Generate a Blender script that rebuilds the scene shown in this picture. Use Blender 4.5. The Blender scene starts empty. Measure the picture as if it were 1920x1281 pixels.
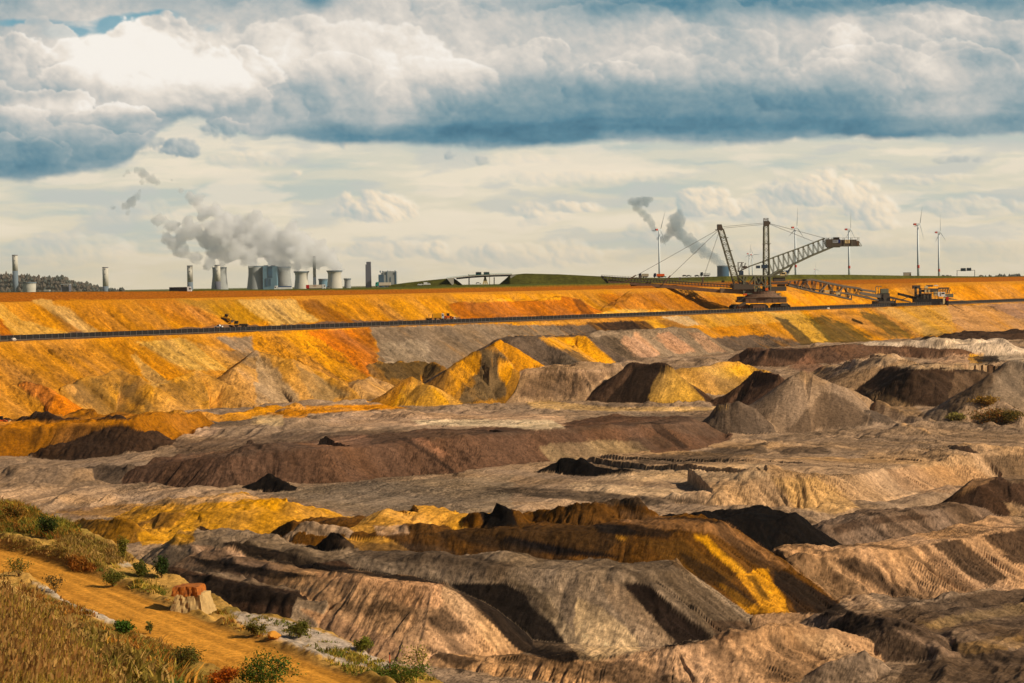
import bpy, bmesh, math, random
import numpy as np
from mathutils import Matrix, Vector
R = math.radians
random.seed(7)
rng = np.random.default_rng(11)
C = bpy.context.scene.collection
scene = bpy.context.scene

# ---------------------------------------------------------------- camera
FPX = 4533.0                    # focal length in photo pixels (85 mm on a 36 mm sensor)
ROLL = math.atan(30 / 1920.0)
PITCH = math.atan(109 / FPX)
cam_data = bpy.data.cameras.new("camera")
cam_data.lens = 85.0
cam_data.sensor_width = 36.0
cam_data.dof.use_dof = True; cam_data.dof.focus_distance = 900.0; cam_data.dof.aperture_fstop = 5.0
cam_data.clip_start = 1.0
cam_data.clip_end = 120000.0
cam = bpy.data.objects.new("camera", cam_data)
C.objects.link(cam)
cam.matrix_world = Matrix.Rotation(math.pi / 2 - PITCH, 4, 'X') @ Matrix.Rotation(-ROLL, 4, 'Z')
scene.camera = cam

# ---------------------------------------------------------------- light
SUN_ELEV, SUN_AZ = R(33), R(110)         # azimuth from the view axis (+Y), positive = to the right
sun_dir = Vector((math.sin(SUN_AZ) * math.cos(SUN_ELEV), math.cos(SUN_AZ) * math.cos(SUN_ELEV), math.sin(SUN_ELEV)))
sd = bpy.data.lights.new("sun", 'SUN')
sd.energy = 5.0
sd.angle = R(0.6)
sd.color = (1.0, 0.87, 0.68)
sun = bpy.data.objects.new("sun", sd)
C.objects.link(sun)
sun.rotation_euler = (-sun_dir).to_track_quat('-Z', 'Y').to_euler()

scene.view_settings.view_transform = 'Standard'
scene.view_settings.look = 'None'
scene.view_settings.exposure = 0.0
scene.view_settings.gamma = 1.0
scene.cycles.use_denoising = True
scene.cycles.max_bounces = 6
scene.cycles.diffuse_bounces = 3
scene.cycles.transparent_max_bounces = 12
scene.cycles.volume_bounces = 12
# ---------------------------------------------------------------- daylight: Nishita sky; the cloud layer itself is a sky dome built further down
world = bpy.data.worlds.new("World")
scene.world = world
world.use_nodes = True
wt = world.node_tree
bg = wt.nodes["Background"]
sky = wt.nodes.new("ShaderNodeTexSky")
sky.sky_type = 'NISHITA'; sky.sun_disc = False
sky.sun_elevation = SUN_ELEV; sky.sun_rotation = SUN_AZ
wt.links.new(sky.outputs[0], bg.inputs[0])
bg.inputs[1].default_value = 0.05
# ---------------------------------------------------------------- photo pixel <-> world
cr, sr, cp, sp = math.cos(ROLL), math.sin(ROLL), math.cos(PITCH), math.sin(PITCH)

def ray(px, py):
    """direction (x, 1, z) of the ray through a photo pixel"""
    dx, dy = np.asarray(px, float) - 960.0, np.asarray(py, float) - 640.5
    a = dx * cr - dy * sr
    b = dy * cr + dx * sr
    y = FPX * cp - b * sp
    return a / y, (-FPX * sp - b * cp) / y

def at(px, py, Y):
    q, m = ray(px, py)
    return Vector((float(q * Y), float(Y), float(m * Y)))

def project(X, Y, Z):
    d = Y * cp - Z * sp
    a = X / d * FPX
    b = -(Y * sp + Z * cp) / d * FPX
    return 960 + a * cr + b * sr, 640.5 + b * cr - a * sr

# ---------------------------------------------------------------- noise
_perm = rng.random(65536).astype(np.float32)

def vnoise(x, y, seed=0):
    x = np.asarray(x, np.float32); y = np.asarray(y, np.float32)
    xi = np.floor(x); yi = np.floor(y)
    fx = x - xi; fy = y - yi
    fx = fx * fx * (3 - 2 * fx); fy = fy * fy * (3 - 2 * fy)
    xi = xi.astype(np.int64); yi = yi.astype(np.int64)
    def h(i, j):
        k = (i * 73856093) ^ (j * 19349663) ^ (seed * 83492791)
        k ^= k >> 13
        return _perm[(k * 1274126177 >> 7) & 65535]
    a = h(xi, yi); b = h(xi + 1, yi); c = h(xi, yi + 1); d = h(xi + 1, yi + 1)
    return (a + (b - a) * fx + (c - a) * fy + (a - b - c + d) * fx * fy) * 2 - 1

def fbm(x, y, seed=0, oct=4, gain=0.5):
    s = 0; a = 1.0; t = 0
    for o in range(oct):
        s = s + a * vnoise(x * 2.03 ** o + 17.3 * o, y * 2.03 ** o - 9.1 * o, seed + o); t += a; a *= gain
    return s / t

def ridged(x, y, seed=0, oct=3):
    s = 0; a = 1.0; t = 0
    for o in range(oct):
        s = s + a * (1 - 2 * np.abs(vnoise(x * 2.1 ** o + 5.7 * o, y * 2.1 ** o, seed + o))); t += a; a *= 0.5
    return s / t

def puffs(x, y, size, seed):
    """rounded cloud puffs: hemispherical bumps scattered over the plane"""
    x = x / size; y = y / size
    xi = np.floor(x).astype(np.int64); yi = np.floor(y).astype(np.int64)
    best = np.zeros(x.shape, np.float32)
    for j in (-1, 0, 1):
        for i in (-1, 0, 1):
            cx = xi + i; cy = yi + j
            def h(k):
                v = (cx * 73856093) ^ (cy * 19349663) ^ ((seed * 7 + k) * 83492791)
                v ^= v >> 13
                return _perm[(v * 1274126177 >> 7) & 65535]
            px, py, r = cx + h(1), cy + h(2), .55 + .45 * h(3)
            d = 1 - ((x - px) ** 2 + (y - py) ** 2) / (r * r)
            best = np.maximum(best, np.sqrt(np.maximum(d, 0)) * r)
    return best

def blur(a, n):
    k = 2 * n + 1
    for ax in (0, 1):
        p = np.pad(a, [(n + 1, n) if i == ax else (0, 0) for i in (0, 1)], mode='edge')
        c = np.cumsum(p, axis=ax)
        a = (np.take(c, range(k, c.shape[ax]), ax) - np.take(c, range(0, c.shape[ax] - k), ax)) / k
    return a

def smooth(a, b, x):
    t = np.clip((x - a) / (b - a), 0, 1)
    return t * t * (3 - 2 * t)

def srgb(c):
    c = np.asarray(c, float) / 255.0
    return np.where(c <= 0.04045, c / 12.92, ((c + 0.055) / 1.055) ** 2.4)

ALB = 1.32                       # how bright a sunlit, camera facing slope renders for albedo 1
def alb(c):
    return np.clip(srgb(c) / ALB, 0.004, 0.9)

def tps_fit(P, z, lam=0.0):
    P = np.asarray(P, float); n = len(P)
    d2 = ((P[:, None] - P[None]) ** 2).sum(-1)
    K = 0.5 * d2 * np.log(d2 + 1e-9) + lam * np.eye(n)
    A = np.zeros((n + 3, n + 3)); A[:n, :n] = K
    A[:n, n] = 1; A[:n, n + 1:] = P; A[n, :n] = 1; A[n + 1:, :n] = P.T
    w = np.linalg.solve(A, np.concatenate([z, np.zeros(3)]))
    def f(X, Y):
        out = w[n] + w[n + 1] * X + w[n + 2] * Y
        for i in range(n):
            d2 = (X - P[i, 0]) ** 2 + (Y - P[i, 1]) ** 2
            out = out + w[i] * 0.5 * d2 * np.log(d2 + 1e-9)
        return out
    return f

# ---------------------------------------------------------------- the far wall: a profile swept along the conveyor line
CONV0 = np.array([-240.0, 1133.0]); DIR = np.array([699.0, 1035.0]); DIR /= np.linalg.norm(DIR)
NRM = np.array([DIR[1], -DIR[0]])            # points into the pit (right and towards the camera)
BENCH = -22.0

def wall_coords(X, Y):
    dx, dy = X - CONV0[0], Y - CONV0[1]
    return dx * DIR[0] + dy * DIR[1], dx * NRM[0] + dy * NRM[1]

def wall_point(s, t):
    return CONV0 + s * DIR + t * NRM

RIM_S = np.array([-400, 0, 58, 200, 420, 700, 960, 1150, 1400, 3000.0])
RIM_Z = np.array([-0.5, -0.5, -0.6, -1.6, -3.4, -3.6, -2.6, -2.0, -1.2, -1.0])

def deep_of(s):
    return np.interp(s, [400, 470, 560, 640, 720, 1010, 1100, 1200, 1300], [0, 10, 15, 30, 46, 46, 30, 10, 0])

def wall_z(s, t):
    rim = np.interp(s, RIM_S, RIM_Z)
    wob = 2.2 * fbm(s / 45.0, s * 0 + 3.1, 91, 3)
    te = t + wob
    deep = deep_of(s) + 0 * t                                       # the bench is wider behind the spreader
    tu = t + deep + 0.7 * wob
    low = BENCH - 1.3 - 0.56 * np.maximum(te - 12, 0)
    up = BENCH + 0.66 * np.maximum(-tu - 15, 0) - 1.3 * smooth(-9, -5, t) + .8 * smooth(-9, -12, t) * (deep < 5)
    z = np.where(te > 12, low, np.minimum(up, -5.2))
    top = -5.2 + 0.62 * np.maximum(-tu - 46, 0)
    z = np.where(-tu > 46, np.minimum(top, rim), z)
    return z

FLOOR_PTS = [(300, 795, -57.5), (100, 790, -57), (500, 782, -57), (700, 767, -57.5), (900, 767, -57.5), (1100, 766, -58), (1300, 768, -59.5),
             (-150, 800, -57), (600, 812, -56.5), (900, 790, -57), (1200, 690, -51), (1450, 668, -49.5), (1640, 650, -48), (1900, 632, -49),
             (1700, 668, -51), (1850, 680, -53), (1500, 690, -53), (1750, 800, -61), (1900, 812, -62), (1600, 815, -62),
             (1450, 830, -63), (1800, 840, -62.5), (1300, 855, -64.5), (1100, 900, -66), (800, 915, -66.5), (500, 935, -67), (200, 925, -67),
             (0, 900, -66.5), (-200, 900, -66), (60, 880, -66), (1500, 870, -63.5), (300, 960, -69), (0, 990, -70), (600, 975, -69), (900, 960, -69),
             (1400, 935, -68), (1500, 985, -73), (1700, 935, -73), (1900, 915, -72), (1600, 1045, -76), (1900, 985, -75), (2050, 940, -72),
             (1650, 1148, -81), (1800, 1118, -81), (1920, 1092, -81), (1900, 1200, -82), (1750, 1280, -83), (2050, 1150, -82),
             (1400, 1190, -81), (1050, 1250, -83), (700, 1270, -82), (400, 1200, -78), (500, 1060, -73), (1300, 1280, -84), (900, 1400, -86), (1900, 1400, -86)]
_fp = []
for px, py, z in FLOOR_PTS:
    q, m = ray(px, py); Yb = z / m; _fp.append((q * Yb, Yb, z))
_fp = np.array(_fp)
_floor = tps_fit(_fp[:, :2] / 100.0, _fp[:, 2], 0.02)

def floor_z(X, Y):
    return np.clip(_floor(X / 100.0, Y / 100.0), -88, -46)

FEATURES = []

def base_z(X, Y):
    s, t = wall_coords(X, Y)
    return np.maximum(wall_z(s, t), floor_z(X, Y))

class Feature:
    pass

def feat_eval(F, X, Y):
    best = np.full(X.shape, 1e18); zc = np.zeros(X.shape); ss = np.zeros(X.shape); eff = np.zeros(X.shape); side = np.zeros(X.shape)
    n = len(F.P); acc = 0.0
    for i in range(n - 1):
        a, b = F.P[i], F.P[i + 1]
        ab = b - a; L = math.hypot(*ab) + 1e-9; u = ab / L
        rx, ry = X - a[0], Y - a[1]
        al = rx * u[0] + ry * u[1]
        pe = rx * u[1] - ry * u[0]                 # > 0 on the right hand side: the camera side for crests drawn left to right
        tcl = np.clip(al, 0, L)
        over = np.abs(al - tcl)
        d2 = over ** 2 + pe ** 2
        m = d2 < best
        best = np.where(m, d2, best)
        zc = np.where(m, F.Z[i] + (F.Z[i + 1] - F.Z[i]) * tcl / L, zc)
        ang = np.arctan2(np.where(al > L, over, -over), np.abs(pe) + 1e-6)
        ss = np.where(m, acc + tcl + 10.0 * ang * (over > 0), ss)
        back = np.maximum(-pe - F.w, 0)
        e = np.where(pe > 0, pe, back)
        eff = np.where(m, np.maximum(np.sqrt(over ** 2 + e ** 2) - F.hw, 0), eff)
        side = np.where(m, np.sign(pe) + (over > 0) * 0.0, side)
        acc += L
    tan = np.where(side >= 0, F.tan, F.tanb)
    dback = np.where(side < 0, np.minimum(np.sqrt(best), F.w), 0)
    r = F.rnd
    z = zc - tan * (np.sqrt(eff ** 2 + r * r) - r) + F.g * dback
    return z, ss, eff

def terrain(X, Y, upto=None):
    z = base_z(X, Y)
    for F in (FEATURES if upto is None else FEATURES[:upto]):
        m = (X > F.box[0]) & (X < F.box[1]) & (Y > F.box[2]) & (Y < F.box[3])
        if m.any():
            zz, _, _ = feat_eval(F, X[m], Y[m])
            z[m] = np.maximum(z[m], zz)
    return z

_YS = np.concatenate([np.geomspace(330, 2600, 1400)])
def hit(px, py, upto=None):
    """where the ray through a photo pixel first meets the terrain built so far"""
    q, m = ray(px, py)
    z = terrain(q * _YS, _YS.copy(), upto)
    below = m * _YS < z
    i = int(np.argmax(below)) if below.any() else len(_YS) - 1
    i = max(i, 1)
    a0 = m * _YS[i - 1] - z[i - 1]; a1 = m * _YS[i] - z[i]
    f = a0 / (a0 - a1 + 1e-12)
    Yh = _YS[i - 1] + (_YS[i] - _YS[i - 1]) * min(max(f, 0), 1)
    return float(q * Yh), float(Yh), float(m * Yh)

def ridge(key, col, pts, k=0.36, tan=0.6, tanb=None, w=0.0, g=0.0, rnd=1.0, rill=0.5, rough=0.35, rad=0, hw=0.0):
    """a heap or bank: its crest traced left to right as (x, y, y of its foot) in photo pixels, or (x, y, -height)"""
    F = Feature(); P = []; Z = []
    for px, py, pt in pts:
        if abs(px) < 1000 and pt < 0 and -700 < px < -90:          # already (along, across, height) of the bench system
            a, b = wall_point(px, py); P.append((float(a), float(b))); Z.append(float(pt)); continue
        q, m = ray(px, py)
        if pt < 0:
            z = float(pt); Yc = z / float(m)
        else:
            xb, Yb, zb = hit(px, pt)
            Yc = (k * Yb - zb) / (k - m)
            z = float(m * Yc)
        P.append((float(q * Yc), float(Yc))); Z.append(z)
    F.P = np.array(P); F.Z = np.array(Z)
    F.tan = tan; F.tanb = tanb or tan; F.w = w; F.g = g; F.rnd = rnd; F.key = key; F.col = col
    F.rill = rill; F.rough = rough; F.hw = hw; F.rad = rad or (key in ('sand_cone', 'grey_cone', 'small_mound', 'boulder_heap', 'right_heap', 'dark_ridge', 'brown_heap', 'yellow_heap', 'dark_clods'))
    ext = (F.Z.max() + 88) / min(tan, F.tanb) + w + 5
    ext = min(ext, 80 + w) + hw
    F.box = (F.P[:, 0].min() - ext, F.P[:, 0].max() + ext, F.P[:, 1].min() - ext, F.P[:, 1].max() + ext)
    FEATURES.append(F)
    return F
# ---------------------------------------------------------------- colours (as sunlit earth)
ORA = (218, 144, 36); DEEP = (194, 110, 20); SAND = (220, 160, 76); YEL = (226, 158, 52); TAN = (200, 148, 84); OLI = (166, 114, 42)
BEI = (198, 156, 112); PINK = (206, 156, 108); GRE = (152, 126, 98); DGR = (112, 92, 74); BRO = (112, 80, 58); DBR = (74, 52, 36); BLK = (27, 21, 17)
OCH = (104, 66, 22); WHI = (226, 194, 158); GTAN = (168, 136, 104); MUD = (136, 108, 84)

# ---- mid of the upper wall
ridge("upper_terrace", DEEP, [(842, 571, 598), (905, 570, 597), (960, 566, 596), (1050, 564, 594), (1086, 561, 592)], k=.36, w=14, rill=.9)
ridge("upper_terrace", ORA, [(1132, 586, 590), (1160, 570, 588), (1192, 553, 587)], k=.4, w=4)
# ---- heaps leaning on the lower wall, left
ridge("sand_bank", DEEP, [(-80, 716, 800), (0, 721, 797), (45, 720, 796), (80, 726, 794), (108, 742, 792)], k=.36, tan=.62, rill=.25)
ridge("sand_bank", SAND, [(-60, 690, 770), (20, 692, 770), (75, 700, 770)], k=.36, tan=.6, w=3)
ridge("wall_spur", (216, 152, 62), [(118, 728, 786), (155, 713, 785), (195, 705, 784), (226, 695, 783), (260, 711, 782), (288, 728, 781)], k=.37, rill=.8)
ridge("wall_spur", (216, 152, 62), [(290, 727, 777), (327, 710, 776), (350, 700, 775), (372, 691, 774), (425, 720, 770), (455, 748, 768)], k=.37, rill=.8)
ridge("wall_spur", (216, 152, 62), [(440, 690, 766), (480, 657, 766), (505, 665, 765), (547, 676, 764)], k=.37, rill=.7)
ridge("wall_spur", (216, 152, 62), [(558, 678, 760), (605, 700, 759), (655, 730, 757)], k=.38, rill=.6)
ridge("sand_bank", ORA, [(250, 783, 798), (330, 780, 797), (420, 775, 792), (520, 764, 779), (560, 762, 776)], k=.3, tan=.45, rill=.2)
ridge("small_mound", TAN, [(668, 722, 745), (697, 710, 745), (718, 717, 745)], k=.45, tan=.55, rill=.3)
ridge("dark_heap", OLI, [(695, 683, 708), (735, 681, 714), (785, 676, 718), (803, 680, 720), (825, 690, 722)], k=.45, rill=.6, rough=.7)
ridge("sand_cone", ORA, [(764, 710, 762), (770, 708, 762), (776, 711, 762)], k=.56, tan=.62, rill=.5, rnd=.6)
ridge("sand_cone", SAND, [(797, 719, 763), (808, 723, 763)], k=.5, tan=.6, rill=.3)
ridge("yellow_heap", OLI, [(840, 694, 742), (865, 676, 757), (887, 659, 760), (903, 654, 760), (925, 648, 759), (945, 668, 758), (962, 690, 756)], k=.5, tan=.66, rill=.7)
ridge("yellow_heap", ORA, [(928, 642, 690), (937, 637, 690), (955, 645, 690)], k=.45, tan=.66, rill=.5)
# ---- terraces under the lower wall, middle
ridge("grey_terrace", GRE, [(1075, 632, 668), (1110, 628, 674), (1135, 626, 676), (1177, 621, 676), (1212, 619, 672), (1270, 616, 668), (1305, 619, 664)], k=.36, w=10, rill=.9)
ridge("dark_terrace", DGR, [(955, 637, 690), (975, 631, 691), (1010, 633, 691), (1040, 634, 691), (1080, 630, 691), (1098, 632, 691)], k=.37, w=8, rill=.8)
ridge("beige_terrace", BEI, [(985, 692, 757), (1010, 691, 757), (1085, 691, 757), (1135, 691, 756), (1165, 692, 755)], k=.42, w=30, g=.02, rill=.9)
ridge("olive_mound", SAND, [(1275, 694, 745), (1297, 689, 745), (1360, 686, 742), (1397, 686, 738), (1430, 698, 736)], k=.4, w=6, rill=.6)
ridge("dark_ridge", DBR, [(1186, 682, 760), (1215, 684, 761), (1248, 690, 762)], k=.55, tan=.68, rill=.8)
ridge("brown_ridge_back", BRO, [(1400, 660, 684), (1440, 657, 690), (1527, 656, 688), (1615, 651, 676), (1702, 651, 672), (1772, 657, 674)], k=.36, w=25, rill=.9)
ridge("far_bench", DBR, [(1800, 637, 646), (1835, 632, 645), (1880, 627, 640), (1960, 623, 637)], k=.36, w=30)
ridge("white_terrace", WHI, [(1640, 649, 660), (1690, 643, 662), (1765, 640, 662), (1850, 640, 664), (1888, 641, 664)], k=.3, w=12, rill=.5)
ridge("white_terrace", WHI, [(1750, 655, 666), (1830, 645, 668), (1880, 643, 668), (1900, 652, 664)], k=.33, w=6, rill=.5)
# ---- right, behind the grey cone
ridge("dark_bowl", DBR, [(1600, 702, 728), (1615, 695, 735), (1660, 691, 752), (1715, 694, 768), (1790, 699, 762), (1850, 700, 760)], k=.36, w=60, g=.004, rill=.8, rough=.6)
ridge("beige_bank", BEI, [(1540, 695, 708), (1600, 684, 704), (1660, 672, 692), (1690, 672, 690)], k=.3, tan=.45, w=10, rill=.6)
ridge("right_heap", GRE, [(1862, 700, 800), (1902, 679, 800), (1930, 688, 800), (1960, 700, 800)], k=.5, tan=.62, rill=.6)
ridge("right_heap", GTAN, [(1800, 770, 802), (1820, 752, 803), (1845, 742, 803), (1880, 752, 803), (1915, 776, 803)], k=.45, tan=.6, rill=.5)
# ---- grey cone ridge and neighbours
ridge("brown_heap", BRO, [(1385, 726, 764), (1415, 704, 766), (1442, 708, 768), (1458, 716, 770)], k=.5, tan=.66, rill=.7)
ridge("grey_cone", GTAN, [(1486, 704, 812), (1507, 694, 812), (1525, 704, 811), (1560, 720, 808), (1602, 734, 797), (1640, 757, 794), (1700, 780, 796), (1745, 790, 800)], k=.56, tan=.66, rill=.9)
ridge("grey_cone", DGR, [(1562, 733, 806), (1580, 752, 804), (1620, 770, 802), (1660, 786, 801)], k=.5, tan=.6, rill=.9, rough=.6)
ridge("boulder_heap", DGR, [(1343, 770, 812), (1355, 763, 815), (1385, 757, 816), (1412, 766, 814)], k=.6, tan=.9, rill=.6, rough=.5)
# ---- big brown terrace across the middle
ridge("brown_terrace", BRO, [(262, 873, 908), (350, 861, 914), (425, 856, 920), (507, 843, 917), (600, 841, 915), (670, 837, 903), (745, 829, 900), (800, 824, 897), (866, 817, 892), (960, 811, 879), (1027, 804, 876), (1120, 800, 866), (1210, 795, 856), (1290, 791, 842), (1320, 792, 832)], k=.36, tan=.62, w=38, g=-.01, rill=.8)
ridge("ochre_block", (170, 108, 34), [(-120, 806, 866), (0, 805, 865), (62, 801, 864), (112, 796, 864), (180, 794, 862), (250, 793, 858)], k=.40, tan=.7, w=55, g=.002, rill=.9, rough=.6)
ridge("ochre_block", DBR, [(0, 789, 796), (40, 787, 795), (110, 789, 795), (160, 787, 794), (240, 791, 794)], k=.3, tan=.5, rough=.9)
ridge("floor_mound", DGR, [(160, 880, 900), (215, 876, 903), (250, 880, 905)], k=.3, tan=.4)
ridge("floor_mound", GTAN, [(35, 892, 912), (80, 882, 914), (140, 888, 912)], k=.2, tan=.3, w=10)
ridge("dark_clods", BLK, [(480, 905, 920), (505, 891, 921), (528, 903, 922)], k=.5, rough=.6)
ridge("dark_clods", BLK, [(1020, 880, 886), (1050, 864, 888), (1085, 862, 892), (1110, 874, 895), (1165, 884, 895), (1182, 890, 896)], k=.4, rough=.8)
# ---- right: terrace with rilled slope
ridge("rilled_terrace", BEI, [(1265, 928, 945), (1340, 929, 958), (1440, 893, 966), (1507, 895, 972), (1590, 894, 955), (1615, 889, 951), (1665, 877, 944), (1765, 867, 922), (1840, 854, 910), (1930, 848, 905)], k=.36, tan=.62, w=120, g=.006, rill=1.3)
ridge("grey_bank", GTAN, [(1520, 973, 988), (1560, 960, 985), (1615, 948, 974), (1700, 940, 964), (1770, 922, 962), (1830, 917, 952)], k=.3, tan=.5, w=6, rill=.8)
ridge("grey_bank", MUD, [(1550, 990, 1040), (1565, 986, 1042), (1615, 972, 1040), (1665, 962, 1034), (1715, 962, 1026), (1745, 966, 1018), (1790, 957, 1010), (1830, 951, 1004), (1880, 975, 998)], k=.36, tan=.6, w=8, rill=.9)
ridge("dark_hump", DBR, [(1836, 914, 990), (1855, 901, 988), (1890, 907, 984), (1960, 903, 980)], k=.42, tan=.66, w=4, rill=.5)
# ---- black terrace
ridge("black_terrace", BLK, [(-272, 450, -67.5), (-250, 485, -66.5), (-232, 506, -65.5), (-221, 517, -65)], tan=.62, hw=12, rill=.7, rough=.7)
# ---- yellow sand, left
ridge("yellow_sand", YEL, [(355, 968, 1016), (372, 960, 1018), (410, 955, 1020), (470, 962, 1022), (540, 975, 1018)], k=.3, tan=.42, w=20, rill=.4)
ridge("yellow_sand", YEL, [(280, 948, 962), (330, 940, 962), (420, 938, 958), (480, 940, 955)], k=.2, tan=.3, w=20, rough=.5)
ridge("yellow_sand", YEL, [(470, 950, 975), (490, 942, 980), (540, 948, 985), (600, 960, 985)], k=.25, tan=.35, w=8, rough=.6)
ridge("yellow_sand", YEL, [(690, 974, 985), (700, 968, 986), (720, 971, 986), (745, 982, 988)], k=.4, tan=.55)
ridge("olive_bank", OLI, [(148, 976, 1000), (200, 975, 1022), (240, 980, 1026), (262, 992, 1024)], k=.4, tan=.6, rill=.5)
ridge("floor_mound", OLI, [(275, 978, 984), (300, 966, 985), (335, 962, 984)], k=.3, tan=.4)
ridge("grey_bank_left", DGR, [(290, 1044, 1062), (315, 1022, 1066), (337, 1011, 1070), (352, 1018, 1072)], k=.4, tan=.6, rill=.5)
# ---- the dumped terraces in the middle foreground
ridge("ochre_terrace", OCH, [(-306, 440, -63.5), (-296, 480, -62.8), (-287, 508, -62), (-281, 523, -61.5)], tan=.62, hw=15, rill=1.0, rough=.7)
ridge("ochre_mound", BLK, [(908, 972, 992), (930, 957, 994), (952, 970, 994)], k=.5, tan=.6, rough=.4)
ridge("ochre_mound", OCH, [(866, 980, 990), (880, 967, 990), (897, 975, 990)], k=.6, tan=.7)
ridge("ochre_mound", OCH, [(960, 972, 985), (990, 960, 986), (1040, 962, 988), (1080, 958, 990), (1115, 954, 990), (1150, 952, 985), (1190, 952, 985)], k=.4, tan=.6, rough=1.0)
ridge("brown_mound", DBR, [(668, 1012, 1050), (700, 995, 1056), (730, 1000, 1058), (790, 1005, 1058)], k=.42, tan=.5, w=6, rough=.8)
ridge("grey_terrace_front", GRE, [(-334, 425, -65.8), (-325, 470, -66.5), (-318, 510, -67.5), (-314, 532, -68.3)], tan=.62, hw=13, rill=1.0, rough=.5)
ridge("grey_mound", GTAN, [(552, 998, 1022), (575, 990, 1024), (600, 987, 1026), (640, 988, 1026), (658, 1000, 1026)], k=.5, tan=.7, rill=.6)
ridge("black_mound", BLK, [(592, 1020, 1032), (608, 1008, 1034), (622, 1004, 1035), (642, 1018, 1035)], k=.5, tan=.7, rough=.6)
ridge("black_stripe", DBR, [(-322, 405, -67.2), (-338, 445, -67.3), (-348, 474, -67.8), (-351, 496, -69)], tan=.66, hw=3, rough=.9)
ridge("beige_terrace_front", PINK, [(-348, 432, -66.8), (-363, 472, -66.6), (-366, 498, -66.8), (-364, 514, -67.4), (-358, 526, -74), (-354, 534, -82)], tan=.6, hw=4, rill=.7, rough=.4)
ridge("brown_hump", DBR, [(-373, 430, -68), (-376, 465, -68.6), (-378, 484, -70), (-372, 494, -74)], tan=.6, hw=3, rough=.7, rill=.6)
ridge("grey_fan", GRE, [(-380, 486, -71), (-373, 500, -71.6), (-366, 508, -74)], tan=.58, hw=1.5, rill=.9, rad=1)
ridge("clod_mound", DGR, [(790, 1160, 1225), (835, 1142, 1240), (870, 1155, 1245), (900, 1190, 1246)], k=.3, tan=.5, rough=.9)
# ---- front right
ridge("striped_bank", PINK, [(-286, 541, -74), (-268, 547, -72), (-250, 556, -70.6), (-234, 567, -69.8), (-205, 574, -69.3), (-178, 579, -68.9), (-120, 587, -68.5)], tan=.62, w=14, rill=1.2, rough=.5)
ridge("sand_mound", PINK, [(1425, 1154, 1180), (1470, 1147, 1184), (1532, 1151, 1184)], k=.3, tan=.45)
ridge("dark_mound", MUD, [(1508, 1172, 1190), (1545, 1153, 1196), (1600, 1156, 1215), (1640, 1164, 1236), (1668, 1166, 1250), (1692, 1180, 1252), (1728, 1208, 1248), (1760, 1232, 1245)], k=.4, tan=.5, w=3, rough=.8)
ridge("front_bank", PINK, [(-420, 470, -81), (-395, 500, -80.6), (-380, 538, -80.3), (-374, 560, -79.6), (-366, 577, -77.6), (-352, 588, -75.8), (-338, 596, -76), (-327, 603, -78.8)], tan=.5, w=3, rill=.9, rough=.6)
ridge("front_mound", GTAN, [(1545, 1250, 1285), (1585, 1238, 1285), (1622, 1227, 1282), (1650, 1240, 1275), (1672, 1260, 1268)], k=.5, tan=.55, rill=.5)
ridge("yellow_sand", YEL, [(735, 994, 1002), (790, 978, 994), (850, 976, 990), (880, 980, 990)], k=.2, tan=.3, w=10)
# ---------------------------------------------------------------- the pit as one fine height field
qs = np.concatenate([np.arange(-0.285, -0.225, 0.0012), np.arange(-0.225, 0.2251, 0.000415), np.arange(0.2262, 0.285, 0.0012)])
NQ = len(qs)
sw = (-CONV0[0] + CONV0[1] * qs) / (DIR[0] - DIR[1] * qs)
Yw = CONV0[1] + DIR[1] * sw
N1, N2, N3 = 1250, 470, 40
u1 = np.linspace(0, 1, N1, endpoint=False)[:, None]
rows1 = 335.0 * ((Yw - 150)[None] / 335.0) ** u1
rows2 = (Yw - 150)[None] + 430.0 * np.linspace(0, 1, N2, endpoint=False)[:, None]
rows3 = (Yw + 280)[None] * (45000.0 / (Yw + 280)[None]) ** (np.linspace(0, 1, N3)[:, None] ** 2)
GY = np.concatenate([rows1, rows2, rows3]); NR = GY.shape[0]
GX = GY * qs[None]
S, T = wall_coords(GX, GY)
ZW = wall_z(S, T); ZF = floor_z(GX, GY)
Z = np.maximum(ZW, ZF)
ID = np.where(ZW >= ZF, -1, -2)                        # -1 wall, -2 floor
SS = S.copy(); EE = T.copy()
for i, F in enumerate(FEATURES):
    m = (GX > F.box[0]) & (GX < F.box[1]) & (GY > F.box[2]) & (GY < F.box[3])
    r0, r1 = np.where(m.any(1))[0][[0, -1]]; c0, c1 = np.where(m.any(0))[0][[0, -1]]
    sl = (slice(r0, r1 + 1), slice(c0, c1 + 1))
    zz, s_, e_ = feat_eval(F, GX[sl], GY[sl])
    up = zz > Z[sl] + 0.02
    Z[sl] = np.where(up, zz, Z[sl]); ID[sl] = np.where(up, i, ID[sl])
    SS[sl] = np.where(up, s_ + 1000.0 * (i + 1), SS[sl]); EE[sl] = np.where(up, e_, EE[sl])

def per_id(attr, wall, floor):
    tab = np.array([getattr(F, attr) for F in FEATURES] + [floor, wall], float)   # index -2 -> floor, -1 -> wall
    return tab[ID]
RILL = per_id("rill", 1.15, 0.0); ROUGH = per_id("rough", .3, .35)
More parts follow.
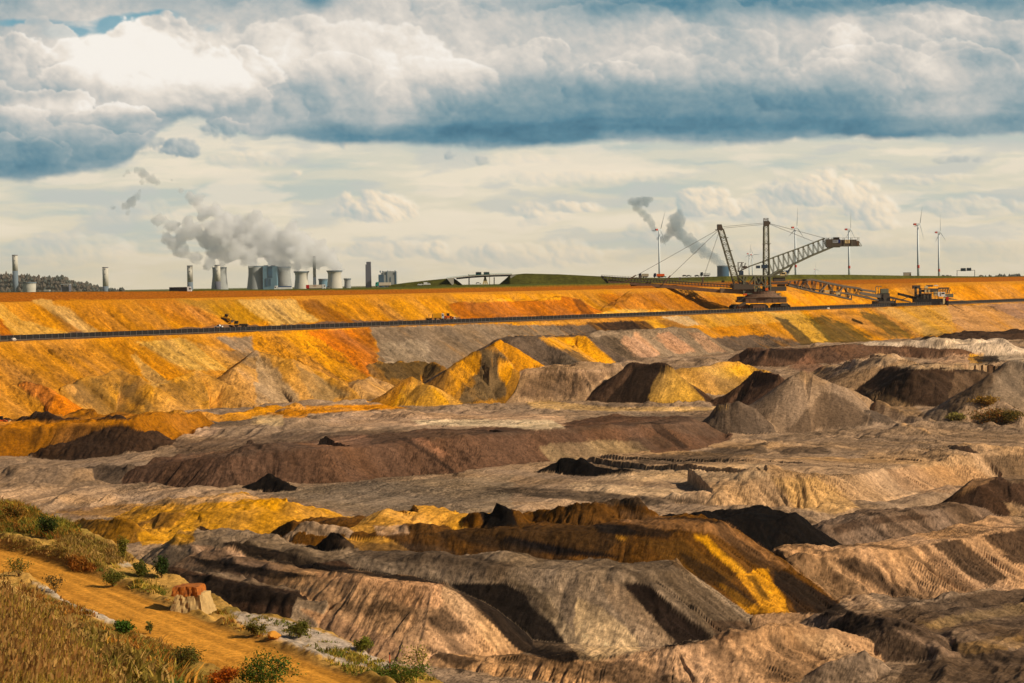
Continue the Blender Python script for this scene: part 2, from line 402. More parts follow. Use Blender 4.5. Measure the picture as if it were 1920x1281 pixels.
# slope steepness, from the undisplaced surface
dzy = np.gradient(Z, axis=0) / (np.gradient(GY, axis=0) + 1e-9)
dzx = np.gradient(Z, axis=1) / (np.gradient(GX, axis=1) + 1e-9)
dzx = blur(np.clip(dzx, -2, 2), 8); dzy = blur(np.clip(dzy, -2, 2), 8)      # wide enough that masks change gently over an edge
steep = np.clip(np.hypot(dzx - dzy * 0, dzy), 0, 1.2)
steep_w = smooth(.15, .4, steep)
PITM = smooth(1.0, -6.0, Z + 5.0) * (GY < Yw[None] + 400)      # inside the pit
far = smooth(600, 1200, GY)                                  # coarser detail farther away
fade = 1.0
def two(f, x, y, ax, ay, seed, oct):
    """noise whose grain is finer near the camera"""
    return f(x / (ax * .62), y / (ay * .62), seed, oct) * (1 - far) + f(x / (ax * 1.25), y / (ay * 1.25), seed + 40, oct) * far
# rills and gullies run down the slopes
mea = 1.5 * fbm(GX / 13, GY / 17, 5, 3) + .5 * fbm(GX / 4, GY / 5, 6, 2)
# most faces are tipped parallel to the benches: their gullies run straight down across the bench direction
gl = np.hypot(dzx, dzy) + 1e-6
facing = (-dzx * NRM[0] + (-dzy + dzx * qs[None]) * NRM[1]) / gl
RAD = per_id("rad", 0, 0)
par = smooth(.12, .5, facing) * (1 - RAD)
SU = np.where(RAD > 0, SS, S + 3.3 * ID); EU = np.where(RAD > 0, EE, T)
def both(f):
    return f(S + mea, T) * par + f(SS + mea, EE) * (1 - par)
rl = both(lambda a, b: two(ridged, a, b, 5.5, 50, 21, 3))
rl2 = both(lambda a, b: two(fbm, a, b, 2.8, 22, 33, 1))
rl3 = both(lambda a, b: ridged(a / 17, b / 90, 27, 2))
patchy = np.clip(0.6 + 1.1 * fbm(SS / 45, EE / 50, 71, 2), .12, 1.7)
foot = smooth(0.5, 6.0, np.where(ID == -1, 20, EE))
DZ = -RILL * steep_w * foot * patchy * (1.25 * np.maximum(rl, -.2) + 0.12 * rl2) - RILL * steep_w * foot * 1.3 * np.maximum(rl3 - .1, 0)
# sparse deep gullies that wander straight down the face
gw = .9 * fbm(GX / 9, GY / 12, 35, 3)
def gully(a, L, seed):
    k = 1 - 2 * np.abs(vnoise((a + gw) / L, a * 0 + seed * 3.7, seed)); return smooth(.72, .97, k)
GUL = np.maximum(gully(S + 3.3 * ID, 7.0, 37), gully(S + 1.7 * ID, 15.0, 38)) * par * smooth(-.5, .3, fbm(S / 30, T / 16, 39, 3) + .1)
DZ -= np.clip(RILL, 0, 1.4) * steep_w * foot * 1.2 * GUL
def clods(x, y, size, seed):
    return 1.25 * puffs(x, y, size, seed) ** 2
# lumps, clods and slumped crests
DZ += ROUGH * (0.9 * two(fbm, GX, GY, 5.5, 5.5, 3, 3) + 0.5 * two(fbm, GX, GY, 1.6, 2.2, 8, 2)) * (.6 + .6 * far)
crest = np.exp(-(np.where(ID >= 0, EE, 99) / 5.0) ** 2) * smooth(.02, .5, EE + steep_w)
cn = fbm(GX / 9.0, GY / 11.0, 83, 4)
DZ += crest * (1.0 * cn + .6 * (clods(GX, GY, 4.6, 85) - .3)) * np.clip(.3 + ROUGH, .4, 1.0)
rub = smooth(.0, .45, fbm(GX / 26, GY / 34, 87, 3) + .35 * (ROUGH - .35))
DZ += rub * (1.0 * (clods(GX, GY, 5.2, 89) - .25) + .55 * (clods(GX, GY, 2.3, 90) - .25)) * (.45 + .75 * np.clip(ROUGH, 0, 1)) * np.where(ID == -1, .25, 1)
big = fbm(GX / 30, GY / 42, 15, 3)
DZ += 1.1 * big * np.where(ID == -1, .5, 1.0)
# floor: vehicle tracks, ruts, pushed-up windrows and rows of tipped loads along the benches
fl = (1 - steep_w)
bend = 11 * fbm(GX / 70, GY / 90, 44, 3)
tr = two(fbm, T + bend, S, 3.0, 55, 51, 3)
wr = ridged((T + 2 * bend) / 15.0, S / 60 + 4, 57, 3)
tl = smooth(-.25, .35, fbm(GX / 55, GY / 65, 63, 2) + .1)
tip = smooth(-.05, .30, fbm(GX / 65, GY / 60, 67, 2))
tips = clods(GX + 6 * fbm(GX / 14, GY / 14, 68, 2), GY * .8, 13.0, 69)
DZ += fl * (0.40 * tr + 2.3 * np.maximum(wr - .1, 0) * tl + 2.6 * (tips - .3) * tip + .5 * (clods(GX, GY, 6.0, 66) - .3)) * np.where(ID == -1, .15, 1.0)
DZ = np.where((ID == -1) & (T > -14) & (T < 12), 0.05 * DZ, DZ)
Z = Z + DZ * PITM
TU = T + deep_of(S)
FIELD_TOP = [(-400, 548.5), (0, 548.6), (300, 547.6), (345, 546), (380, 543.5), (500, 543.5), (560, 542.5), (640, 541.5), (700, 540), (800, 537.5), (900, 535), (1000, 533.2), (1125, 533), (1200, 530.5), (1300, 527.5), (1400, 525), (1500, 523), (1600, 524), (1700, 521.5), (1800, 520), (1920, 518.8), (2300, 513)]
def field_z(q, Y):
    """height of the land beyond the rim"""
    px = 960 + q * FPX
    yt = np.interp(px, [p[0] for p in FIELD_TOP], [p[1] for p in FIELD_TOP])
    s0 = (-CONV0[0] + CONV0[1] * q) / (DIR[0] - DIR[1] * q)
    s0 = s0 + .30 * (70 + deep_of(s0)); Y0 = CONV0[1] + DIR[1] * s0 + NRM[1] * -(60 + deep_of(s0))
    zt = -(yt - (547 - 30 * px / 1920.0)) / FPX * (Y0 + 130)
    rim = np.interp(s0, RIM_S, RIM_Z)
    k = smooth(0, 1, (Y - Y0 - 8) / 120.0)
    return rim + (zt - rim) * k - np.clip(Y - Y0 - 150, 0, 6000) * .0012
plainm = (ID == -1) & (TU < -62)
Z = np.where(plainm, field_z(GX / GY, GY) + .12 * fbm(GX / 6, GY / 9, 75, 3) * (GY < 4000), Z)

# visibility from the road bank where the photographer stands (used to know which traced colour patch a point carries)
M = Z / GY
run = np.maximum.accumulate(M, axis=0)
VIS = M >= np.concatenate([np.full((1, NQ), -9.0), run[:-1]]) - 0.00012
PX, PY = project(GX, GY, Z)

def inside(px, py, poly):
    r = np.zeros(px.shape, bool)
    n = len(poly)
    for i in range(n):
        x1, y1 = poly[i]; x2, y2 = poly[(i + 1) % n]
        if y1 == y2:
            continue
        c = ((y1 > py) != (y2 > py)) & (px < (x2 - x1) * (py - y1) / (y2 - y1) + x1)
        r ^= c
    return r

exec_patches = []
def patch(col, poly, mix=1.0, jit=5.0, freq=9.0, only=None):
    exec_patches.append((col, poly, mix, jit, freq, only))

COL = np.array([alb(F.col) for F in FEATURES] + [alb(GTAN), alb(ORA)])[ID]      # (-2 floor, -1 wall)
def fids(*keys):
    return [i for i, F in enumerate(FEATURES) if F.key in keys]
WALL = [-1]
# ---- upper wall
LOESS = (172, 98, 22)
COL[(ID == -1) & (TU < -43) & (TU > -64)] = alb(LOESS)
COL[plainm] = alb((92, 96, 34))
COL[(ID == -1) & (T < -11) & (T > -16)] = alb((120, 84, 56))
COL[(ID == -1) & (T >= -17) & (T <= 11)] = alb((132, 98, 72))
patch((196, 108, 16), [(0, 598), (35, 632), (0, 634)], jit=2)
patch((226, 166, 66), [(0, 566), (40, 600), (150, 630), (30, 634), (0, 595)], jit=3)
patch((226, 170, 84), [(58, 562), (96, 562), (106, 572), (132, 578), (152, 600), (195, 626), (168, 630), (120, 600), (88, 580)], jit=3)
patch((214, 138, 24), [(100, 562), (242, 562), (335, 622), (200, 630), (150, 597), (132, 574), (108, 570)], jit=3)
patch((178, 128, 40), [(325, 562), (450, 562), (520, 605), (445, 605)], mix=.8, jit=4)
patch((190, 114, 20), [(250, 562), (330, 562), (420, 600), (410, 615), (340, 610)], mix=.5, jit=4)
patch((228, 176, 92), [(446, 562), (552, 562), (562, 578), (600, 600), (512, 612), (472, 584)], jit=3)
patch((166, 102, 22), [(553, 562), (592, 562), (645, 592), (664, 605), (610, 602), (572, 580)], mix=.9, jit=3)
patch((222, 150, 40), [(700, 565), (780, 562), (840, 595), (760, 605)], mix=.7, jit=4)
patch((240, 160, 24), [(848, 552), (1055, 552), (1050, 562), (900, 567), (860, 566)], jit=2)
patch((186, 106, 20), [(850, 572), (1060, 566), (1085, 592), (900, 600)], mix=.7, jit=3, only=fids("upper_terrace"))
patch((126, 72, 18), [(1072, 561), (1088, 561), (1114, 590), (1092, 591)], jit=2)  # shadow side of the terrace nose, put into the earth colour
patch((234, 176, 72), [(1112, 589), (1165, 580), (1290, 584), (1372, 579), (1372, 584), (1110, 594)], jit=2)
patch((202, 122, 20), [(1115, 552), (1240, 548), (1375, 560), (1372, 578), (1300, 582), (1150, 578)], mix=.75, jit=4)
patch((240, 156, 20), [(1470, 546), (1560, 556), (1690, 572), (1480, 580)], jit=3)
patch((236, 152, 22), [(1700, 540), (1920, 532), (1920, 562), (1790, 566)], mix=.9, jit=3)
patch((176, 104, 24), [(1500, 532), (1720, 527), (1720, 540), (1500, 545)], mix=.55, jit=5)
# ---- lower wall, left to right
BY = (238, 160, 28)
patch((232, 178, 84), [(255, 640), (345, 634), (430, 694), (352, 694), (300, 668)], mix=.9, jit=4)
patch((228, 172, 92), [(240, 664), (252, 664), (318, 716), (288, 728)], jit=3)
patch((158, 130, 100), [(400, 632), (474, 632), (484, 664), (470, 672), (440, 656), (415, 640)], jit=4)
patch((204, 148, 72), [(360, 640), (420, 655), (480, 700), (470, 712), (400, 672)], mix=.8, jit=5)
patch((132, 106, 74), [(420, 655), (482, 664), (486, 690), (470, 690)], mix=.7, jit=6)
patch((220, 124, 14), [(572, 622), (692, 614), (708, 678), (692, 706), (645, 664)], jit=4, only=WALL)
patch((240, 160, 20), [(515, 626), (565, 622), (668, 706), (640, 716), (600, 676)], mix=.9, jit=4, only=WALL)
patch((206, 130, 30), [(590, 640), (640, 668), (660, 690), (615, 672)], mix=.7, jit=4, only=WALL)
patch((186, 110, 28), [(660, 616), (694, 614), (708, 676), (700, 678)], mix=.8, jit=4, only=WALL)
patch(GRE, [(692, 613), (800, 611), (960, 607), (1042, 611), (1090, 644), (1000, 650), (930, 664), (880, 694), (826, 694), (712, 684), (704, 640)], jit=3, only=WALL)
patch((186, 158, 124), [(720, 640), (800, 636), (805, 690), (722, 682)], mix=.7, jit=7, freq=5, only=WALL)
patch((120, 98, 78), [(1040, 611), (1108, 608), (1132, 628), (1090, 642)], jit=2, only=WALL)
patch(DBR, [(1100, 605), (1206, 601), (1238, 624), (1130, 630)], jit=2, only=WALL)
patch((236, 158, 40), [(960, 606), (1080, 602), (1092, 606), (1040, 609), (960, 610)], jit=1, only=WALL)
patch((236, 166, 40), [(1206, 600), (1245, 598), (1280, 616), (1236, 624)], jit=2, only=WALL)
patch((170, 112, 40), [(1232, 600), (1258, 600), (1288, 616), (1262, 622)], mix=.8, jit=2, only=WALL)
patch((226, 186, 130), [(1238, 594), (1292, 592), (1312, 610), (1288, 612)], jit=2, only=WALL)
patch((226, 164, 66), [(1290, 592), (1500, 582), (1530, 600), (1320, 615)], mix=.9, jit=3, only=WALL)
patch((240, 158, 30), [(1290, 611), (1320, 609), (1352, 628), (1336, 634)], jit=2, only=WALL)
patch((238, 154, 24), [(1335, 614), (1395, 611), (1440, 628), (1352, 632)], jit=3, only=WALL)
patch((118, 96, 76), [(1330, 634), (1440, 628), (1536, 652), (1350, 662)], jit=3, only=WALL)
patch((222, 168, 60), [(1440, 586), (1520, 590), (1560, 640), (1530, 650), (1480, 620)], mix=.8, jit=3, only=WALL)
patch((96, 76, 40), [(1452, 594), (1474, 598), (1536, 650), (1508, 654)], mix=.9, jit=3, only=WALL)
patch((88, 76, 34), [(1514, 596), (1546, 592), (1604, 616), (1655, 648), (1552, 650)], mix=.8, jit=9, only=WALL)
patch((96, 82, 38), [(1608, 585), (1642, 586), (1692, 616), (1718, 632), (1665, 636)], mix=.75, jit=9, only=WALL)
patch((98, 80, 36), [(1722, 598), (1735, 598), (1772, 628), (1732, 630)], jit=4, only=WALL)
patch((222, 166, 78), [(1640, 578), (1780, 574), (1790, 625), (1720, 628), (1690, 606)], mix=.7, jit=4, only=WALL)
patch((208, 152, 92), [(1775, 574), (1925, 566), (1925, 628), (1795, 628)], mix=.85, jit=4, only=WALL)
patch((172, 128, 96), [(1850, 572), (1925, 569), (1925, 600), (1890, 590)], mix=.8, jit=4, only=WALL)
# ---- left heaps
patch((222, 128, 12), [(-20, 710), (90, 722), (140, 752), (215, 800), (-20, 800)], jit=2, only=fids("sand_bank"))
patch((224, 166, 60), [(0, 758), (40, 762), (55, 776), (0, 778)], mix=.9, jit=3, only=fids("sand_bank"))
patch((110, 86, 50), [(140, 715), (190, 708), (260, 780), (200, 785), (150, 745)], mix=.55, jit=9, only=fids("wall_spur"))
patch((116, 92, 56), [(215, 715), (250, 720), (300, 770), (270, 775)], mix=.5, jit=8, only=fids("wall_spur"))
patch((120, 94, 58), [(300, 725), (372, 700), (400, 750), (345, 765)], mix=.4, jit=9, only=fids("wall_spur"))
patch((168, 138, 100), [(480, 664), (505, 672), (560, 740), (575, 760), (480, 760)], mix=.8, jit=5, only=fids("wall_spur"))
patch((156, 124, 76), [(556, 682), (600, 706), (650, 740), (600, 758), (585, 745)], mix=.8, jit=5, only=fids("wall_spur"))
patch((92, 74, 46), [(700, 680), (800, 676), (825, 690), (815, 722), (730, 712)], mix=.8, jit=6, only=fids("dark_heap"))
patch((240, 168, 30), [(770, 706), (800, 715), (850, 764), (790, 764), (730, 764)], mix=.6, jit=4, only=fids("sand_cone"))
patch((112, 88, 56), [(745, 735), (790, 712), (810, 740), (765, 755)], mix=.3, jit=9, only=fids("sand_cone"))  # darker shading of the cone painted into its sand colour
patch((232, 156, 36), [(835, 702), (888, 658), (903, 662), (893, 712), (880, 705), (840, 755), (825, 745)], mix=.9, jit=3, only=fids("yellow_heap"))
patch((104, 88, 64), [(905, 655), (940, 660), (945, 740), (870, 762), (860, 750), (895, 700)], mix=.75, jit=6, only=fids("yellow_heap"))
patch((234, 156, 30), [(926, 670), (965, 680), (962, 700), (945, 725), (936, 700)], mix=.95, jit=3, only=fids("yellow_heap"))
patch((238, 162, 34), [(1010, 634), (1080, 629), (1098, 630), (1165, 692), (1120, 694), (1060, 660), (1030, 648)], jit=4, only=fids("dark_terrace"))
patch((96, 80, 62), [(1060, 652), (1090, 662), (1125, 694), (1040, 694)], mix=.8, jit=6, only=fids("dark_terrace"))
patch((214, 160, 118), [(1165, 640), (1195, 622), (1240, 660), (1215, 680), (1190, 668)], mix=.8, jit=5, only=fids("grey_terrace"))
patch((204, 150, 110), [(1225, 628), (1255, 622), (1310, 658), (1270, 664)], mix=.8, jit=4, only=fids("grey_terrace"))
patch((196, 148, 108), [(1290, 622), (1310, 622), (1365, 660), (1330, 662)], mix=.8, jit=4, only=fids("grey_terrace"))
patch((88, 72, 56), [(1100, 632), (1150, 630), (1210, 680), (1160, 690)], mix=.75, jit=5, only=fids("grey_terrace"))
patch((130, 98, 72), [(985, 700), (1150, 698), (1080, 745), (970, 745)], mix=.55, jit=6, only=fids("beige_terrace"))
patch((216, 170, 128), [(980, 694), (1160, 693), (1160, 697), (975, 700)], mix=.8, jit=2, only=fids("beige_terrace"))
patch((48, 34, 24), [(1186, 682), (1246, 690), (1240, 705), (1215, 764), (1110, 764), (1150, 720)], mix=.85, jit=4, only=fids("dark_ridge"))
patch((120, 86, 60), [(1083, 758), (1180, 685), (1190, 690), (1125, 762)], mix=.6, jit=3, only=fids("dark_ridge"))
patch((196, 146, 64), [(1249, 688), (1262, 692), (1330, 762), (1210, 766), (1230, 715)], mix=.95, jit=4, only=fids("dark_ridge"))
patch((222, 166, 66), [(1290, 690), (1400, 684), (1440, 705), (1400, 702), (1350, 710), (1330, 700)], mix=.8, jit=4, only=fids("olive_mound"))
patch((166, 124, 60), [(1340, 710), (1400, 704), (1400, 735), (1350, 748)], mix=.7, jit=5, only=fids("olive_mound"))
# ---- right back
patch((48, 34, 26), [(1440, 655), (1520, 654), (1500, 675), (1440, 672)], mix=.8, jit=4)
patch((150, 104, 76), [(1480, 690), (1515, 665), (1545, 690), (1520, 698)], mix=.6, jit=4)
patch((210, 172, 132), [(1545, 688), (1650, 665), (1700, 672), (1640, 688), (1560, 706)], mix=.8, jit=5)
patch((196, 160, 118), [(1680, 684), (1850, 678), (1860, 692), (1690, 692)], mix=.7, jit=4)
patch((206, 160, 120), [(1740, 668), (1850, 662), (1820, 682), (1745, 680)], mix=.7, jit=6)
patch((224, 160, 54), [(1815, 664), (1846, 664), (1840, 682), (1818, 680)], mix=.8, jit=3)
patch((46, 38, 32), [(1822, 668), (1880, 666), (1885, 678), (1835, 680)], mix=.9, jit=3)
patch((226, 194, 156), [(1868, 664), (1920, 660), (1920, 678), (1875, 676)], mix=.7, jit=3)
patch((70, 52, 38), [(1620, 695), (1790, 700), (1840, 715), (1740, 778), (1690, 760), (1650, 730)], mix=.7, jit=5, only=fids("dark_bowl"))
patch((160, 124, 84), [(1620, 726), (1660, 740), (1715, 762), (1740, 782), (1700, 782), (1640, 752)], mix=.8, jit=3)
patch((112, 86, 62), [(1790, 700), (1880, 685), (1900, 682), (1800, 775), (1770, 785)], mix=.7, jit=4, only=fids("right_heap", "dark_bowl"))
patch((190, 150, 108), [(1500, 693), (1525, 702), (1560, 718), (1540, 720), (1500, 714)], mix=.7, jit=3, only=fids("grey_cone"))
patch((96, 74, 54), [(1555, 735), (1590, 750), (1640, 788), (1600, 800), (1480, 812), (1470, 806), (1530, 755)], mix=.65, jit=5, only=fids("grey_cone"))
# ---- floor
patch((210, 166, 126), [(620, 772), (900, 770), (1060, 780), (1060, 800), (860, 800), (620, 800)], mix=.6, jit=6)
patch((238, 204, 158), [(770, 788), (960, 787), (1035, 788), (1062, 803), (1010, 805), (900, 799), (790, 797)], jit=2)
patch((236, 150, 20), [(485, 778), (560, 762), (720, 758), (770, 766), (700, 768), (580, 776), (575, 782), (500, 785)], mix=.95, jit=2, only=[-2, -1])
patch((232, 190, 130), [(470, 780), (530, 778), (530, 798), (470, 796)], mix=.8, jit=3)
patch((230, 180, 110), [(985, 755), (1030, 752), (1150, 764), (1370, 762), (1330, 770), (1150, 772), (1000, 766)], mix=.85, jit=2)
patch((214, 172, 134), [(275, 800), (330, 793), (420, 802), (400, 816), (310, 820)], mix=.8, jit=3, only=[-2] + fids('brown_terrace'))
patch(DGR, [(370, 790), (480, 780), (480, 795), (390, 802)], mix=.7, jit=4, only=[-2])
patch((110, 84, 64), [(320, 826), (700, 805), (1000, 806), (1200, 792), (1340, 770), (1370, 790), (1340, 820), (1210, 800), (1000, 815), (860, 818), (600, 842), (340, 860)], mix=.6, jit=7, only=[-2] + fids('brown_terrace'))
patch((150, 108, 80), [(560, 830), (690, 815), (700, 840), (600, 842)], mix=.6, jit=6)
patch((166, 116, 84), [(770, 822), (800, 822), (842, 852), (830, 858)], mix=.85, jit=3)
patch((60, 44, 34), [(745, 822), (760, 820), (842, 872), (862, 892), (850, 892), (800, 850)], mix=.75, jit=2)  # crack painted on: the dark of its recess is colour alone
patch((170, 140, 100), [(1012, 838), (1060, 830), (1120, 827), (1200, 828), (1225, 850), (1150, 858), (1105, 868), (1035, 870)], mix=.75, jit=3, only=fids("brown_terrace"))
patch((56, 42, 32), [(1215, 790), (1235, 795), (1290, 840), (1275, 842), (1230, 810)], mix=.8, jit=3)
patch((86, 66, 50), [(1180, 822), (1240, 818), (1262, 838), (1200, 848)], mix=.6, jit=5, only=fids("brown_terrace"))
patch((216, 176, 130), [(1200, 880), (1440, 868), (1440, 892), (1280, 905), (1100, 900)], mix=.65, jit=7)
patch((208, 166, 124), [(0, 915), (300, 915), (560, 930), (400, 945), (250, 950), (0, 940)], mix=.6, jit=7)
patch((150, 128, 102), [(480, 920), (700, 905), (960, 890), (960, 975), (700, 965), (560, 940)], mix=.6, jit=7, only=[-2])
patch((84, 68, 52), [(905, 918), (1000, 915), (1130, 922), (1290, 935), (1320, 945), (1180, 948), (1000, 932)], mix=.75, jit=4)
patch((218, 178, 132), [(1080, 905), (1270, 918), (1310, 935), (1200, 930), (1060, 915)], mix=.7, jit=4)
patch((92, 74, 58), [(1440, 838), (1540, 835), (1560, 848), (1470, 855)], mix=.75, jit=5)
patch((84, 68, 54), [(1200, 855), (1300, 850), (1440, 828), (1430, 850), (1330, 868), (1200, 875)], mix=.6, jit=7)
patch((222, 174, 116), [(1440, 895), (1530, 895), (1610, 950), (1560, 962), (1500, 955), (1450, 905)], mix=.75, jit=5)
patch((196, 146, 98), [(1660, 880), (1800, 870), (1870, 900), (1800, 925), (1700, 920)], mix=.5, jit=7)
patch((120, 94, 68), [(1840, 855), (1925, 850), (1925, 905), (1890, 905)], mix=.7, jit=5)
patch(DBR, [(1560, 990), (1600, 975), (1720, 964), (1760, 970), (1640, 985), (1570, 1000)], mix=.7, jit=4)
patch((166, 130, 92), [(1880, 940), (1925, 950), (1925, 985), (1905, 985)], mix=.9, jit=3)
# ---- yellow sand left
patch((226, 158, 40), [(260, 1000), (330, 985), (370, 970), (360, 1018), (270, 1024)], mix=.8, jit=6)
patch((232, 166, 44), [(100, 960), (330, 938), (500, 944), (640, 968), (780, 985), (700, 1002), (600, 990), (400, 955), (250, 975)], mix=.8, jit=7, only=[-2])
patch((150, 110, 76), [(100, 955), (250, 945), (330, 958), (240, 966), (120, 972)], mix=.6, jit=5, only=[-2])
patch((214, 166, 120), [(700, 985), (760, 985), (765, 1000), (705, 1002)], mix=.7, jit=3)
# ---- ochre terrace and stripes
patch((64, 44, 22), [(765, 1000), (960, 985), (1120, 985), (1200, 1000), (1130, 1040), (960, 1035), (860, 1010)], mix=.75, jit=9)  # cloud shadow over the ochre terrace, laid into the earth colour
patch((24, 18, 14), [(960, 1006), (1080, 1028), (1170, 1045), (1130, 1045), (1050, 1042), (940, 1018)], jit=4)
patch((28, 20, 14), [(1110, 984), (1170, 985), (1190, 1000), (1140, 1002)], mix=.8, jit=4)
patch((150, 104, 60), [(1160, 955), (1250, 970), (1365, 980), (1480, 1062), (1460, 1068), (1330, 998), (1210, 990), (1160, 975)], mix=.85, jit=3)
patch((218, 150, 30), [(1300, 1005), (1320, 1005), (1395, 1070), (1395, 1080), (1375, 1070)], mix=.95, jit=3)
patch((226, 152, 24), [(1380, 1075), (1440, 1065), (1482, 1148), (1440, 1150)], mix=.9, jit=4)
patch((206, 138, 24), [(1335, 1090), (1350, 1092), (1445, 1150), (1400, 1150)], mix=.9, jit=4)
patch((90, 60, 20), [(1200, 1010), (1290, 1015), (1380, 1085), (1340, 1095), (1260, 1060)], mix=.6, jit=5)
patch((58, 42, 18), [(1395, 1078), (1410, 1078), (1450, 1130), (1430, 1120)], mix=.7, jit=3)
patch((200, 136, 30), [(1155, 1005), (1180, 1008), (1178, 1013), (1160, 1012)], mix=.9, jit=2)
# ---- grey terrace in front
patch((80, 62, 46), [(600, 1010), (800, 1020), (960, 1060), (960, 1090), (860, 1080), (700, 1050)], mix=.6, jit=8)
patch((40, 29, 22), [(1160, 1090), (1220, 1096), (1250, 1130), (1340, 1195), (1250, 1216), (1185, 1150)], mix=1, jit=5)
patch((38, 30, 24), [(846, 1094), (950, 1092), (1010, 1130), (1088, 1238), (1055, 1246), (975, 1222), (900, 1150)], jit=4)
patch((132, 110, 84), [(960, 1090), (1030, 1110), (1110, 1225), (1085, 1236), (1030, 1160)], mix=.6, jit=8)
patch((222, 182, 130), [(1080, 1120), (1130, 1140), (1200, 1200), (1200, 1222), (1110, 1240), (1080, 1190)], mix=.85, jit=5)
patch((172, 138, 102), [(1120, 1090), (1160, 1095), (1270, 1205), (1220, 1218), (1180, 1180)], mix=.6, jit=4)
patch((150, 122, 90), [(1240, 1070), (1285, 1068), (1420, 1180), (1330, 1195)], mix=.6, jit=4)
patch((110, 76, 50), [(1320, 1165), (1400, 1165), (1420, 1180), (1350, 1205)], mix=.6, jit=4)
patch((28, 22, 18), [(412, 1018), (480, 1022), (620, 1060), (780, 1082), (860, 1098), (780, 1092), (600, 1070), (480, 1048)], mix=.95, jit=4)
patch((206, 158, 116), [(355, 1020), (405, 1028), (535, 1064), (520, 1070), (420, 1052), (365, 1040)], mix=.95, jit=3)
patch((28, 22, 18), [(352, 1042), (400, 1050), (540, 1072), (600, 1080), (520, 1086), (400, 1068)], mix=.95, jit=4)
patch((150, 122, 92), [(360, 1060), (480, 1085), (600, 1105), (590, 1112), (470, 1095), (360, 1070)], mix=.8, jit=3)
patch((34, 26, 20), [(360, 1076), (480, 1095), (600, 1118), (650, 1160), (560, 1140), (470, 1130), (380, 1130)], mix=.8, jit=7, only=fids("brown_hump"))
patch((190, 142, 100), [(560, 1140), (650, 1165), (740, 1200), (770, 1235), (700, 1220), (600, 1175)], mix=.9, jit=4)
patch((218, 160, 110), [(590, 1072), (720, 1086), (830, 1094), (850, 1105), (830, 1140), (760, 1140), (690, 1100), (600, 1085)], mix=.7, jit=4)
patch((30, 24, 20), [(790, 1145), (850, 1142), (880, 1165), (890, 1190), (840, 1185), (800, 1170)], mix=.7, jit=10)
patch((40, 32, 26), [(790, 1210), (850, 1225), (900, 1240), (860, 1262), (830, 1240)], mix=.8, jit=6)
# ---- striped bank
patch((40, 30, 24), [(1450, 1070), (1480, 1075), (1600, 1148), (1610, 1155), (1500, 1152), (1460, 1100)], mix=.9, jit=5)
patch((62, 46, 34), [(1555, 1048), (1600, 1042), (1720, 1125), (1700, 1134), (1650, 1110)], mix=.8, jit=6)
patch((104, 76, 54), [(1720, 1022), (1740, 1024), (1830, 1102), (1800, 1110), (1760, 1070)], mix=.6, jit=5)
patch((50, 36, 26), [(1745, 1020), (1800, 1010), (1890, 1085), (1860, 1100), (1820, 1080)], mix=.8, jit=4)
patch((48, 34, 26), [(1840, 1004), (1925, 990), (1925, 1060), (1890, 1050)], mix=.8, jit=4)
patch((224, 174, 124), [(1480, 1056), (1550, 1048), (1660, 1140), (1600, 1146)], mix=.5, jit=5)
# ---- bottom right floor
patch((96, 74, 54), [(1610, 1155), (1700, 1138), (1925, 1092), (1925, 1300), (1650, 1300), (1700, 1250), (1770, 1235), (1680, 1170)], mix=.85, jit=4, only=[-2])
patch((196, 156, 96), [(1720, 1165), (1925, 1130), (1925, 1150), (1760, 1178)], mix=.2, jit=9, only=[-2])
patch((176, 130, 60), [(1780, 1205), (1925, 1190), (1925, 1215), (1800, 1225)], mix=.25, jit=10, only=[-2])
patch((62, 48, 36), [(1560, 1165), (1650, 1165), (1770, 1235), (1690, 1250), (1600, 1200)], mix=.6, jit=8, only=fids("dark_mound"))
patch((62, 50, 40), [(1440, 1190), (1480, 1195), (1540, 1255), (1520, 1281), (1460, 1260)], mix=.4, jit=10, only=fids("front_bank"))
patch((226, 176, 124), [(1490, 1190), (1560, 1188), (1610, 1230), (1570, 1240), (1520, 1225)], mix=.7, jit=4)

patch((176, 146, 108), [(955, 1086), (1010, 1100), (1090, 1200), (1110, 1240), (1088, 1240), (1010, 1128)], mix=.6, jit=6)
patch((60, 46, 34), [(950, 1086), (1000, 1098), (1060, 1160), (1040, 1165), (990, 1120)], mix=.6, jit=9)
patch((214, 166, 116), [(835, 1092), (862, 1112), (925, 1170), (968, 1218), (930, 1220), (870, 1160), (830, 1120)], mix=.9, jit=3)
patch((34, 26, 20), [(1105, 980), (1200, 985), (1290, 1000), (1240, 1008), (1130, 1000)], mix=.7, jit=6)
patch((40, 30, 20), [(1270, 1035), (1330, 1060), (1420, 1130), (1400, 1140), (1310, 1085)], mix=.6, jit=4)

patch((72, 48, 26), [(0, 806), (120, 800), (250, 796), (262, 812), (150, 822), (60, 840), (0, 845)], mix=.12, jit=14, only=fids("ochre_block"))
patch((84, 56, 28), [(60, 830), (130, 840), (220, 850), (100, 864), (30, 860)], mix=.1, jit=14, only=fids("ochre_block"))
patch((224, 140, 24), [(0, 790), (250, 786), (255, 796), (0, 803)], mix=.8, jit=2, only=fids("ochre_block"))
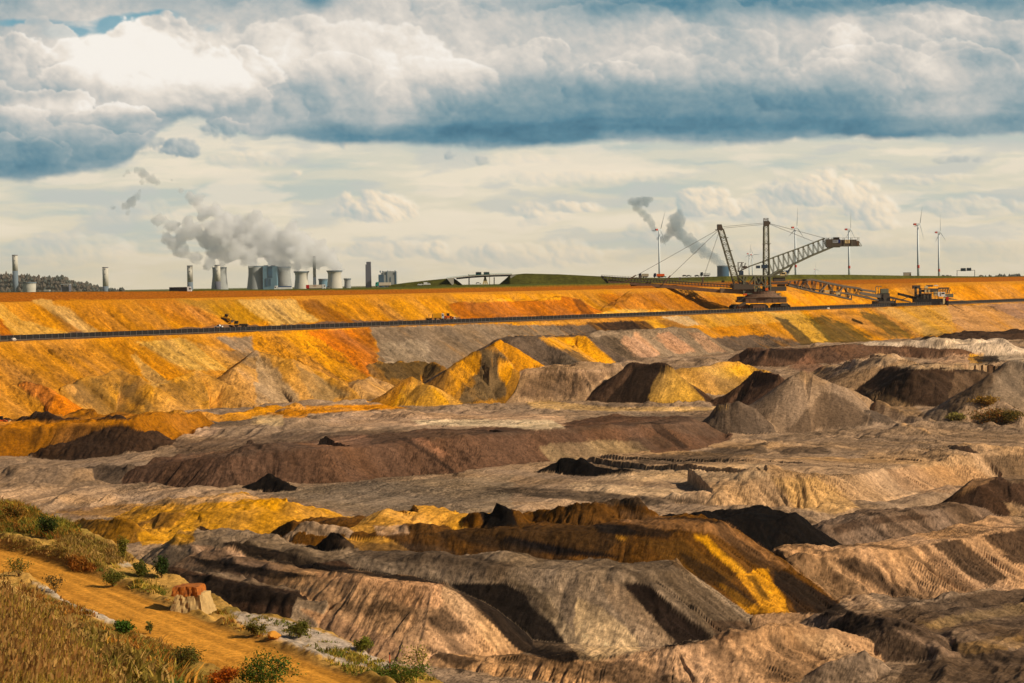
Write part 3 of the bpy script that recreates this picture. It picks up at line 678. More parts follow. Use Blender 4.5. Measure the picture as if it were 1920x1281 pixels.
# --- apply the patches where they are seen, carry the earth colour on behind
jn1 = .7 * fbm(GX / 7, GY / 9, 101, 3) + .9 * fbm(SU / 4, EU / 40, 105, 2) * steep_w; jn2 = .7 * fbm(GX / 7, GY / 9, 111, 3) + .5 * fbm(GX / 2.2, GY / 3, 115, 2)
jn3 = fbm(SU / 6, EU / 45, 119, 3) + .5 * fbm(GX / 10, GY / 14, 117, 3)
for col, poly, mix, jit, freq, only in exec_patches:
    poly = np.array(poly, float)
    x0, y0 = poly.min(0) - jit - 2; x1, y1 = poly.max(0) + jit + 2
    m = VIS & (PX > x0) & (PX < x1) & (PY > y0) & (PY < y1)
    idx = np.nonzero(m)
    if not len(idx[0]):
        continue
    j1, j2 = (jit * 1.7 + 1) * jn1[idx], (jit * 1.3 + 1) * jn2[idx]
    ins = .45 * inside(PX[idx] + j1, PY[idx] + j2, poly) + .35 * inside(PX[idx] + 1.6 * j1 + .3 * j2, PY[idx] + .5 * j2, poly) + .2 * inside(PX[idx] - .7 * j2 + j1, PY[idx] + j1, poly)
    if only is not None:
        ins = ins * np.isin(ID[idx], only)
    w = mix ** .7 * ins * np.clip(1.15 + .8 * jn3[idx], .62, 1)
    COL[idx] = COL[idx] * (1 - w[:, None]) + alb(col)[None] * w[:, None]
COL[(ID == -1) & (TU > -64)] *= .86
# hidden ground takes the colour of the nearest visible ground in front of it in the same feature, else its own
last = np.where(VIS, np.arange(NR)[:, None], -1)
last = np.maximum.accumulate(last, axis=0)
ok = (last >= 0) & ~VIS
li = np.where(ok, last, 0)
same = ok & (np.take_along_axis(ID, li, 0) == ID)
for c in range(3):
    COL[..., c] = np.where(same, np.take_along_axis(COL[..., c], li, 0), COL[..., c])

# --- natural variation of the earth itself
streak = two(fbm, SU + 1.5 * fbm(EU / 20, SU / 60, 7, 2), EU, 2.6, 45, 121, 5)
wide = fbm(SU / 26, EU / 120, 131, 3)
blot = fbm(GX / 16, GY / 22, 141, 4)
fine = two(fbm, GX, GY, 1.3, 1.9, 151, 2)
layer = np.where(T > 405, fbm((S + .6 * bend) / 3.6, T / 55, 163, 4), fbm((T + bend) / 4.0, S / 70, 161, 4))
# rows of darker material tipped down the near banks and along their tops
rows_ = fbm((S + .3 * bend) / 9.0, T / 140, 165, 3) 
rowm = smooth(.16, .34, rows_ + .10 * fbm(GX / 3, GY / 4, 167, 3)) * smooth(400, 440, T) * (GY < 720)
rkeys = [i for i, F in enumerate(FEATURES) if F.key in ("striped_bank", "grey_terrace_front", "beige_terrace_front", "front_bank", "black_stripe", "ochre_terrace", "grey_bank", "dark_mound")]
rowm = rowm * np.where(np.isin(ID, rkeys), .62, .35)
COL = COL * (1 - rowm[..., None]) + alb((50, 38, 28))[None, None] * rowm[..., None]
v = 1 + PITM * (steep_w * (.50 * streak + .22 * wide) + fl * .60 * layer + .20 * blot + .30 * fine)
v = np.clip(v, .28, 1.8)
COL *= v[..., None]
hue = PITM * (.10 * fbm(SS / 12, EE / 60, 171, 3) + .07 * fbm(GX / 24, GY / 30, 181, 2))
lum = COL.mean(-1, keepdims=True)
sat = np.clip(1 + 1.3 * hue, .6, 1.3)[..., None]
COL = np.clip(lum + (COL - lum) * sat, .003, .9)
# dark lignite crumbs: rolled down the faces and strewn over the floor
gw1, gw2 = .9 * fbm(GX / 2.6, GY / 3.4, 188, 2), .9 * fbm(GX / 2.2, GY / 3.1, 189, 2)
grain = two(fbm, SU + gw1, EU + gw2, .6, 1.5, 191, 2) * steep_w + two(fbm, GX + gw1, GY + gw2, .5, .9, 193, 2) * (1 - steep_w)
clump = fbm(GX / 24, GY / 30, 196, 4) + .35 * streak * steep_w
crumb = smooth(.30, .62, grain + .75 * clump) * (Z < -26) * (GY < Yw - 25)
COL *= (1 - .66 * crumb)[..., None]
COL *= np.clip(1 + PITM * .34 * grain, .5, 1.6)[..., None]
pale = smooth(.34, .6, two(fbm, SU, EU, 1.1, 5, 197, 2) + .5 * fbm(GX / 30, GY / 40, 199, 3)) * steep_w * PITM
COL = COL * (1 + .35 * pale[..., None])
COL = np.clip(COL, .003, .85)

def material(name, **kw):
    m = bpy.data.materials.new(name); m.use_nodes = True
    b = m.node_tree.nodes["Principled BSDF"]
    b.inputs["Roughness"].default_value = kw.get("rough", .9)
    b.inputs["Specular IOR Level"].default_value = kw.get("spec", .1)
    b.inputs["Metallic"].default_value = kw.get("metal", 0)
    if "col" in kw:
        c = srgb(kw["col"]); b.inputs["Base Color"].default_value = (*c, 1)
    return m

def earth_material(name, scale=1.0, bump=.6):
    m = material(name, rough=.95, spec=.04)
    nt = m.node_tree; b = nt.nodes["Principled BSDF"]
    at_ = nt.nodes.new("ShaderNodeAttribute"); at_.attribute_name = "earth"
    geo = nt.nodes.new("ShaderNodeNewGeometry")
    n1 = nt.nodes.new("ShaderNodeTexNoise"); n1.inputs["Scale"].default_value = .9 / scale; n1.inputs["Detail"].default_value = 8; n1.inputs["Roughness"].default_value = .68
    mr = nt.nodes.new("ShaderNodeMapRange"); mr.inputs["From Min"].default_value = .32; mr.inputs["From Max"].default_value = .68
    mr.inputs["To Min"].default_value = .58; mr.inputs["To Max"].default_value = 1.42
    mix = nt.nodes.new("ShaderNodeMix"); mix.data_type = 'RGBA'; mix.blend_type = 'MULTIPLY'; mix.inputs["Factor"].default_value = 1
    bp = nt.nodes.new("ShaderNodeBump"); bp.inputs["Strength"].default_value = bump; bp.inputs["Distance"].default_value = .5 * scale
    L = nt.links.new
    L(geo.outputs["Position"], n1.inputs["Vector"]); L(n1.outputs["Fac"], mr.inputs["Value"])
    L(at_.outputs["Color"], mix.inputs["A"]); L(mr.outputs["Result"], mix.inputs["B"])
    L(mix.outputs["Result"], b.inputs["Base Color"])
    L(n1.outputs["Fac"], bp.inputs["Height"]); L(bp.outputs["Normal"], b.inputs["Normal"])
    return m

MAT_EARTH = earth_material("earth")
MAT_FIELD = earth_material("field_soil", 3.0, .3)

def grid_object(name, X, Y, Zz, col, face_mask, mat, normals=None):
    nr, nc = X.shape
    fm = face_mask
    idx = np.arange(nr * nc).reshape(nr, nc)
    quads = np.stack([idx[:-1, :-1], idx[:-1, 1:], idx[1:, 1:], idx[1:, :-1]], -1)[fm]
    used = np.unique(quads); remap = np.zeros(nr * nc, np.int64); remap[used] = np.arange(len(used))
    q = remap[quads].astype(np.int32)
    co = np.stack([X, Y, Zz], -1).reshape(-1, 3)[used].astype(np.float32)
    me = bpy.data.meshes.new(name)
    me.vertices.add(len(used)); me.vertices.foreach_set("co", co.ravel())
    me.loops.add(q.size); me.loops.foreach_set("vertex_index", q.ravel())
    me.polygons.add(len(q)); me.polygons.foreach_set("loop_start", np.arange(0, q.size, 4, dtype=np.int32))
    me.update(calc_edges=True)
    a = me.color_attributes.new("earth", 'FLOAT_COLOR', 'POINT')
    rgba = np.ones((len(used), 4), np.float32); rgba[:, :3] = col.reshape(-1, 3)[used]
    a.data.foreach_set("color", rgba.ravel())
    me.shade_smooth()
    if normals is not None:
        me.normals_split_custom_set_from_vertices(normals.reshape(-1, 3)[used])
    me.materials.append(mat)
    o = bpy.data.objects.new(name, me); C.objects.link(o)
    return o

def grid_normals(X, Y, Zz):
    P = np.stack([X, Y, Zz], -1)
    du = np.gradient(P, axis=1); dv = np.gradient(P, axis=0)
    n = np.cross(du, dv); n /= np.linalg.norm(n, axis=-1, keepdims=True) + 1e-12
    return n.astype(np.float32)

def tag(o, label, cat, group=None, kind=None):
    o["label"] = label; o["category"] = cat
    if group: o["group"] = group
    if kind: o["kind"] = kind
    return o

NRMS = grid_normals(GX, GY, Z)
fid = ID[:-1, :-1]; fT = T[:-1, :-1]
KEYS = []
for F in FEATURES:
    if F.key not in KEYS: KEYS.append(F.key)
TERRAIN_LABELS = {}
def terrain_piece(name, mask, label, cat, mat=None):
    o = grid_object(name, GX, GY, Z, COL, mask, mat or MAT_EARTH, NRMS)
    return tag(o, label, cat, None, "structure")
# ---------------------------------------------------------------- the ground, cut into its named pieces
fT = TU[:-1, :-1]
terrain_piece("field", (fid == -1) & (fT < -62), "flat green farmland beyond the rim of the pit", "field", MAT_FIELD)
terrain_piece("upper_slope", (fid == -1) & (fT >= -62) & (fT < -14), "orange upper slope of the far pit wall with pale diagonal stripes", "slope")
terrain_piece("bench", (fid == -1) & (fT >= -14) & (T[:-1, :-1] < 12), "narrow brown bench carrying the conveyor along the far wall", "bench")
terrain_piece("lower_slope", (fid == -1) & (T[:-1, :-1] >= 12), "high orange and grey lower slope of the far wall below the conveyor", "slope")
terrain_piece("pit_floor", (fid == -2), "rutted grey brown floor of the open pit", "pit floor")
EARTH_LABELS = {
    "upper_terrace": "deep orange terrace at the foot of the upper slope", "sand_bank": "smooth orange sand bank at the left foot of the far wall",
    "wall_spur": "ochre spurs of slumped sand against the far wall", "small_mound": "low tan mound between the wall and the yellow cone",
    "dark_heap": "dark olive heap below the grey part of the far wall", "sand_cone": "pointed yellow sand cone on the pit floor", "yellow_heap": "large yellow and grey heap right of the sand cone",
    "grey_terrace": "grey terrace with pinkish stripes below the conveyor", "dark_terrace": "dark terrace with one bright yellow stripe", "beige_terrace": "flat topped beige terrace left of the dark ridge",
    "olive_mound": "round topped straw coloured mound behind the dark ridge", "dark_ridge": "dark brown ridge with a straw coloured right end", "brown_ridge_back": "long low dark brown ridge at the back of the pit",
    "far_bench": "purple brown bench at the far right of the pit", "white_terrace": "whitish terrace at the far right of the pit", "dark_bowl": "dark brown hollow slope left of the right hand heap",
    "beige_bank": "beige bank behind the grey cone", "right_heap": "grey heap with plants at the right edge", "brown_heap": "dark brown heap left of the grey cone", "grey_cone": "tall finely grooved grey cone",
    "boulder_heap": "dark lumpy heap at the left foot of the grey cone", "brown_terrace": "long chocolate brown terrace across the middle of the pit", "ochre_block": "ochre block with a flat orange top at the left edge",
    "floor_mound": "low rounded mounds on the pit floor", "dark_clods": "black clods strewn at the foot of the brown terrace", "rilled_terrace": "pale terrace with a deeply grooved slope on the right",
    "grey_bank": "grey banks stepping down below the grooved slope", "dark_hump": "dark brown hump at the right edge", "black_terrace": "black lignite bank in the middle of the pit",
    "yellow_sand": "bright yellow sand heaps left of the middle", "olive_bank": "olive sand bank left of the yellow sand", "grey_bank_left": "dark grey bank below the yellow sand",
    "ochre_terrace": "dark ochre bank with a bright yellow streak down its nose", "ochre_mound": "lumpy black and ochre mounds along the top of the ochre bank", "brown_mound": "dark brown lumpy mound in the middle foreground",
    "grey_terrace_front": "grey bank with black stripes in the middle foreground", "grey_mound": "small grey mound behind the black one", "black_mound": "small black mound in front of the grey one",
    "black_stripe": "long low black row tipped across the foreground", "beige_terrace_front": "sandy pink bank sloping to the front", "brown_hump": "dark brown row beside the haul road bank",
    "grey_fan": "grey fan of tipped spoil in the foreground", "clod_mound": "mound of dark clods in the foreground", "striped_bank": "pinkish bank with dark diagonal stripes on the right",
    "sand_mound": "smooth sand mound at the foot of the striped bank", "dark_mound": "dark mottled mound at the bottom right", "front_bank": "pale pink bank along the bottom edge", "front_mound": "small grey mound in the bottom right foreground"}
for key in KEYS:
    ids = [i for i, F in enumerate(FEATURES) if F.key == key]
    nm = key if key.split("_")[-1] not in ("front", "left", "back") else "_".join(key.split("_")[:-1])
    mk = np.isin(fid, ids)
    if mk.any(): terrain_piece(nm, mk, EARTH_LABELS[key], key.split("_")[1] if key.split("_")[-1] in ("front", "left", "back") else key.split("_")[-1])
# ---------------------------------------------------------------- the near bank with the haul road
BANK_PTS = [  # photo pixel + height below the camera (negative) or distance (positive)
    (-60, 1022, -29.4), (0, 1040, -29.6), (130, 1082, -30.0), (250, 1117, -30.3), (330, 1150, -30.5), (420, 1181, -30.8), (480, 1205, -31.0), (600, 1260, -31.4), (680, 1300, -31.7),
    (-60, 1052, -29.4), (0, 1064, -29.6), (60, 1092, -29.8), (180, 1148, -30.2), (300, 1203, -30.6), (420, 1255, -31.0), (500, 1297, -31.3),
    (-60, 940, -26.5), (0, 945, -27.0), (50, 952, -27.2), (120, 985, -28.6), (190, 1014, -29.6), (250, 1052, -30.2), (340, 1082, -30.6), (400, 1135, -31.6), (450, 1152, -31.8), (540, 1166, -32.4), (620, 1192, -33.0), (700, 1232, -33.6), (830, 1284, -34.4),
    (20, 1000, -27.9), (110, 1035, -29.0), (190, 1070, -29.9), (300, 1110, -30.6), (330, 1130, -30.9), (420, 1160, -31.3), (520, 1195, -31.8), (620, 1230, -32.3), (720, 1270, -33.0), (800, 1300, -34),
    (0, 1078, -27.6), (70, 1120, -27.4), (150, 1172, -27.0), (230, 1225, -27.3), (320, 1275, -27.8),
    (0, 1095, 168.0), (60, 1128, 160.0), (130, 1186, 150.0), (190, 1240, 142.0), (240, 1285, 135.0), (330, 1320, 140.),
    (-100, 1060, 82.0), (0, 1108, 76.0), (60, 1142, 73.0), (130, 1198, 69.0), (190, 1262, 64.0), (230, 1310, 60.0),
    (-100, 1281, 44.0), (0, 1290, 44.0), (100, 1300, 46.0), (170, 1330, 46.0), (300, 1450, 60.0),
    (-300, 960, -24.0), (-300, 1100, -25.), (-300, 1010, -28.), (900, 1340, -35.0), (760, 1340, -32.5),
]
_bp = []
for px, py, v in BANK_PTS:
    q, m = ray(px, py)
    if v > 0: Yb, zb = v, m * v
    else: zb = v; Yb = v / m
    _bp.append((float(q * Yb), float(Yb), float(zb)))
_bp = np.array(_bp)
_bank = tps_fit(_bp[:, :2] / 30.0, _bp[:, 2], 0.01)
EDGE = []
for px, py, v in [(-300, 940, -24.5), (-60, 938, -26.5), (0, 944, -27.0), (50, 951, -27.2), (120, 983, -28.6), (190, 1012, -29.6), (250, 1050, -30.2), (340, 1080, -30.6), (396, 1104, -30.9), (452, 1150, -31.8), (540, 1164, -32.4), (620, 1190, -33.0), (700, 1230, -33.6), (830, 1282, -34.4), (960, 1360, -35)]:
    q, m = ray(px, py); EDGE.append((float(q * v / m), float(v / m)))
EDGE = np.array(EDGE)

def edge_dist(X, Y):
    """> 0 beyond the outer edge of the bank"""
    best = np.full(X.shape, 1e9); sg = np.zeros(X.shape)
    for i in range(len(EDGE) - 1):
        a, b = EDGE[i], EDGE[i + 1]; ab = b - a; L = math.hypot(*ab); u = ab / L
        rx, ry = X - a[0], Y - a[1]
        al = rx * u[0] + ry * u[1]; pe = ry * u[0] - rx * u[1]
        d = np.hypot(pe, al - np.clip(al, 0, L))
        m = d < best
        best = np.where(m, d, best); sg = np.where(m, np.sign(pe), sg)
    return best * sg

bq = np.arange(-0.30, 0.06, 0.00062)
NB = 760
bY = np.geomspace(38, 430, NB)
BY_, BQ_ = np.meshgrid(bY, bq, indexing='ij')
BX_ = BY_ * BQ_
def bank_z(X, Y):
    z = _bank(X / 30.0, Y / 30.0)
    e = edge_dist(X, Y)
    return z - 0.95 * np.maximum(e, 0) - 0.0, e
BZ, BE = bank_z(BX_, BY_)
ROADU = [(-60, 1022), (0, 1040), (130, 1081), (250, 1116), (330, 1149), (420, 1180), (480, 1204), (600, 1259), (680, 1299), (760, 1340)]
ROADL = [(-60, 1050), (0, 1062), (60, 1088), (180, 1146), (300, 1201), (420, 1253), (500, 1295), (560, 1330)]
bpx, bpy_ = project(BX_, BY_, BZ)
RD = np.array([(float(ray(x, y)[0] * v / ray(x, y)[1]), float(v / ray(x, y)[1])) for (x, y), v in zip([(-200, 1003), (-60, 1036), (0, 1051), (60, 1070), (150, 1108), (240, 1147), (330, 1187), (420, 1222), (520, 1263), (620, 1306), (720, 1352)], [-29.2, -29.4, -29.6, -29.8, -30.1, -30.3, -30.55, -30.85, -31.2, -31.6, -32.0])])

def road_coords(X, Y):
    best = np.full(X.shape, 1e9); sg = np.zeros(X.shape); so = np.zeros(X.shape); acc = 0.0
    for i in range(len(RD) - 1):
        a, b = RD[i], RD[i + 1]; ab = b - a; L = math.hypot(*ab); u = ab / L
        rx, ry = X - a[0], Y - a[1]
        al = rx * u[0] + ry * u[1]; pe = ry * u[0] - rx * u[1]
        tc = np.clip(al, 0, L); d = np.hypot(pe, al - tc); m = d < best
        best = np.where(m, d, best); sg = np.where(m, np.sign(pe), sg); so = np.where(m, acc + tc, so); acc += L
    return so, best * sg          # along, across (positive = the pit side)
RS, RX = road_coords(BX_, BY_)
RDZ = [v for v in [-29.2, -29.4, -29.6, -29.8, -30.1, -30.3, -30.55, -30.85, -31.2, -31.6, -32.0]]
_rl = np.concatenate([[0], np.cumsum(np.hypot(*np.diff(RD, axis=0).T))])
roadz = np.interp(RS, _rl, RDZ)
HW = 4.3
wr_ = RX + .35 * fbm(RS / 9, RS * 0, 201, 3)
onroad = 1 - smooth(HW - .6, HW + 1.2, np.abs(wr_))
dev = fbm(BX_ / 9, BY_ / 12, 205, 4) * 0.9 + fbm(BX_ / 2.4, BY_ / 3.2, 207, 4) * .55 + .35 * np.abs(fbm(BX_ / 1.1, BY_ / 1.5, 209, 2))
berm = .75 * np.exp(-((np.abs(wr_) - HW - 1.6) / 1.0) ** 2) * (1 + .5 * fbm(RS / 3, RX / 2, 211, 3)) * np.where(RX > 0, 1.0, .35)
ruts = -.10 * sum(np.exp(-((wr_ - c) / .45) ** 2) for c in (-3.2, -1.2, 1.1, 3.0)) + .05 * fbm(RS / 8, RX / .5, 213, 2)
rough_b = np.clip((BY_ - 60) / 60, .15, 1) 
BZ2 = BZ * (1 - onroad) + (roadz + ruts) * onroad + (1 - onroad) * dev * rough_b * .8 + berm * (BY_ > 100)
BPX, BPY = project(BX_, BY_, BZ2)
Mb = BZ2 / BY_; rb = np.maximum.accumulate(Mb, axis=0)
BVIS = Mb >= np.concatenate([np.full((1, len(bq)), -9.0), rb[:-1]]) - 0.0004

BCOL = np.broadcast_to(alb((206, 156, 78)), BX_.shape + (3,)).copy()
def bmix(col, w):
    BCOL[...] = BCOL * (1 - w[..., None]) + alb(col)[None, None] * w[..., None]
veg = smooth(-.12, .25, fbm(BX_ / 6, BY_ / 9, 221, 4) + .25 * fbm(BX_ / 1.5, BY_ / 2, 223, 2))
bmix((150, 116, 50), veg * .7 * (BY_ > 100))
bmix((112, 104, 40), smooth(.15, .4, fbm(BX_ / 4, BY_ / 6, 227, 4)) * .6 * (BY_ > 100))
def bpatch(col, poly, mix=1.0, jit=6.0):
    poly = np.array(poly, float)
    x0, y0 = poly.min(0) - jit - 2; x1, y1 = poly.max(0) + jit + 2
    idx = np.nonzero((BPX > x0) & (BPX < x1) & (BPY > y0) & (BPY < y1) & BVIS)
    j1 = fbm(BX_[idx] / 2.2, BY_[idx] / 3.5, 231, 3) * jit * 1.3; j2 = fbm(BX_[idx] / 2.2, BY_[idx] / 3.5, 237, 3) * jit * 1.3
    w = mix * (.5 * inside(BPX[idx] + j1, BPY[idx] + j2, poly) + .5 * inside(BPX[idx] + 1.7 * j2, BPY[idx] + .5 * j1, poly))
    BCOL[idx] = BCOL[idx] * (1 - w[:, None]) + alb(col)[None] * w[:, None]
bpatch((136, 122, 46), [(-10, 940), (60, 948), (120, 985), (190, 1010), (180, 1040), (90, 1005), (0, 1000)], .8, 8)
bpatch((150, 118, 48), [(120, 1000), (190, 1015), (250, 1060), (150, 1062), (100, 1030)], .7, 8)
bpatch((222, 172, 84), [(-10, 1000), (50, 1005), (120, 1025), (135, 1055), (60, 1040), (-10, 1025)], .8, 8)
bpatch((194, 176, 150), [(180, 1025), (215, 1040), (250, 1060), (235, 1064), (195, 1045)], .8, 3)
bpatch((188, 168, 146), [(430, 1145), (540, 1165), (640, 1200), (740, 1245), (730, 1256), (640, 1245), (540, 1205), (450, 1170)], .9, 5)
bpatch((214, 190, 166), [(440, 1145), (540, 1164), (640, 1197), (720, 1240), (690, 1240), (620, 1205), (530, 1178)], .8, 4)
bpatch((210, 188, 160), [(60, 1090), (110, 1108), (170, 1138), (245, 1172), (240, 1180), (160, 1150), (75, 1104)], .95, 3)
bpatch((128, 104, 44), [(60, 1108), (200, 1170), (330, 1225), (420, 1275), (330, 1290), (240, 1240), (120, 1160)], .75, 8)
bpatch((226, 180, 104), [(0, 1085), (70, 1128), (140, 1180), (200, 1240), (250, 1290), (200, 1290), (120, 1195), (0, 1105)], .85, 6)
road_c = alb((226, 154, 56))
rv = 1 + .12 * sum(np.exp(-((wr_ - c) / .6) ** 2) for c in (-2.6, -.6, 1.2, 2.8)) + .16 * fbm(RS / 14, RX / .6, 241, 3) + .10 * fbm(BX_ / 1.2, BY_ / 2, 243, 2)
rcol = road_c[None, None] * rv[..., None]
side_dark = smooth(-1.8, -4.6, wr_) * smooth(25, 60, RS) * .4
rcol = rcol * (1 - side_dark[..., None]) + alb((150, 100, 40))[None, None] * side_dark[..., None]
BCOL = BCOL * (1 - onroad[..., None]) + rcol * onroad[..., None]
edge_d = np.exp(-((np.abs(wr_) - HW - .3) / .8) ** 2) * (RX > 0) * .55
BCOL = BCOL * (1 - edge_d[..., None]) + alb((120, 78, 30))[None, None] * edge_d[..., None]
slope_m = smooth(0.3, 2.0, BE)
BCOL = BCOL * (1 - slope_m[..., None]) + alb((186, 150, 100))[None, None] * slope_m[..., None]
nearg = smooth(112, 84, BY_)
BCOL = BCOL * (1 - nearg[..., None]) + alb((96, 84, 30))[None, None] * nearg[..., None]
BCOL = np.clip(BCOL * (1 + .22 * fbm(BX_ / 3, BY_ / 4, 251, 4) + .14 * fbm(BX_ / .8, BY_ / 1.1, 253, 2))[..., None], .004, .85)
BN = grid_normals(BX_, BY_, BZ2)
MAT_BANK = earth_material("bank_soil", .35, .5)
fr = onroad[:-1, :-1] > .5
keep = (BE[:-1, :-1] < 70)
tag(grid_object("dirt_road", BX_, BY_, BZ2, BCOL, fr & keep, MAT_BANK, BN), "orange dirt haul road with tyre tracks running down the near bank", "dirt road", kind="structure")
tag(grid_object("bank", BX_, BY_, BZ2, BCOL, ~fr & keep, MAT_BANK, BN), "near earth bank with weeds either side of the haul road", "bank", kind="structure")

def bank_point(px, py):
    """world point where the ray through a pixel meets the bank"""
    q, m = ray(px, py)
    c = int(np.clip(np.searchsorted(bq, q), 0, len(bq) - 1))
    below = m * bY < BZ2[:, c]
    i = int(np.argmax(below)) if below.any() else NB - 1
    return Vector((float(q * bY[i]), float(bY[i]), float(BZ2[i, c])))
# ---------------------------------------------------------------- the sky: cloud layers worked out for every direction of a far dome
def cloud_relief(x, y, seed, size=110, oct=5, fall=.56, warp=1.0):
    wx = fbm(x / 90, y / 70, seed + 31, 4) * 34 * warp; wy = fbm(x / 90, y / 70, seed + 37, 4) * 24 * warp
    z = 0; a = 1.0
    for o in range(oct):
        z = z + a * puffs(x + wx * (.75 ** o) + 131 * o, (y + wy * (.75 ** o)) * 1.25 + 57 * o, size * .5 ** o, seed + o) * size
        a *= fall
    return z / 2.0

def shade(z, dx, dy, L=(.78, .50, .37), gain=1.0):
    gy, gx = np.gradient(z)
    nx, ny, nz = -gx / dx * gain, gy / dy * gain, np.ones_like(z)       # y grows downwards on the grid
    n = np.sqrt(nx * nx + ny * ny + nz * nz)
    return (nx * L[0] + ny * L[1] + nz * L[2]) / n

def ramp(t, stops):
    t = np.clip(t, 0, 1); ps = [s[0] for s in stops]
    return np.stack([np.interp(t, ps, [float(srgb(s[1])[c]) for s in stops]) for c in range(3)], -1)

def SX(px, py): return px, py - 15 + 30 * px / 1920.0

def sky_colours(x, y):
    """x, y: level photo coordinates (horizon at y = 532); evenly spaced grid"""
    dx = float(x[0, 1] - x[0, 0]); dy = float(y[1, 0] - y[0, 0])
    wx = x + 46 * fbm(x / 190, y / 120, 301, 5); wy = y + 20 * fbm(x / 150, y / 90, 307, 5)
    sx = x + 16 * fbm(x / 70, y / 45, 311, 5); sy = y + 8 * fbm(x / 60, y / 36, 317, 5)
    def gs(a, b, lst):
        t = 0
        for px, py, gx, gy, k in lst:
            cx, cy = SX(px, py)
            t = t + k * np.exp(-((a - cx) / gx) ** 2 - ((b - cy) / gy) ** 2)
        return t
    rel = cloud_relief(x, y, 401, 190, 6, .47, 1.5)
    lamf = shade(rel, dx, dy, gain=.75)
    relb = cloud_relief(x, y, 461, 330, 4, .45, 2.2)
    lamb = blur(shade(relb, dx, dy, gain=.8), 7)
    crisp = smooth(.0, .5, fbm(x / 200, y / 110, 471, 3) + .1)          # puffs stand out here and melt into haze there
    lam = .22 * lamf + .40 * blur(lamf, 2) + .38 * blur(lamf, 6)
    lam = lam * (.45 + .55 * crisp) + (.55 - .55 * crisp) * (.45 * .5 + .5 * lamb)
    lam = .72 * lam + .28 * lamb
    soft = fbm(wx / 150, wy / 85, 323, 6)
    wisp = fbm(sx / 60, sy / 26, 331, 5)
    mott = fbm(wx / 260, wy / 150, 325, 3)
    tone = .52 + .16 * mott + gs(wx, wy, [(285, 115, 160, 66, .46), (400, 150, 130, 50, .26), (170, 100, 70, 40, .26), (620, 95, 230, 75, .26), (800, 150, 110, 60, .18), (560, 25, 130, 30, .10),
          (1030, 85, 110, 50, .14), (1250, 95, 260, 50, .12), (1590, 75, 40, 36, .22), (1830, 55, 100, 34, .24), (1770, 150, 90, 50, .16), (1100, 140, 220, 40, .06), (1500, 130, 180, 36, .06),
          (700, 254, 260, 18, -.34), (1230, 248, 330, 26, -.36), (1750, 240, 260, 24, -.34), (1000, 205, 200, 60, -.20), (1420, 190, 430, 52, -.15), (1480, 205, 260, 40, -.14), (980, 268, 120, 14, -.2), (1880, 215, 120, 40, -.08),
          (1300, 8, 330, 18, -.30), (1700, 8, 260, 26, -.26), (1885, 40, 55, 36, -.12), (622, 6, 34, 20, -.42), (1860, 112, 50, 26, -.26), (1130, 35, 80, 20, -.10),
          (110, 285, 220, 50, -.16), (60, 320, 130, 26, -.10), (230, 300, 90, 26, -.08), (40, 205, 90, 22, .16), (200, 200, 120, 24, .20), (90, 178, 120, 12, -.16), (60, 250, 60, 20, .08), (60, 120, 60, 36, .24), (330, 216, 150, 16, -.20), (140, 160, 60, 30, -.06), (60, 12, 260, 22, .02)])
    tone = tone + .10 * soft + .06 * wisp + .05 * fbm(sx / 26, sy / 18, 335, 4) + .05 * fbm(sx / 9, sy / 7, 339, 3)
    bars = fbm(sx / 240, sy / 16, 337, 4)
    tone = tone + .10 * bars * smooth(150, 240, y)
    DECK = [(.0, (60, 112, 136)), (.15, (86, 134, 154)), (.35, (134, 160, 169)), (.52, (174, 183, 184)), (.68, (208, 204, 197)), (.84, (236, 227, 215)), (1.0, (250, 244, 235))]
    deck = ramp(tone, DECK)
    # blue gap over the white cumulus
    def line(pts):
        pts = [SX(*p) for p in pts]
        return np.interp(sx, [p[0] for p in pts], [p[1] for p in pts])
    top = line([(-400, 60), (0, 66), (100, 70), (135, 76), (160, 60), (180, 50), (200, 56), (215, 66), (230, 62), (255, 42), (290, 37), (312, 50), (330, 58), (345, 55), (380, 66), (400, 80), (425, 72), (450, 100), (480, 110), (560, 90), (640, 30), (700, -20), (2400, -20)])
    bump = rel - blur(rel, 18)
    hole = smooth(.30, .80, gs(sx, sy, [(140, 60, 50, 16, 1.1), (216, 52, 30, 20, 1.1), (300, 34, 70, 15, .9), (60, 42, 110, 7, .6), (370, 52, 50, 16, .5)]) + .5 * wisp)
    blue = ramp(.5 + .5 * fbm(x / 80, y / 30, 341, 3), [(0, (62, 146, 174)), (1, (112, 172, 188))])
    deck = deck * (1 - .8 * hole[..., None]) + blue * .8 * hole[..., None]
    # separate heaped clouds, one in front of the other
    ux_, uy_ = x + 30 * fbm(x / 75, y / 60, 361, 5) + 9 * fbm(x / 20, y / 16, 367, 3), y + 20 * fbm(x / 65, y / 50, 371, 5) + 7 * fbm(x / 18, y / 14, 373, 3)
    rr = np.random.default_rng(77)
    cells = [(rr.uniform(-500, 2400), rr.uniform(-150, 200), rr.uniform(60, 170), rr.uniform(.4, .62), rr.uniform(.35, .8)) for _ in range(46)]
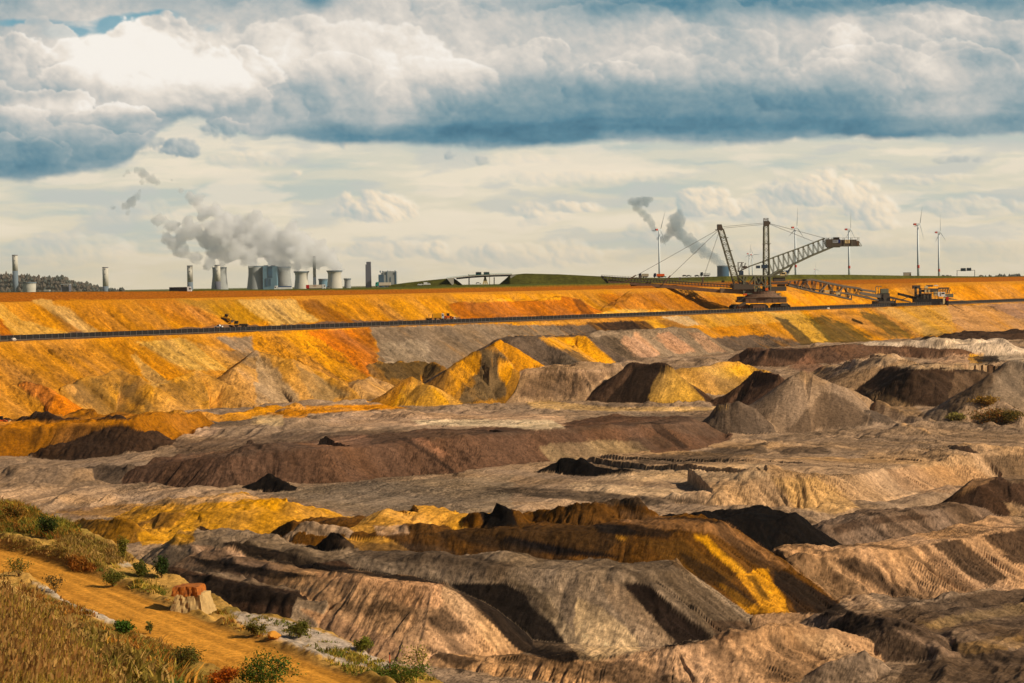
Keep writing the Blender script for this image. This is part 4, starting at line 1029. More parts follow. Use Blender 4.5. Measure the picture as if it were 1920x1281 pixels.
    cells += [(620, 60, 190, .5, .7), (860, 70, 120, .5, .6), (1120, 90, 220, .4, .6), (1400, 80, 200, .4, .6), (1700, 80, 170, .45, .8), (1030, 108, 56, .8, .9), (1592, 92, 52, .9, 1.0), (1850, 70, 90, .5, .9), (1790, 130, 110, .5, .8), (1560, 170, 150, .4, .6), (1240, 160, 170, .4, .5),
              (30, 120, 90, .55, 1.0), (700, 140, 200, .5, .9), (830, 165, 120, .55, .8), (560, 120, 150, .55, .8), (430, 150, 100, .62, 1.1), (185, 120, 85, .70, 1.2), (300, 112, 120, .66, 1.3), (395, 165, 120, .5, .9), (230, 165, 150, .42, .9),
              (95, 225, 130, .4, .9), (215, 232, 100, .42, 1.0), (20, 240, 90, .5, .8), (150, 275, 120, .4, .7), (50, 300, 110, .4, .6), (255, 275, 70, .45, .7), (430, 240, 52, .5, .8)]
    cells.sort(key=lambda c: (c[1] + 30 * (c[2] < 110)))
    lam_ = (lam - .42)
    for px, py, a_, br, amp in cells:
        b_ = a_ * br; cx, cy = SX(px, py)
        c0 = int(np.clip((cx - 1.7 * a_ - x[0, 0]) / dx, 0, x.shape[1])); c1 = int(np.clip((cx + 1.7 * a_ - x[0, 0]) / dx, 0, x.shape[1]))
        r0 = int(np.clip((cy - 2.0 * b_ - y[0, 0]) / dy, 0, x.shape[0])); r1 = int(np.clip((cy + 2.0 * b_ - y[0, 0]) / dy, 0, x.shape[0]))
        if c1 - c0 < 3 or r1 - r0 < 3: continue
        sl = (slice(r0, r1), slice(c0, c1))
        u = (ux_[sl] - cx) / a_; v = (cy - uy_[sl]) / b_
        v2 = np.where(v < 0, v * .8, v)
        m = 1 - np.sqrt(u * u + v2 * v2) + bump[sl] * .0060 * (90 / a_) ** .5
        w = smooth(.0, .06 + 3.2 / a_, m) * smooth(-1.15, -.25, v) * min(1, .55 + .4 * amp)
        t = tone[sl] + amp * (.17 * np.clip(v, -1.2, 1.1) + .07 * np.clip(u, -1, 1) - .02) + amp * .34 * lam_[sl] + .10 * amp * smooth(.22, .02, m) * (v > -.2)
        deck[sl] = deck[sl] * (1 - w[..., None]) + ramp(t, DECK) * w[..., None]
    # the pale layer beneath
    low = ramp((532 - y) / 300, [(0, (236, 222, 192)), (.2, (233, 220, 192)), (.5, (225, 217, 194)), (.8, (217, 214, 196)), (1, (214, 212, 200))])
    s1 = fbm(sx / 300, sy / 30, 347, 6); s2 = fbm(sx / 120, sy / 32, 353, 6)
    def over_(base, col, w): return base * (1 - w[..., None]) + np.asarray(srgb(col))[None, None] * w[..., None]
    vfade = smooth(532, 420, y) * .7 + .3
    low = over_(low, (186, 198, 192), smooth(.02, .42, s1) * .8 * vfade)
    low = over_(low, (243, 230, 206), smooth(.02, .40, -s1) * .8)
    low = over_(low, (198, 201, 195), smooth(.05, .40, s2) * .65 * vfade)
    low = over_(low, (244, 230, 208), smooth(.10, .45, -s2) * .6)
    rel2 = cloud_relief(x, y, 431, 52, 4, .5, .8)
    lam2 = shade(rel2, dx, dy, gain=.7)
    lam2 = .35 * lam2 + .65 * blur(lam2, 2)
    b2 = rel2 - blur(rel2, 14)
    def cumulus(px, py, a, b, base):
        cx, cy = SX(px, py)
        u = (sx - cx) / a; v = (cy - sy) / b
        v2 = np.where(v < 0, v * (1 + base), v)
        return 1 - np.sqrt(u * u + v2 * v2), u, v
    nonlocal_low = low
    for px, py, a, b, k, base in [(960, 300, 150, 16, .25, 0), (1100, 335, 220, 18, .35, 0), (1720, 335, 130, 14, .4, 0), (470, 300, 90, 20, .4, 0), (1590, 320, 60, 10, .4, 0), (1000, 482, 190, 34, .55, .3), (720, 470, 120, 24, .6, .3), (820, 472, 46, 24, .75, .4), (930, 474, 40, 22, .6, .4), (1250, 440, 100, 30, .5, .3), (1560, 446, 110, 30, .5, .2), (1400, 470, 120, 24, .4, .2), (1700, 470, 100, 24, .35, .2),
              (1460, 392, 120, 48, .55, .3), (1325, 388, 88, 42, .9, .8), (1545, 362, 122, 44, .95, .6), (1640, 396, 62, 36, .95, .8), (1080, 394, 64, 20, .85, .8), (990, 398, 44, 22, .6, .6), (1830, 392, 120, 26, .55, .5), (1660, 424, 56, 22, .8, .8),
              (672, 402, 58, 34, .6, .8), (706, 398, 92, 40, 1.0, .9), (562, 328, 18, 12, .7, .5), (655, 262, 15, 22, .9, .0), (1010, 410, 60, 20, .4, .4), (380, 440, 100, 26, .35, .2), (130, 470, 160, 40, .35, .2), (250, 400, 120, 30, .25, .2), (1860, 470, 120, 30, .3, .2)]:
        m, u, v = cumulus(px, py, a, b, base)
        m = m + b2 * (.022 + .35 / b) * .55
        t = np.clip(.50 + .30 * u + .30 * v + (lam2 - .4) * .5, 0, 1)
        c = ramp(t, [(0, (176, 190, 188)), (.35, (208, 206, 196)), (.7, (248, 230, 202)), (1, (255, 243, 222))])
        w = smooth(.02, .20 + 4.0 / b, m) * k
        low = low * (1 - w[..., None]) + c * w[..., None]
    for px, py, a, b, k in [(345, 280, 50, 17, .85), (300, 268, 30, 12, .6), (430, 236, 62, 24, .8), (850, 294, 16, 12, .6), (240, 262, 60, 34, .35), (1800, 300, 40, 8, .4), (500, 256, 26, 10, .5), (905, 300, 14, 10, .4)]:
        m, u, v = cumulus(px, py, a, b, 0)
        m = m + b2 * .045 + .5 * wisp
        c = ramp(np.clip(.3 + .3 * v + (lam2 - .4) * .8, 0, 1), [(0, (126, 154, 166)), (1, (214, 212, 204))])
        w = smooth(.0, .6, m) * k
        low = low * (1 - w[..., None]) + c * w[..., None]
    edge = line([(-400, 330), (0, 338), (60, 342), (130, 328), (200, 322), (250, 300), (285, 270), (320, 236), (360, 222), (440, 232), (480, 254), (560, 262), (640, 271), (720, 268), (800, 273), (930, 281), (1000, 277), (1150, 264), (1260, 268), (1370, 275), (1450, 266), (1560, 258), (1700, 262), (1800, 258), (1920, 252), (2400, 250)])
    w = smooth(7, -9, (y - edge) - .12 * b2 * 2 - 7 * wisp)[..., None]
    return low * (1 - w) + deck * w

# ==DOME
_sx, _sy = np.meshgrid(np.arange(-780, 2700, 1.9), np.arange(-210, 592, 1.9))
_sc = sky_colours(_sx, _sy)
_sq, _sm = (_sx - 960) / FPX, (532 - _sy) / FPX
_sn = 50000.0 / np.sqrt(1 + _sq ** 2 + _sm ** 2)
m = bpy.data.materials.new("cloud_layer"); m.use_nodes = True
nt = m.node_tree; nt.nodes.clear()
_o = nt.nodes.new("ShaderNodeOutputMaterial"); _e = nt.nodes.new("ShaderNodeEmission"); _t = nt.nodes.new("ShaderNodeBsdfTransparent")
_a = nt.nodes.new("ShaderNodeAttribute"); _a.attribute_name = "earth"; _mx = nt.nodes.new("ShaderNodeMixShader")
nt.links.new(_a.outputs["Color"], _e.inputs[0]); nt.links.new(_a.outputs["Alpha"], _mx.inputs[0])
nt.links.new(_t.outputs[0], _mx.inputs[1]); nt.links.new(_e.outputs[0], _mx.inputs[2]); nt.links.new(_mx.outputs[0], _o.inputs[0])
m.cycles.emission_sampling = 'NONE'
sky_dome = grid_object("sky", _sq * _sn, _sn, _sm * _sn, _sc, np.ones((_sx.shape[0] - 1, _sx.shape[1] - 1), bool), m)
_al = smooth(-780, -560, _sx) * smooth(2700, 2480, _sx) * smooth(-210, -80, _sy)
_ca = np.ones((_sx.size, 4), np.float32); _ca[:, :3] = _sc.reshape(-1, 3); _ca[:, 3] = _al.ravel()
sky_dome.data.color_attributes["earth"].data.foreach_set("color", _ca.ravel())
tag(sky_dome, "cloudy sky with a dark cloud bank over a pale cream band", "sky", None, "structure")
# ---------------------------------------------------------------- helpers for built things
class MB:
    """collects simple solids and links them as one mesh"""
    def __init__(self): self.v = []; self.f = []
    def add(self, v, f):
        n = len(self.v); self.v += [tuple(p) for p in v]; self.f += [tuple(i + n for i in q) for q in f]; return self
    def box(self, x0, x1, y0, y1, z0, z1, tx=0.0, ty=0.0):
        """tx, ty: how much the top is drawn in on every side"""
        v = [(x0, y0, z0), (x1, y0, z0), (x1, y1, z0), (x0, y1, z0), (x0 + tx, y0 + ty, z1), (x1 - tx, y0 + ty, z1), (x1 - tx, y1 - ty, z1), (x0 + tx, y1 - ty, z1)]
        return self.add(v, [(3, 2, 1, 0), (4, 5, 6, 7), (0, 1, 5, 4), (1, 2, 6, 5), (2, 3, 7, 6), (3, 0, 4, 7)])
    def bar(self, p, q, w=.3, h=None, n=4):
        p, q = Vector(p), Vector(q); d = q - p
        if d.length < 1e-6: return self
        m = d.to_track_quat('Z', 'Y').to_matrix()
        h = h or w; v = []
        for c in (p, q):
            for i in range(n):
                a = 2 * math.pi * (i + .5) / n
                k = 1 / math.cos(math.pi / n) if n == 4 else 1
                v.append(c + m @ Vector((math.cos(a) * w / 2 * k, math.sin(a) * h / 2 * k, 0)))
        f = [tuple(range(n - 1, -1, -1)), tuple(range(n, 2 * n))] + [(i, (i + 1) % n, n + (i + 1) % n, n + i) for i in range(n)]
        return self.add(v, f)
    def lathe(self, prof, n=24, c=(0, 0, 0), cap=True):
        """prof: list of (radius, z)"""
        v = []
        for r, z in prof:
            for i in range(n):
                a = 2 * math.pi * i / n; v.append((c[0] + r * math.cos(a), c[1] + r * math.sin(a), c[2] + z))
        f = []
        for k in range(len(prof) - 1):
            for i in range(n):
                j = (i + 1) % n; f.append((k * n + i, k * n + j, (k + 1) * n + j, (k + 1) * n + i))
        if cap: f.append(tuple(range(n - 1, -1, -1))); f.append(tuple((len(prof) - 1) * n + i for i in range(n)))
        return self.add(v, f)
    def wheel(self, x, y, z, r, w, n=14):
        """axle along y"""
        v = []
        for yy, rr in ((y - w / 2, r * .92), (y - w / 2 + .06 * w, r), (y + w / 2 - .06 * w, r), (y + w / 2, r * .92)):
            for i in range(n):
                a = 2 * math.pi * i / n; v.append((x + rr * math.cos(a), yy, z + rr * math.sin(a)))
        f = [tuple(range(n)), tuple(3 * n + i for i in range(n - 1, -1, -1))]
        for k in range(3):
            for i in range(n):
                j = (i + 1) % n; f.append((k * n + i, (k + 1) * n + i, (k + 1) * n + j, k * n + j))
        return self.add(v, f)
    def prism(self, pts, y0, y1):
        """outline in x, z pushed along y"""
        n = len(pts); v = [(x, y0, z) for x, z in pts] + [(x, y1, z) for x, z in pts]
        f = [tuple(range(n)), tuple(range(2 * n - 1, n - 1, -1))] + [(i, n + i, n + (i + 1) % n, (i + 1) % n) for i in range(n)]
        return self.add(v, f)
    def lattice(self, A, B, n, w=.22, chord=.4):
        """a four sided lattice between two quads A and B of corner points"""
        A = [Vector(a) for a in A]; B = [Vector(b) for b in B]
        for a, b in zip(A, B): self.bar(a, b, chord)
        for k in range(n + 1):
            P = [a.lerp(b, k / n) for a, b in zip(A, B)]
            for i in range(4): self.bar(P[i], P[(i + 1) % 4], w)
            if k < n:
                Q = [a.lerp(b, (k + 1) / n) for a, b in zip(A, B)]
                for i in range(4):
                    j = (i + 1) % 4
                    self.bar(P[i], Q[j], w) if (k + i) % 2 else self.bar(P[j], Q[i], w)
        return self
    def build(self, name, mat, parent=None, smooth_=False):
        me = bpy.data.meshes.new(name); me.from_pydata(self.v, [], self.f)
        bm = bmesh.new(); bm.from_mesh(me); bmesh.ops.recalc_face_normals(bm, faces=bm.faces); bm.to_mesh(me); bm.free()
        if smooth_: me.shade_smooth()
        me.materials.append(mat)
        o = bpy.data.objects.new(name, me); C.objects.link(o)
        if parent is not None: o.parent = parent
        return o

def thing(name, label, cat, loc=(0, 0, 0), rz=0.0, group=None, ry=0.0, rx=0.0):
    o = bpy.data.objects.new(name, None); C.objects.link(o)
    o.location = loc; o.rotation_euler = (rx, ry, rz); o.empty_display_size = .1
    return tag(o, label, cat, group)

def copy_thing(o, label, loc, rz=None):
    def cp(s, par):
        c = s.copy(); C.objects.link(c)
        if par is not None: c.parent = par
        for ch in s.children: cp(ch, c)
        return c
    c = cp(o, None); c.location = loc; c["label"] = label
    if rz is not None: c.rotation_euler[2] = rz
    return c

def dirty(name, col, rough=.6, metal=0.0, amount=.35, scale=.6, dirt=(70, 50, 34)):
    """painted or bare surface with worn, dusty patches"""
    m = material(name, rough=rough, spec=.3, metal=metal)
    nt = m.node_tree; b = nt.nodes["Principled BSDF"]
    tc_ = nt.nodes.new("ShaderNodeTexCoord")
    n = nt.nodes.new("ShaderNodeTexNoise"); n.inputs["Scale"].default_value = scale; n.inputs["Detail"].default_value = 6; n.inputs["Roughness"].default_value = .65
    mr = nt.nodes.new("ShaderNodeMapRange"); mr.inputs["From Min"].default_value = .42; mr.inputs["From Max"].default_value = .72; mr.inputs["To Max"].default_value = amount
    mx = nt.nodes.new("ShaderNodeMix"); mx.data_type = 'RGBA'
    mx.inputs["A"].default_value = (*srgb(col), 1); mx.inputs["B"].default_value = (*srgb(dirt), 1)
    nt.links.new(tc_.outputs["Object"], n.inputs["Vector"]); nt.links.new(n.outputs["Fac"], mr.inputs["Value"]); nt.links.new(mr.outputs[0], mx.inputs["Factor"])
    nt.links.new(mx.outputs["Result"], b.inputs["Base Color"])
    return m

STEEL = dirty("dark_steel", (84, 74, 62), .65, amount=.3)
POSTC = dirty("post_grey", (120, 114, 104), .7)
STEEL_L = dirty("weathered_steel", (118, 104, 86), .7)
RUST = dirty("rusty_plate", (112, 84, 62), .8, amount=.6)
GREENST = dirty("green_grey_steel", (112, 112, 90), .65, amount=.25)
BLACK = dirty("black_rubber", (32, 29, 26), .8, amount=.5)
WHITE = dirty("white_paint", (225, 222, 214), .4, amount=.15)
CREAM = dirty("cream_paint", (222, 196, 140), .5, amount=.25)
YELLOW = dirty("yellow_paint", (232, 160, 16), .45, amount=.2)
ORANGE = dirty("orange_paint", (226, 96, 22), .45, amount=.2)
REDP = dirty("red_paint", (190, 34, 28), .45, amount=.15)
BLUEP = dirty("blue_paint", (46, 84, 128), .5, amount=.2)
TEAL = dirty("teal_paint", (52, 150, 132), .45, amount=.15)
GLASS = material("window_glass", col=(24, 30, 34), rough=.12, spec=.6)
CONC = dirty("concrete", (176, 168, 152), .85, amount=.35, scale=.03, dirt=(128, 126, 120))
CONC_D = dirty("shaded_concrete", (132, 136, 136), .85, amount=.3, scale=.03, dirt=(100, 106, 112))
GREYP = dirty("grey_paint", (150, 144, 132), .6, amount=.3)

def text_mesh(name, s, size, mat, loc, parent, rot=(math.pi / 2, 0, 0), sx=1.0):
    cu = bpy.data.curves.new(name, 'FONT'); cu.body = s; cu.size = size; cu.align_x = 'CENTER'; cu.align_y = 'CENTER'; cu.extrude = .02; cu.resolution_u = 2
    tmp = bpy.data.objects.new(name, cu); C.objects.link(tmp)
    me = bpy.data.meshes.new_from_object(tmp); bpy.data.objects.remove(tmp)
    me.materials.clear(); me.materials.append(mat)
    o = bpy.data.objects.new(name, me); C.objects.link(o); o.location = loc; o.rotation_euler = rot; o.scale = (sx, 1, 1); o.parent = parent
    return o

# ---------------------------------------------------------------- the belt conveyor along the bench
BELT = dirty("belt_rubber", (17, 15, 14), .8, amount=.3)
LEN = 1420.0; S0 = -60.0
pA = wall_point(S0, 0.0)
cv = thing("belt_conveyor", "very long black belt conveyor on white posts running along the bench", "belt conveyor", (pA[0], pA[1], BENCH - 1.3), math.atan2(DIR[1], DIR[0]))
m = MB(); m.box(0, LEN, -1.05, 1.05, 2.0, 2.12); m.box(0, LEN, -1.25, -1.0, 2.1, 2.55); m.box(0, LEN, 1.0, 1.25, 2.1, 2.55); m.build("belt", BELT, cv)
m = MB(); m.box(0, LEN, -1.5, -1.3, .55, 2.35); m.box(0, LEN, 1.3, 1.5, .55, 2.35); m.box(0, LEN, -1.0, 1.0, 1.0, 1.1); m.build("side_frame", BELT, cv)
m = MB(); m.box(0, LEN, -1.62, -1.48, .35, .5); m.box(0, LEN, 1.48, 1.62, .35, .5); m.build("base_rail", STEEL_L, cv)
sup = MB(); sup.box(-.07, .07, -1.75, -1.6, 0, 2.6); sup.box(-.07, .07, 1.6, 1.75, 0, 2.6); sup.box(-.14, .14, -1.6, 1.6, .5, .7)
s0_ = sup.build("support", POSTC, cv); pitch = 4.2
n_sup = int(LEN / pitch); first = int((60 - 10) / pitch)
s0_.location = (first * pitch, 0, 0)
for k in range(first + 1, first + 99):
    c = s0_.copy(); C.objects.link(c); c.parent = cv; c.location = (k * pitch, 0, 0)
m = MB()
for k in list(range(0, first)) + list(range(first + 99, n_sup)):
    x = k * pitch; m.box(x - .07, x + .07, -1.75, -1.6, 0, 2.6); m.box(x - .07, x + .07, 1.6, 1.75, 0, 2.6)
r = m.build("support_row", POSTC, cv); r["kind"] = "stuff"

# ---------------------------------------------------------------- the spreader
SY = 1816.0; SPX = 1430.0
q_, m_ = ray(SPX, 580)
base = Vector((float(q_ * SY), SY, BENCH))
spr = thing("spreader", "giant rust brown spreader on crawlers with two lattice masts and a long raised boom", "spreader", base)
BEND = False
def P(px, py, y=0.0):
    """a point of the machine: photo position on the plane of its long axis, y metres behind it"""
    Y = SY + (max(px - 1480, 0) * .72 if BEND else 0.0)          # the bridge swings away towards the belt wagon
    q, m = ray(px, py); return Vector((float(q * Y) - base.x, Y - SY + y, float(m * Y) - base.z))
def quadf(px0, py0, px1, py1, y0, y1):
    return [P(px0, py0, y0), P(px1, py1, y0), P(px1, py1, y1), P(px0, py0, y1)]
def pbox(m, x0, y0, x1, y1, d0, d1):
    a = P(x0, y1); b = P(x1, y0); m.box(a.x, b.x, d0, d1, a.z, b.z)
crawler = None
for px, yy, rz in [(1388, -9, .35), (1386, 9, .35), (1420, -12, 0), (1422, 8, 0), (1462, -9, -.2), (1464, 9, -.2)]:
    if crawler is None:
        m = MB(); L_, h = 7.0, 3.6
        prof = [(-L_ + .9, 0), (L_ - .9, 0), (L_, .9), (L_ - .2, 2.2), (L_ - 2.2, h), (-L_ + 2.2, h), (-L_ + .2, 2.2), (-L_, .9)]
        m.prism(prof, -1.6, 1.6)
        for k in range(-6, 7): m.box(k * 1.0 - .2, k * 1.0 + .2, -1.75, 1.75, -.03, .12)
        crawler = m.build("crawler", BLACK, spr); o = crawler
        m = MB(); m.box(-4.6, 4.6, -2.0, -1.6, 1.2, 2.8)
        for k in range(5): m.wheel(-4 + 2 * k, -1.85, .8, .7, .5)
        m.build("crawler_frame", RUST, crawler)
    else:
        o = crawler.copy(); C.objects.link(o); o.parent = spr
        for ch in crawler.children: c = ch.copy(); C.objects.link(c); c.parent = o
    o.location = P(px, 580, yy); o.location.z = 0; o.rotation_euler[2] = rz
m = MB(); pbox(m, 1395, 558, 1471, 568.5, -13, 12); m.build("undercarriage", RUST, spr)
m = MB(); pbox(m, 1383, 556, 1396, 566, -8, 8); pbox(m, 1381, 563, 1396, 567, -11, 10); m.bar(P(1395, 568, -12), P(1382, 574, -12), 2.0); m.build("outrigger", STEEL, spr)
m = MB(); pbox(m, 1460, 568.5, 1473, 574, -14, -9); m.bar(P(1462, 569, -13), P(1480, 579, -14), 1.2); m.build("outrigger", STEEL, spr)
m = MB()
for x in (1404, 1418, 1432, 1446, 1458): a = P(x, 568); b = P(x, 558); m.box(a.x - .12, a.x + .12, -13.25, -12.98, a.z, b.z)
a = P(1395, 559); b = P(1471, 557); m.box(a.x, b.x, -13.4, 12.3, a.z, b.z); m.build("girder_ribs", STEEL_L, spr)
m = MB(); c = P(1430, 557.5); rr = 14.5; m.lathe([(rr, 0), (11.5, 2.6)], 28, (c.x, 0, c.z)); m.lathe([(10, 2.6), (10, 4.4)], 28, (c.x, 0, c.z)); m.build("turntable", RUST, spr)
# tower of struts between turntable and platform
m = MB()
for x in (1393, 1414, 1434, 1443):
    for y in (-6, 6): m.bar(P(x, 551, y), P(x, 517, y), .9)
for (xa, ya, xb, yb) in [(1414, 550, 1428, 518), (1428, 550, 1414, 518), (1434, 550, 1414, 534), (1443, 534, 1420, 551), (1420, 519, 1443, 549), (1393, 550, 1414, 520), (1443, 520, 1470, 508), (1400, 519, 1393, 534), (1443, 519, 1460, 511), (1385, 520, 1395, 530)]:
    for y in (-6, 6): m.bar(P(xa, ya, y), P(xb, yb, y), .65)
for y in (-6, 6): m.bar(P(1385, 517, y), P(1448, 517.5, y), 1.0); m.bar(P(1390, 536, y), P(1446, 536, y), .7); m.bar(P(1395, 551, y), P(1462, 551, y), .9)
for x in (1393, 1414, 1434, 1443): m.bar(P(x, 517, -6), P(x, 517, 6), .7); m.bar(P(x, 536, -6), P(x, 536, 6), .6)
m.build("support_tower", GREENST, spr)
m = MB(); pbox(m, 1374, 533, 1412, 543, -7, 7); pbox(m, 1386, 529, 1402, 534, -5, 5); pbox(m, 1418, 527, 1428, 534, -4, 4); pbox(m, 1396, 541, 1440, 551, -5, 5); pbox(m, 1420, 521, 1427, 528, -4, 3); m.build("machine_deck", STEEL, spr)
WINCH = dirty("blue_grey_steel", (44, 66, 84), .5)
for a_ in [(1418, 498, 1424, 503.5, -5, 3), (1428, 496.5, 1438, 503.5, -5, 3), (1386, 508, 1393, 516, -4, 3)]: m = MB(); pbox(m, *a_); m.build("winch_house", WINCH, spr)
m = MB()
for y in (-3, 3): m.bar(P(1384, 510, y), P(1384, 492, y), .35); m.bar(P(1391, 506, y), P(1391, 493, y), .35); m.bar(P(1384, 492.5, y), P(1394, 492.5, y), .4); m.bar(P(1384, 509, y), P(1391, 493, y), .3); m.bar(P(1394, 505, y), P(1398, 493, y), .3)
m.bar(P(1384, 510, -3), P(1405, 500, -3), .6); m.bar(P(1384, 510, 3), P(1405, 500, 3), .6); pbox(m, 1393, 499, 1400, 503, -3, 3); m.build("gantry", STEEL, spr)
for a_ in [(1433, 540.2, 1438, 545, -8.4, -6.4), (1391.5, 550.5, 1398, 554, -11, -8)]: m = MB(); pbox(m, *a_); m.build("warning_box", ORANGE, spr)
# masts
m = MB(); m.lattice(quadf(1431.5, 551, 1443, 551, -4, 4), quadf(1432.3, 424, 1440.5, 424, -3, 3), 17, .3, .62); m.box(P(1430, 450).x, P(1444, 450).x, -4, 4, P(1430, 458).z, P(1430, 457).z); ms = m.build("vertical_mast", GREENST, spr)
m = MB(); pbox(m, 1432, 414.5, 1441.5, 424, -3.5, 3.5); pbox(m, 1441, 416, 1444, 421, -1.5, 1.5); m.build("mast_head", STEEL, ms)
m = MB(); m.lattice(quadf(1432, 415, 1440, 415, -2.5, 2.5), quadf(1432, 409.5, 1440, 409.5, -2.5, 2.5), 2, .16, .22); m.build("mast_cage", STEEL, ms)
m = MB(); m.lattice(quadf(1377, 536, 1388.5, 536, -4.5, 4.5), quadf(1346.2, 430, 1356, 430, -3, 3), 15, .3, .62)
for k in (.35, .62, .85):
    x = 1388.5 + (1356 - 1388.5) * k; y = 536 + (430 - 536) * k; m.box(P(x - 9, y).x, P(x + 4, y).x, -4, 4, P(x, y + .6).z, P(x, y - .4).z)
ms2 = m.build("leaning_mast", GREENST, spr)
m = MB(); v = [P(1345, 431.5, -3.5), P(1355.5, 431.5, -3.5), P(1352.5, 421, -3.5), P(1344.8, 421, -3.5), P(1345, 431.5, 3.5), P(1355.5, 431.5, 3.5), P(1352.5, 421, 3.5), P(1344.8, 421, 3.5)]
m.add(v, [(0, 1, 2, 3), (7, 6, 5, 4), (0, 4, 5, 1), (1, 5, 6, 2), (2, 6, 7, 3), (3, 7, 4, 0)]); m.box(P(1341, 431).x, P(1357, 431).x, -1.5, 1.5, P(1341, 432).z, P(1341, 430.6).z); m.build("mast_head", STEEL, ms2)
pbox_m = MB(); pbox(pbox_m, 1371, 532, 1390, 540, -6, 6); pbox_m.build("mast_foot", STEEL, spr)
# stay ropes
m = MB()
for y in (-2.6, 2.6):
    for a, b in [((1346, 431), (1193, 517)), ((1347, 432), (1257, 518)), ((1349, 433), (1319, 521)), ((1356, 428), (1432, 421)), ((1356, 425), (1432, 418.5)), ((1442, 419), (1545, 446.5)), ((1442, 420), (1525, 453))]:
        m.bar(P(*a, y), P(*b, y), .15, n=5)
m.build("stay_rope", dirty("rope", (92, 80, 66), .7), spr)
# counterweight boom to the left
m = MB()
def boom(m, xa, ya, xb, yb, t0, t1, w0, w1, d0=0):
    """tapering box girder: top edge points and depths in photo pixels, w half width in metres"""
    v = [P(xa, ya, -w0), P(xb, yb, -w1), P(xb, yb + t1, -w1), P(xa, ya + t0, -w0), P(xa, ya, w0), P(xb, yb, w1), P(xb, yb + t1, w1), P(xa, ya + t0, w0)]
    m.add(v, [(0, 1, 2, 3), (7, 6, 5, 4), (0, 4, 5, 1), (1, 5, 6, 2), (2, 6, 7, 3), (3, 7, 4, 0)])
boom(m, 1140, 525, 1352, 543, 5.5, 6.5, 2.5, 2.8); lb = m.build("long_boom", RUST, spr)
m = MB(); boom(m, 1350, 540.5, 1404, 543, 8.5, 9.5, 4, 4.5); m.build("boom_root", STEEL_L, lb)
m = MB(); boom(m, 1127, 517.5, 1395, 535.5, 1.6, 1.8, 3.0, 3.2); boom(m, 1130, 522, 1396, 540, 1.4, 1.6, 3.0, 3.2)
for k in range(45):
    t = k / 44; x = 1130 + 262 * t; y = 518 + 17.5 * t
    for yy in (-3, 3): m.bar(P(x, y, yy), P(x + 1.2, y + 6.3, yy), .3)
m.build("boom_walkway", STEEL, lb)
m = MB()
for yy in (-3.4, 3.4):
    m.bar(P(1128, 515.6, yy), P(1388, 532.5, yy), .16)
    for k in range(53): t = k / 52; m.bar(P(1128 + 260 * t, 515.6 + 16.9 * t, yy), P(1128 + 260 * t, 518.2 + 16.9 * t, yy), .14)
m.build("handrail", GREENST, lb)
for a_ in [(1198, 516.5, 1203, 523, -1.5, 1.5), (1273, 520, 1276, 526, -1, 1), (1316, 521, 1319, 529, -1, 1), (1353, 526, 1358, 529.5, -1.5, 1.5)]:
    m = MB(); pbox(m, *a_); m.build("boom_fitting", STEEL, lb)
m = MB(); m.bar(P(1128, 518, 0), P(1140, 531, 0), 1.5); m.build("boom_tip", STEEL, lb)
for a, b in [((1192, 516.3), (1168, 531)), ((1257, 517), (1242, 534)), ((1319, 520), (1316, 534))]:
    for yy in (-3, 3): m = MB(); m.bar(P(*a, yy), P(*b, yy), .7); m.build("stay_arm", RUST, lb)
# raised discharge boom to the right
bot = [(1440, 519), (1480, 499), (1520, 480), (1566, 461)]; top_ = [(1404, 500), (1430, 491), (1455, 481), (1500, 465), (1546, 447)]
m = MB()
def poly(m, pts, y, w, h=None):
    for a, b in zip(pts, pts[1:]): m.bar(P(*a, y), P(*b, y), w, h)
for y in (-3, 3): poly(m, bot, y, 1.25); poly(m, top_, y, .75)
for k in range(13):
    t = k / 12; xb = 1441 + 112 * t; yb = np.interp(xb, [p[0] for p in bot], [p[1] for p in bot]); yt = np.interp(xb, [p[0] for p in top_], [p[1] for p in top_])
    xn = xb - 11; yn = np.interp(xn, [p[0] for p in top_], [p[1] for p in top_])
    for y in (-3, 3): m.bar(P(xb, yb, y), P(xb, yt, y), .42); m.bar(P(xb, yb, y), P(xn, yn, y), .38)
    m.bar(P(xb, yb, -3), P(xb, yb, 3), .5); m.bar(P(xb, yt, -3), P(xb, yt, 3), .4)
db = m.build("discharge_boom", GREENST, spr)
m = MB(); 
for a, b in zip(bot, bot[1:]): boom(m, a[0], a[1] - 1.5, b[0], b[1] - 1.5, 2.2, 2.2, 2.2, 2.2)
m.build("boom_belt", STEEL, db)
for y in (-6, 6):
    for a_, b_ in [((1475, 515), (1486, 497)), ((1440, 519), (1462, 505))]: m = MB(); m.bar(P(*a_, y), P(*b_, y * .5), .6); m.build("boom_strut", GREENST, db)
hd = MB(); pbox(hd, 1549, 448.5, 1574, 463.5, -4, 4); pbox(hd, 1574, 449.5, 1605, 462, -3.5, 3.5); pbox(hd, 1563, 445, 1573, 449, -2.5, 2.5); drive = hd.build("drive_house", STEEL, db)
m = MB(); pbox(m, 1545, 445.6, 1611, 446.6, -4.2, 4.2); pbox(m, 1574, 461, 1614, 462.6, -4.2, 4.2); pbox(m, 1560, 462.5, 1574, 464.3, -4, 4)
for x in (1548, 1560, 1582, 1596, 1609):
    for y in (-4, 4): m.bar(P(x, 446, y), P(x, 462, y), .3)
m.bar(P(1609, 453, -4), P(1614, 461, -4), .4); m.bar(P(1609, 453, 4), P(1614, 461, 4), .4); m.build("house_walkway", GREENST, drive)
m = MB(); pbox(m, 1605, 452, 1610, 461.5, -3, 3); m.build("end_pulley", RUST, drive)
m = MB(); pbox(m, 1560, 450.3, 1570, 455.8, -4.25, -4.02); s1 = m.build("sign_plate", material("sign_pale", col=(176, 182, 186), rough=.5), drive)
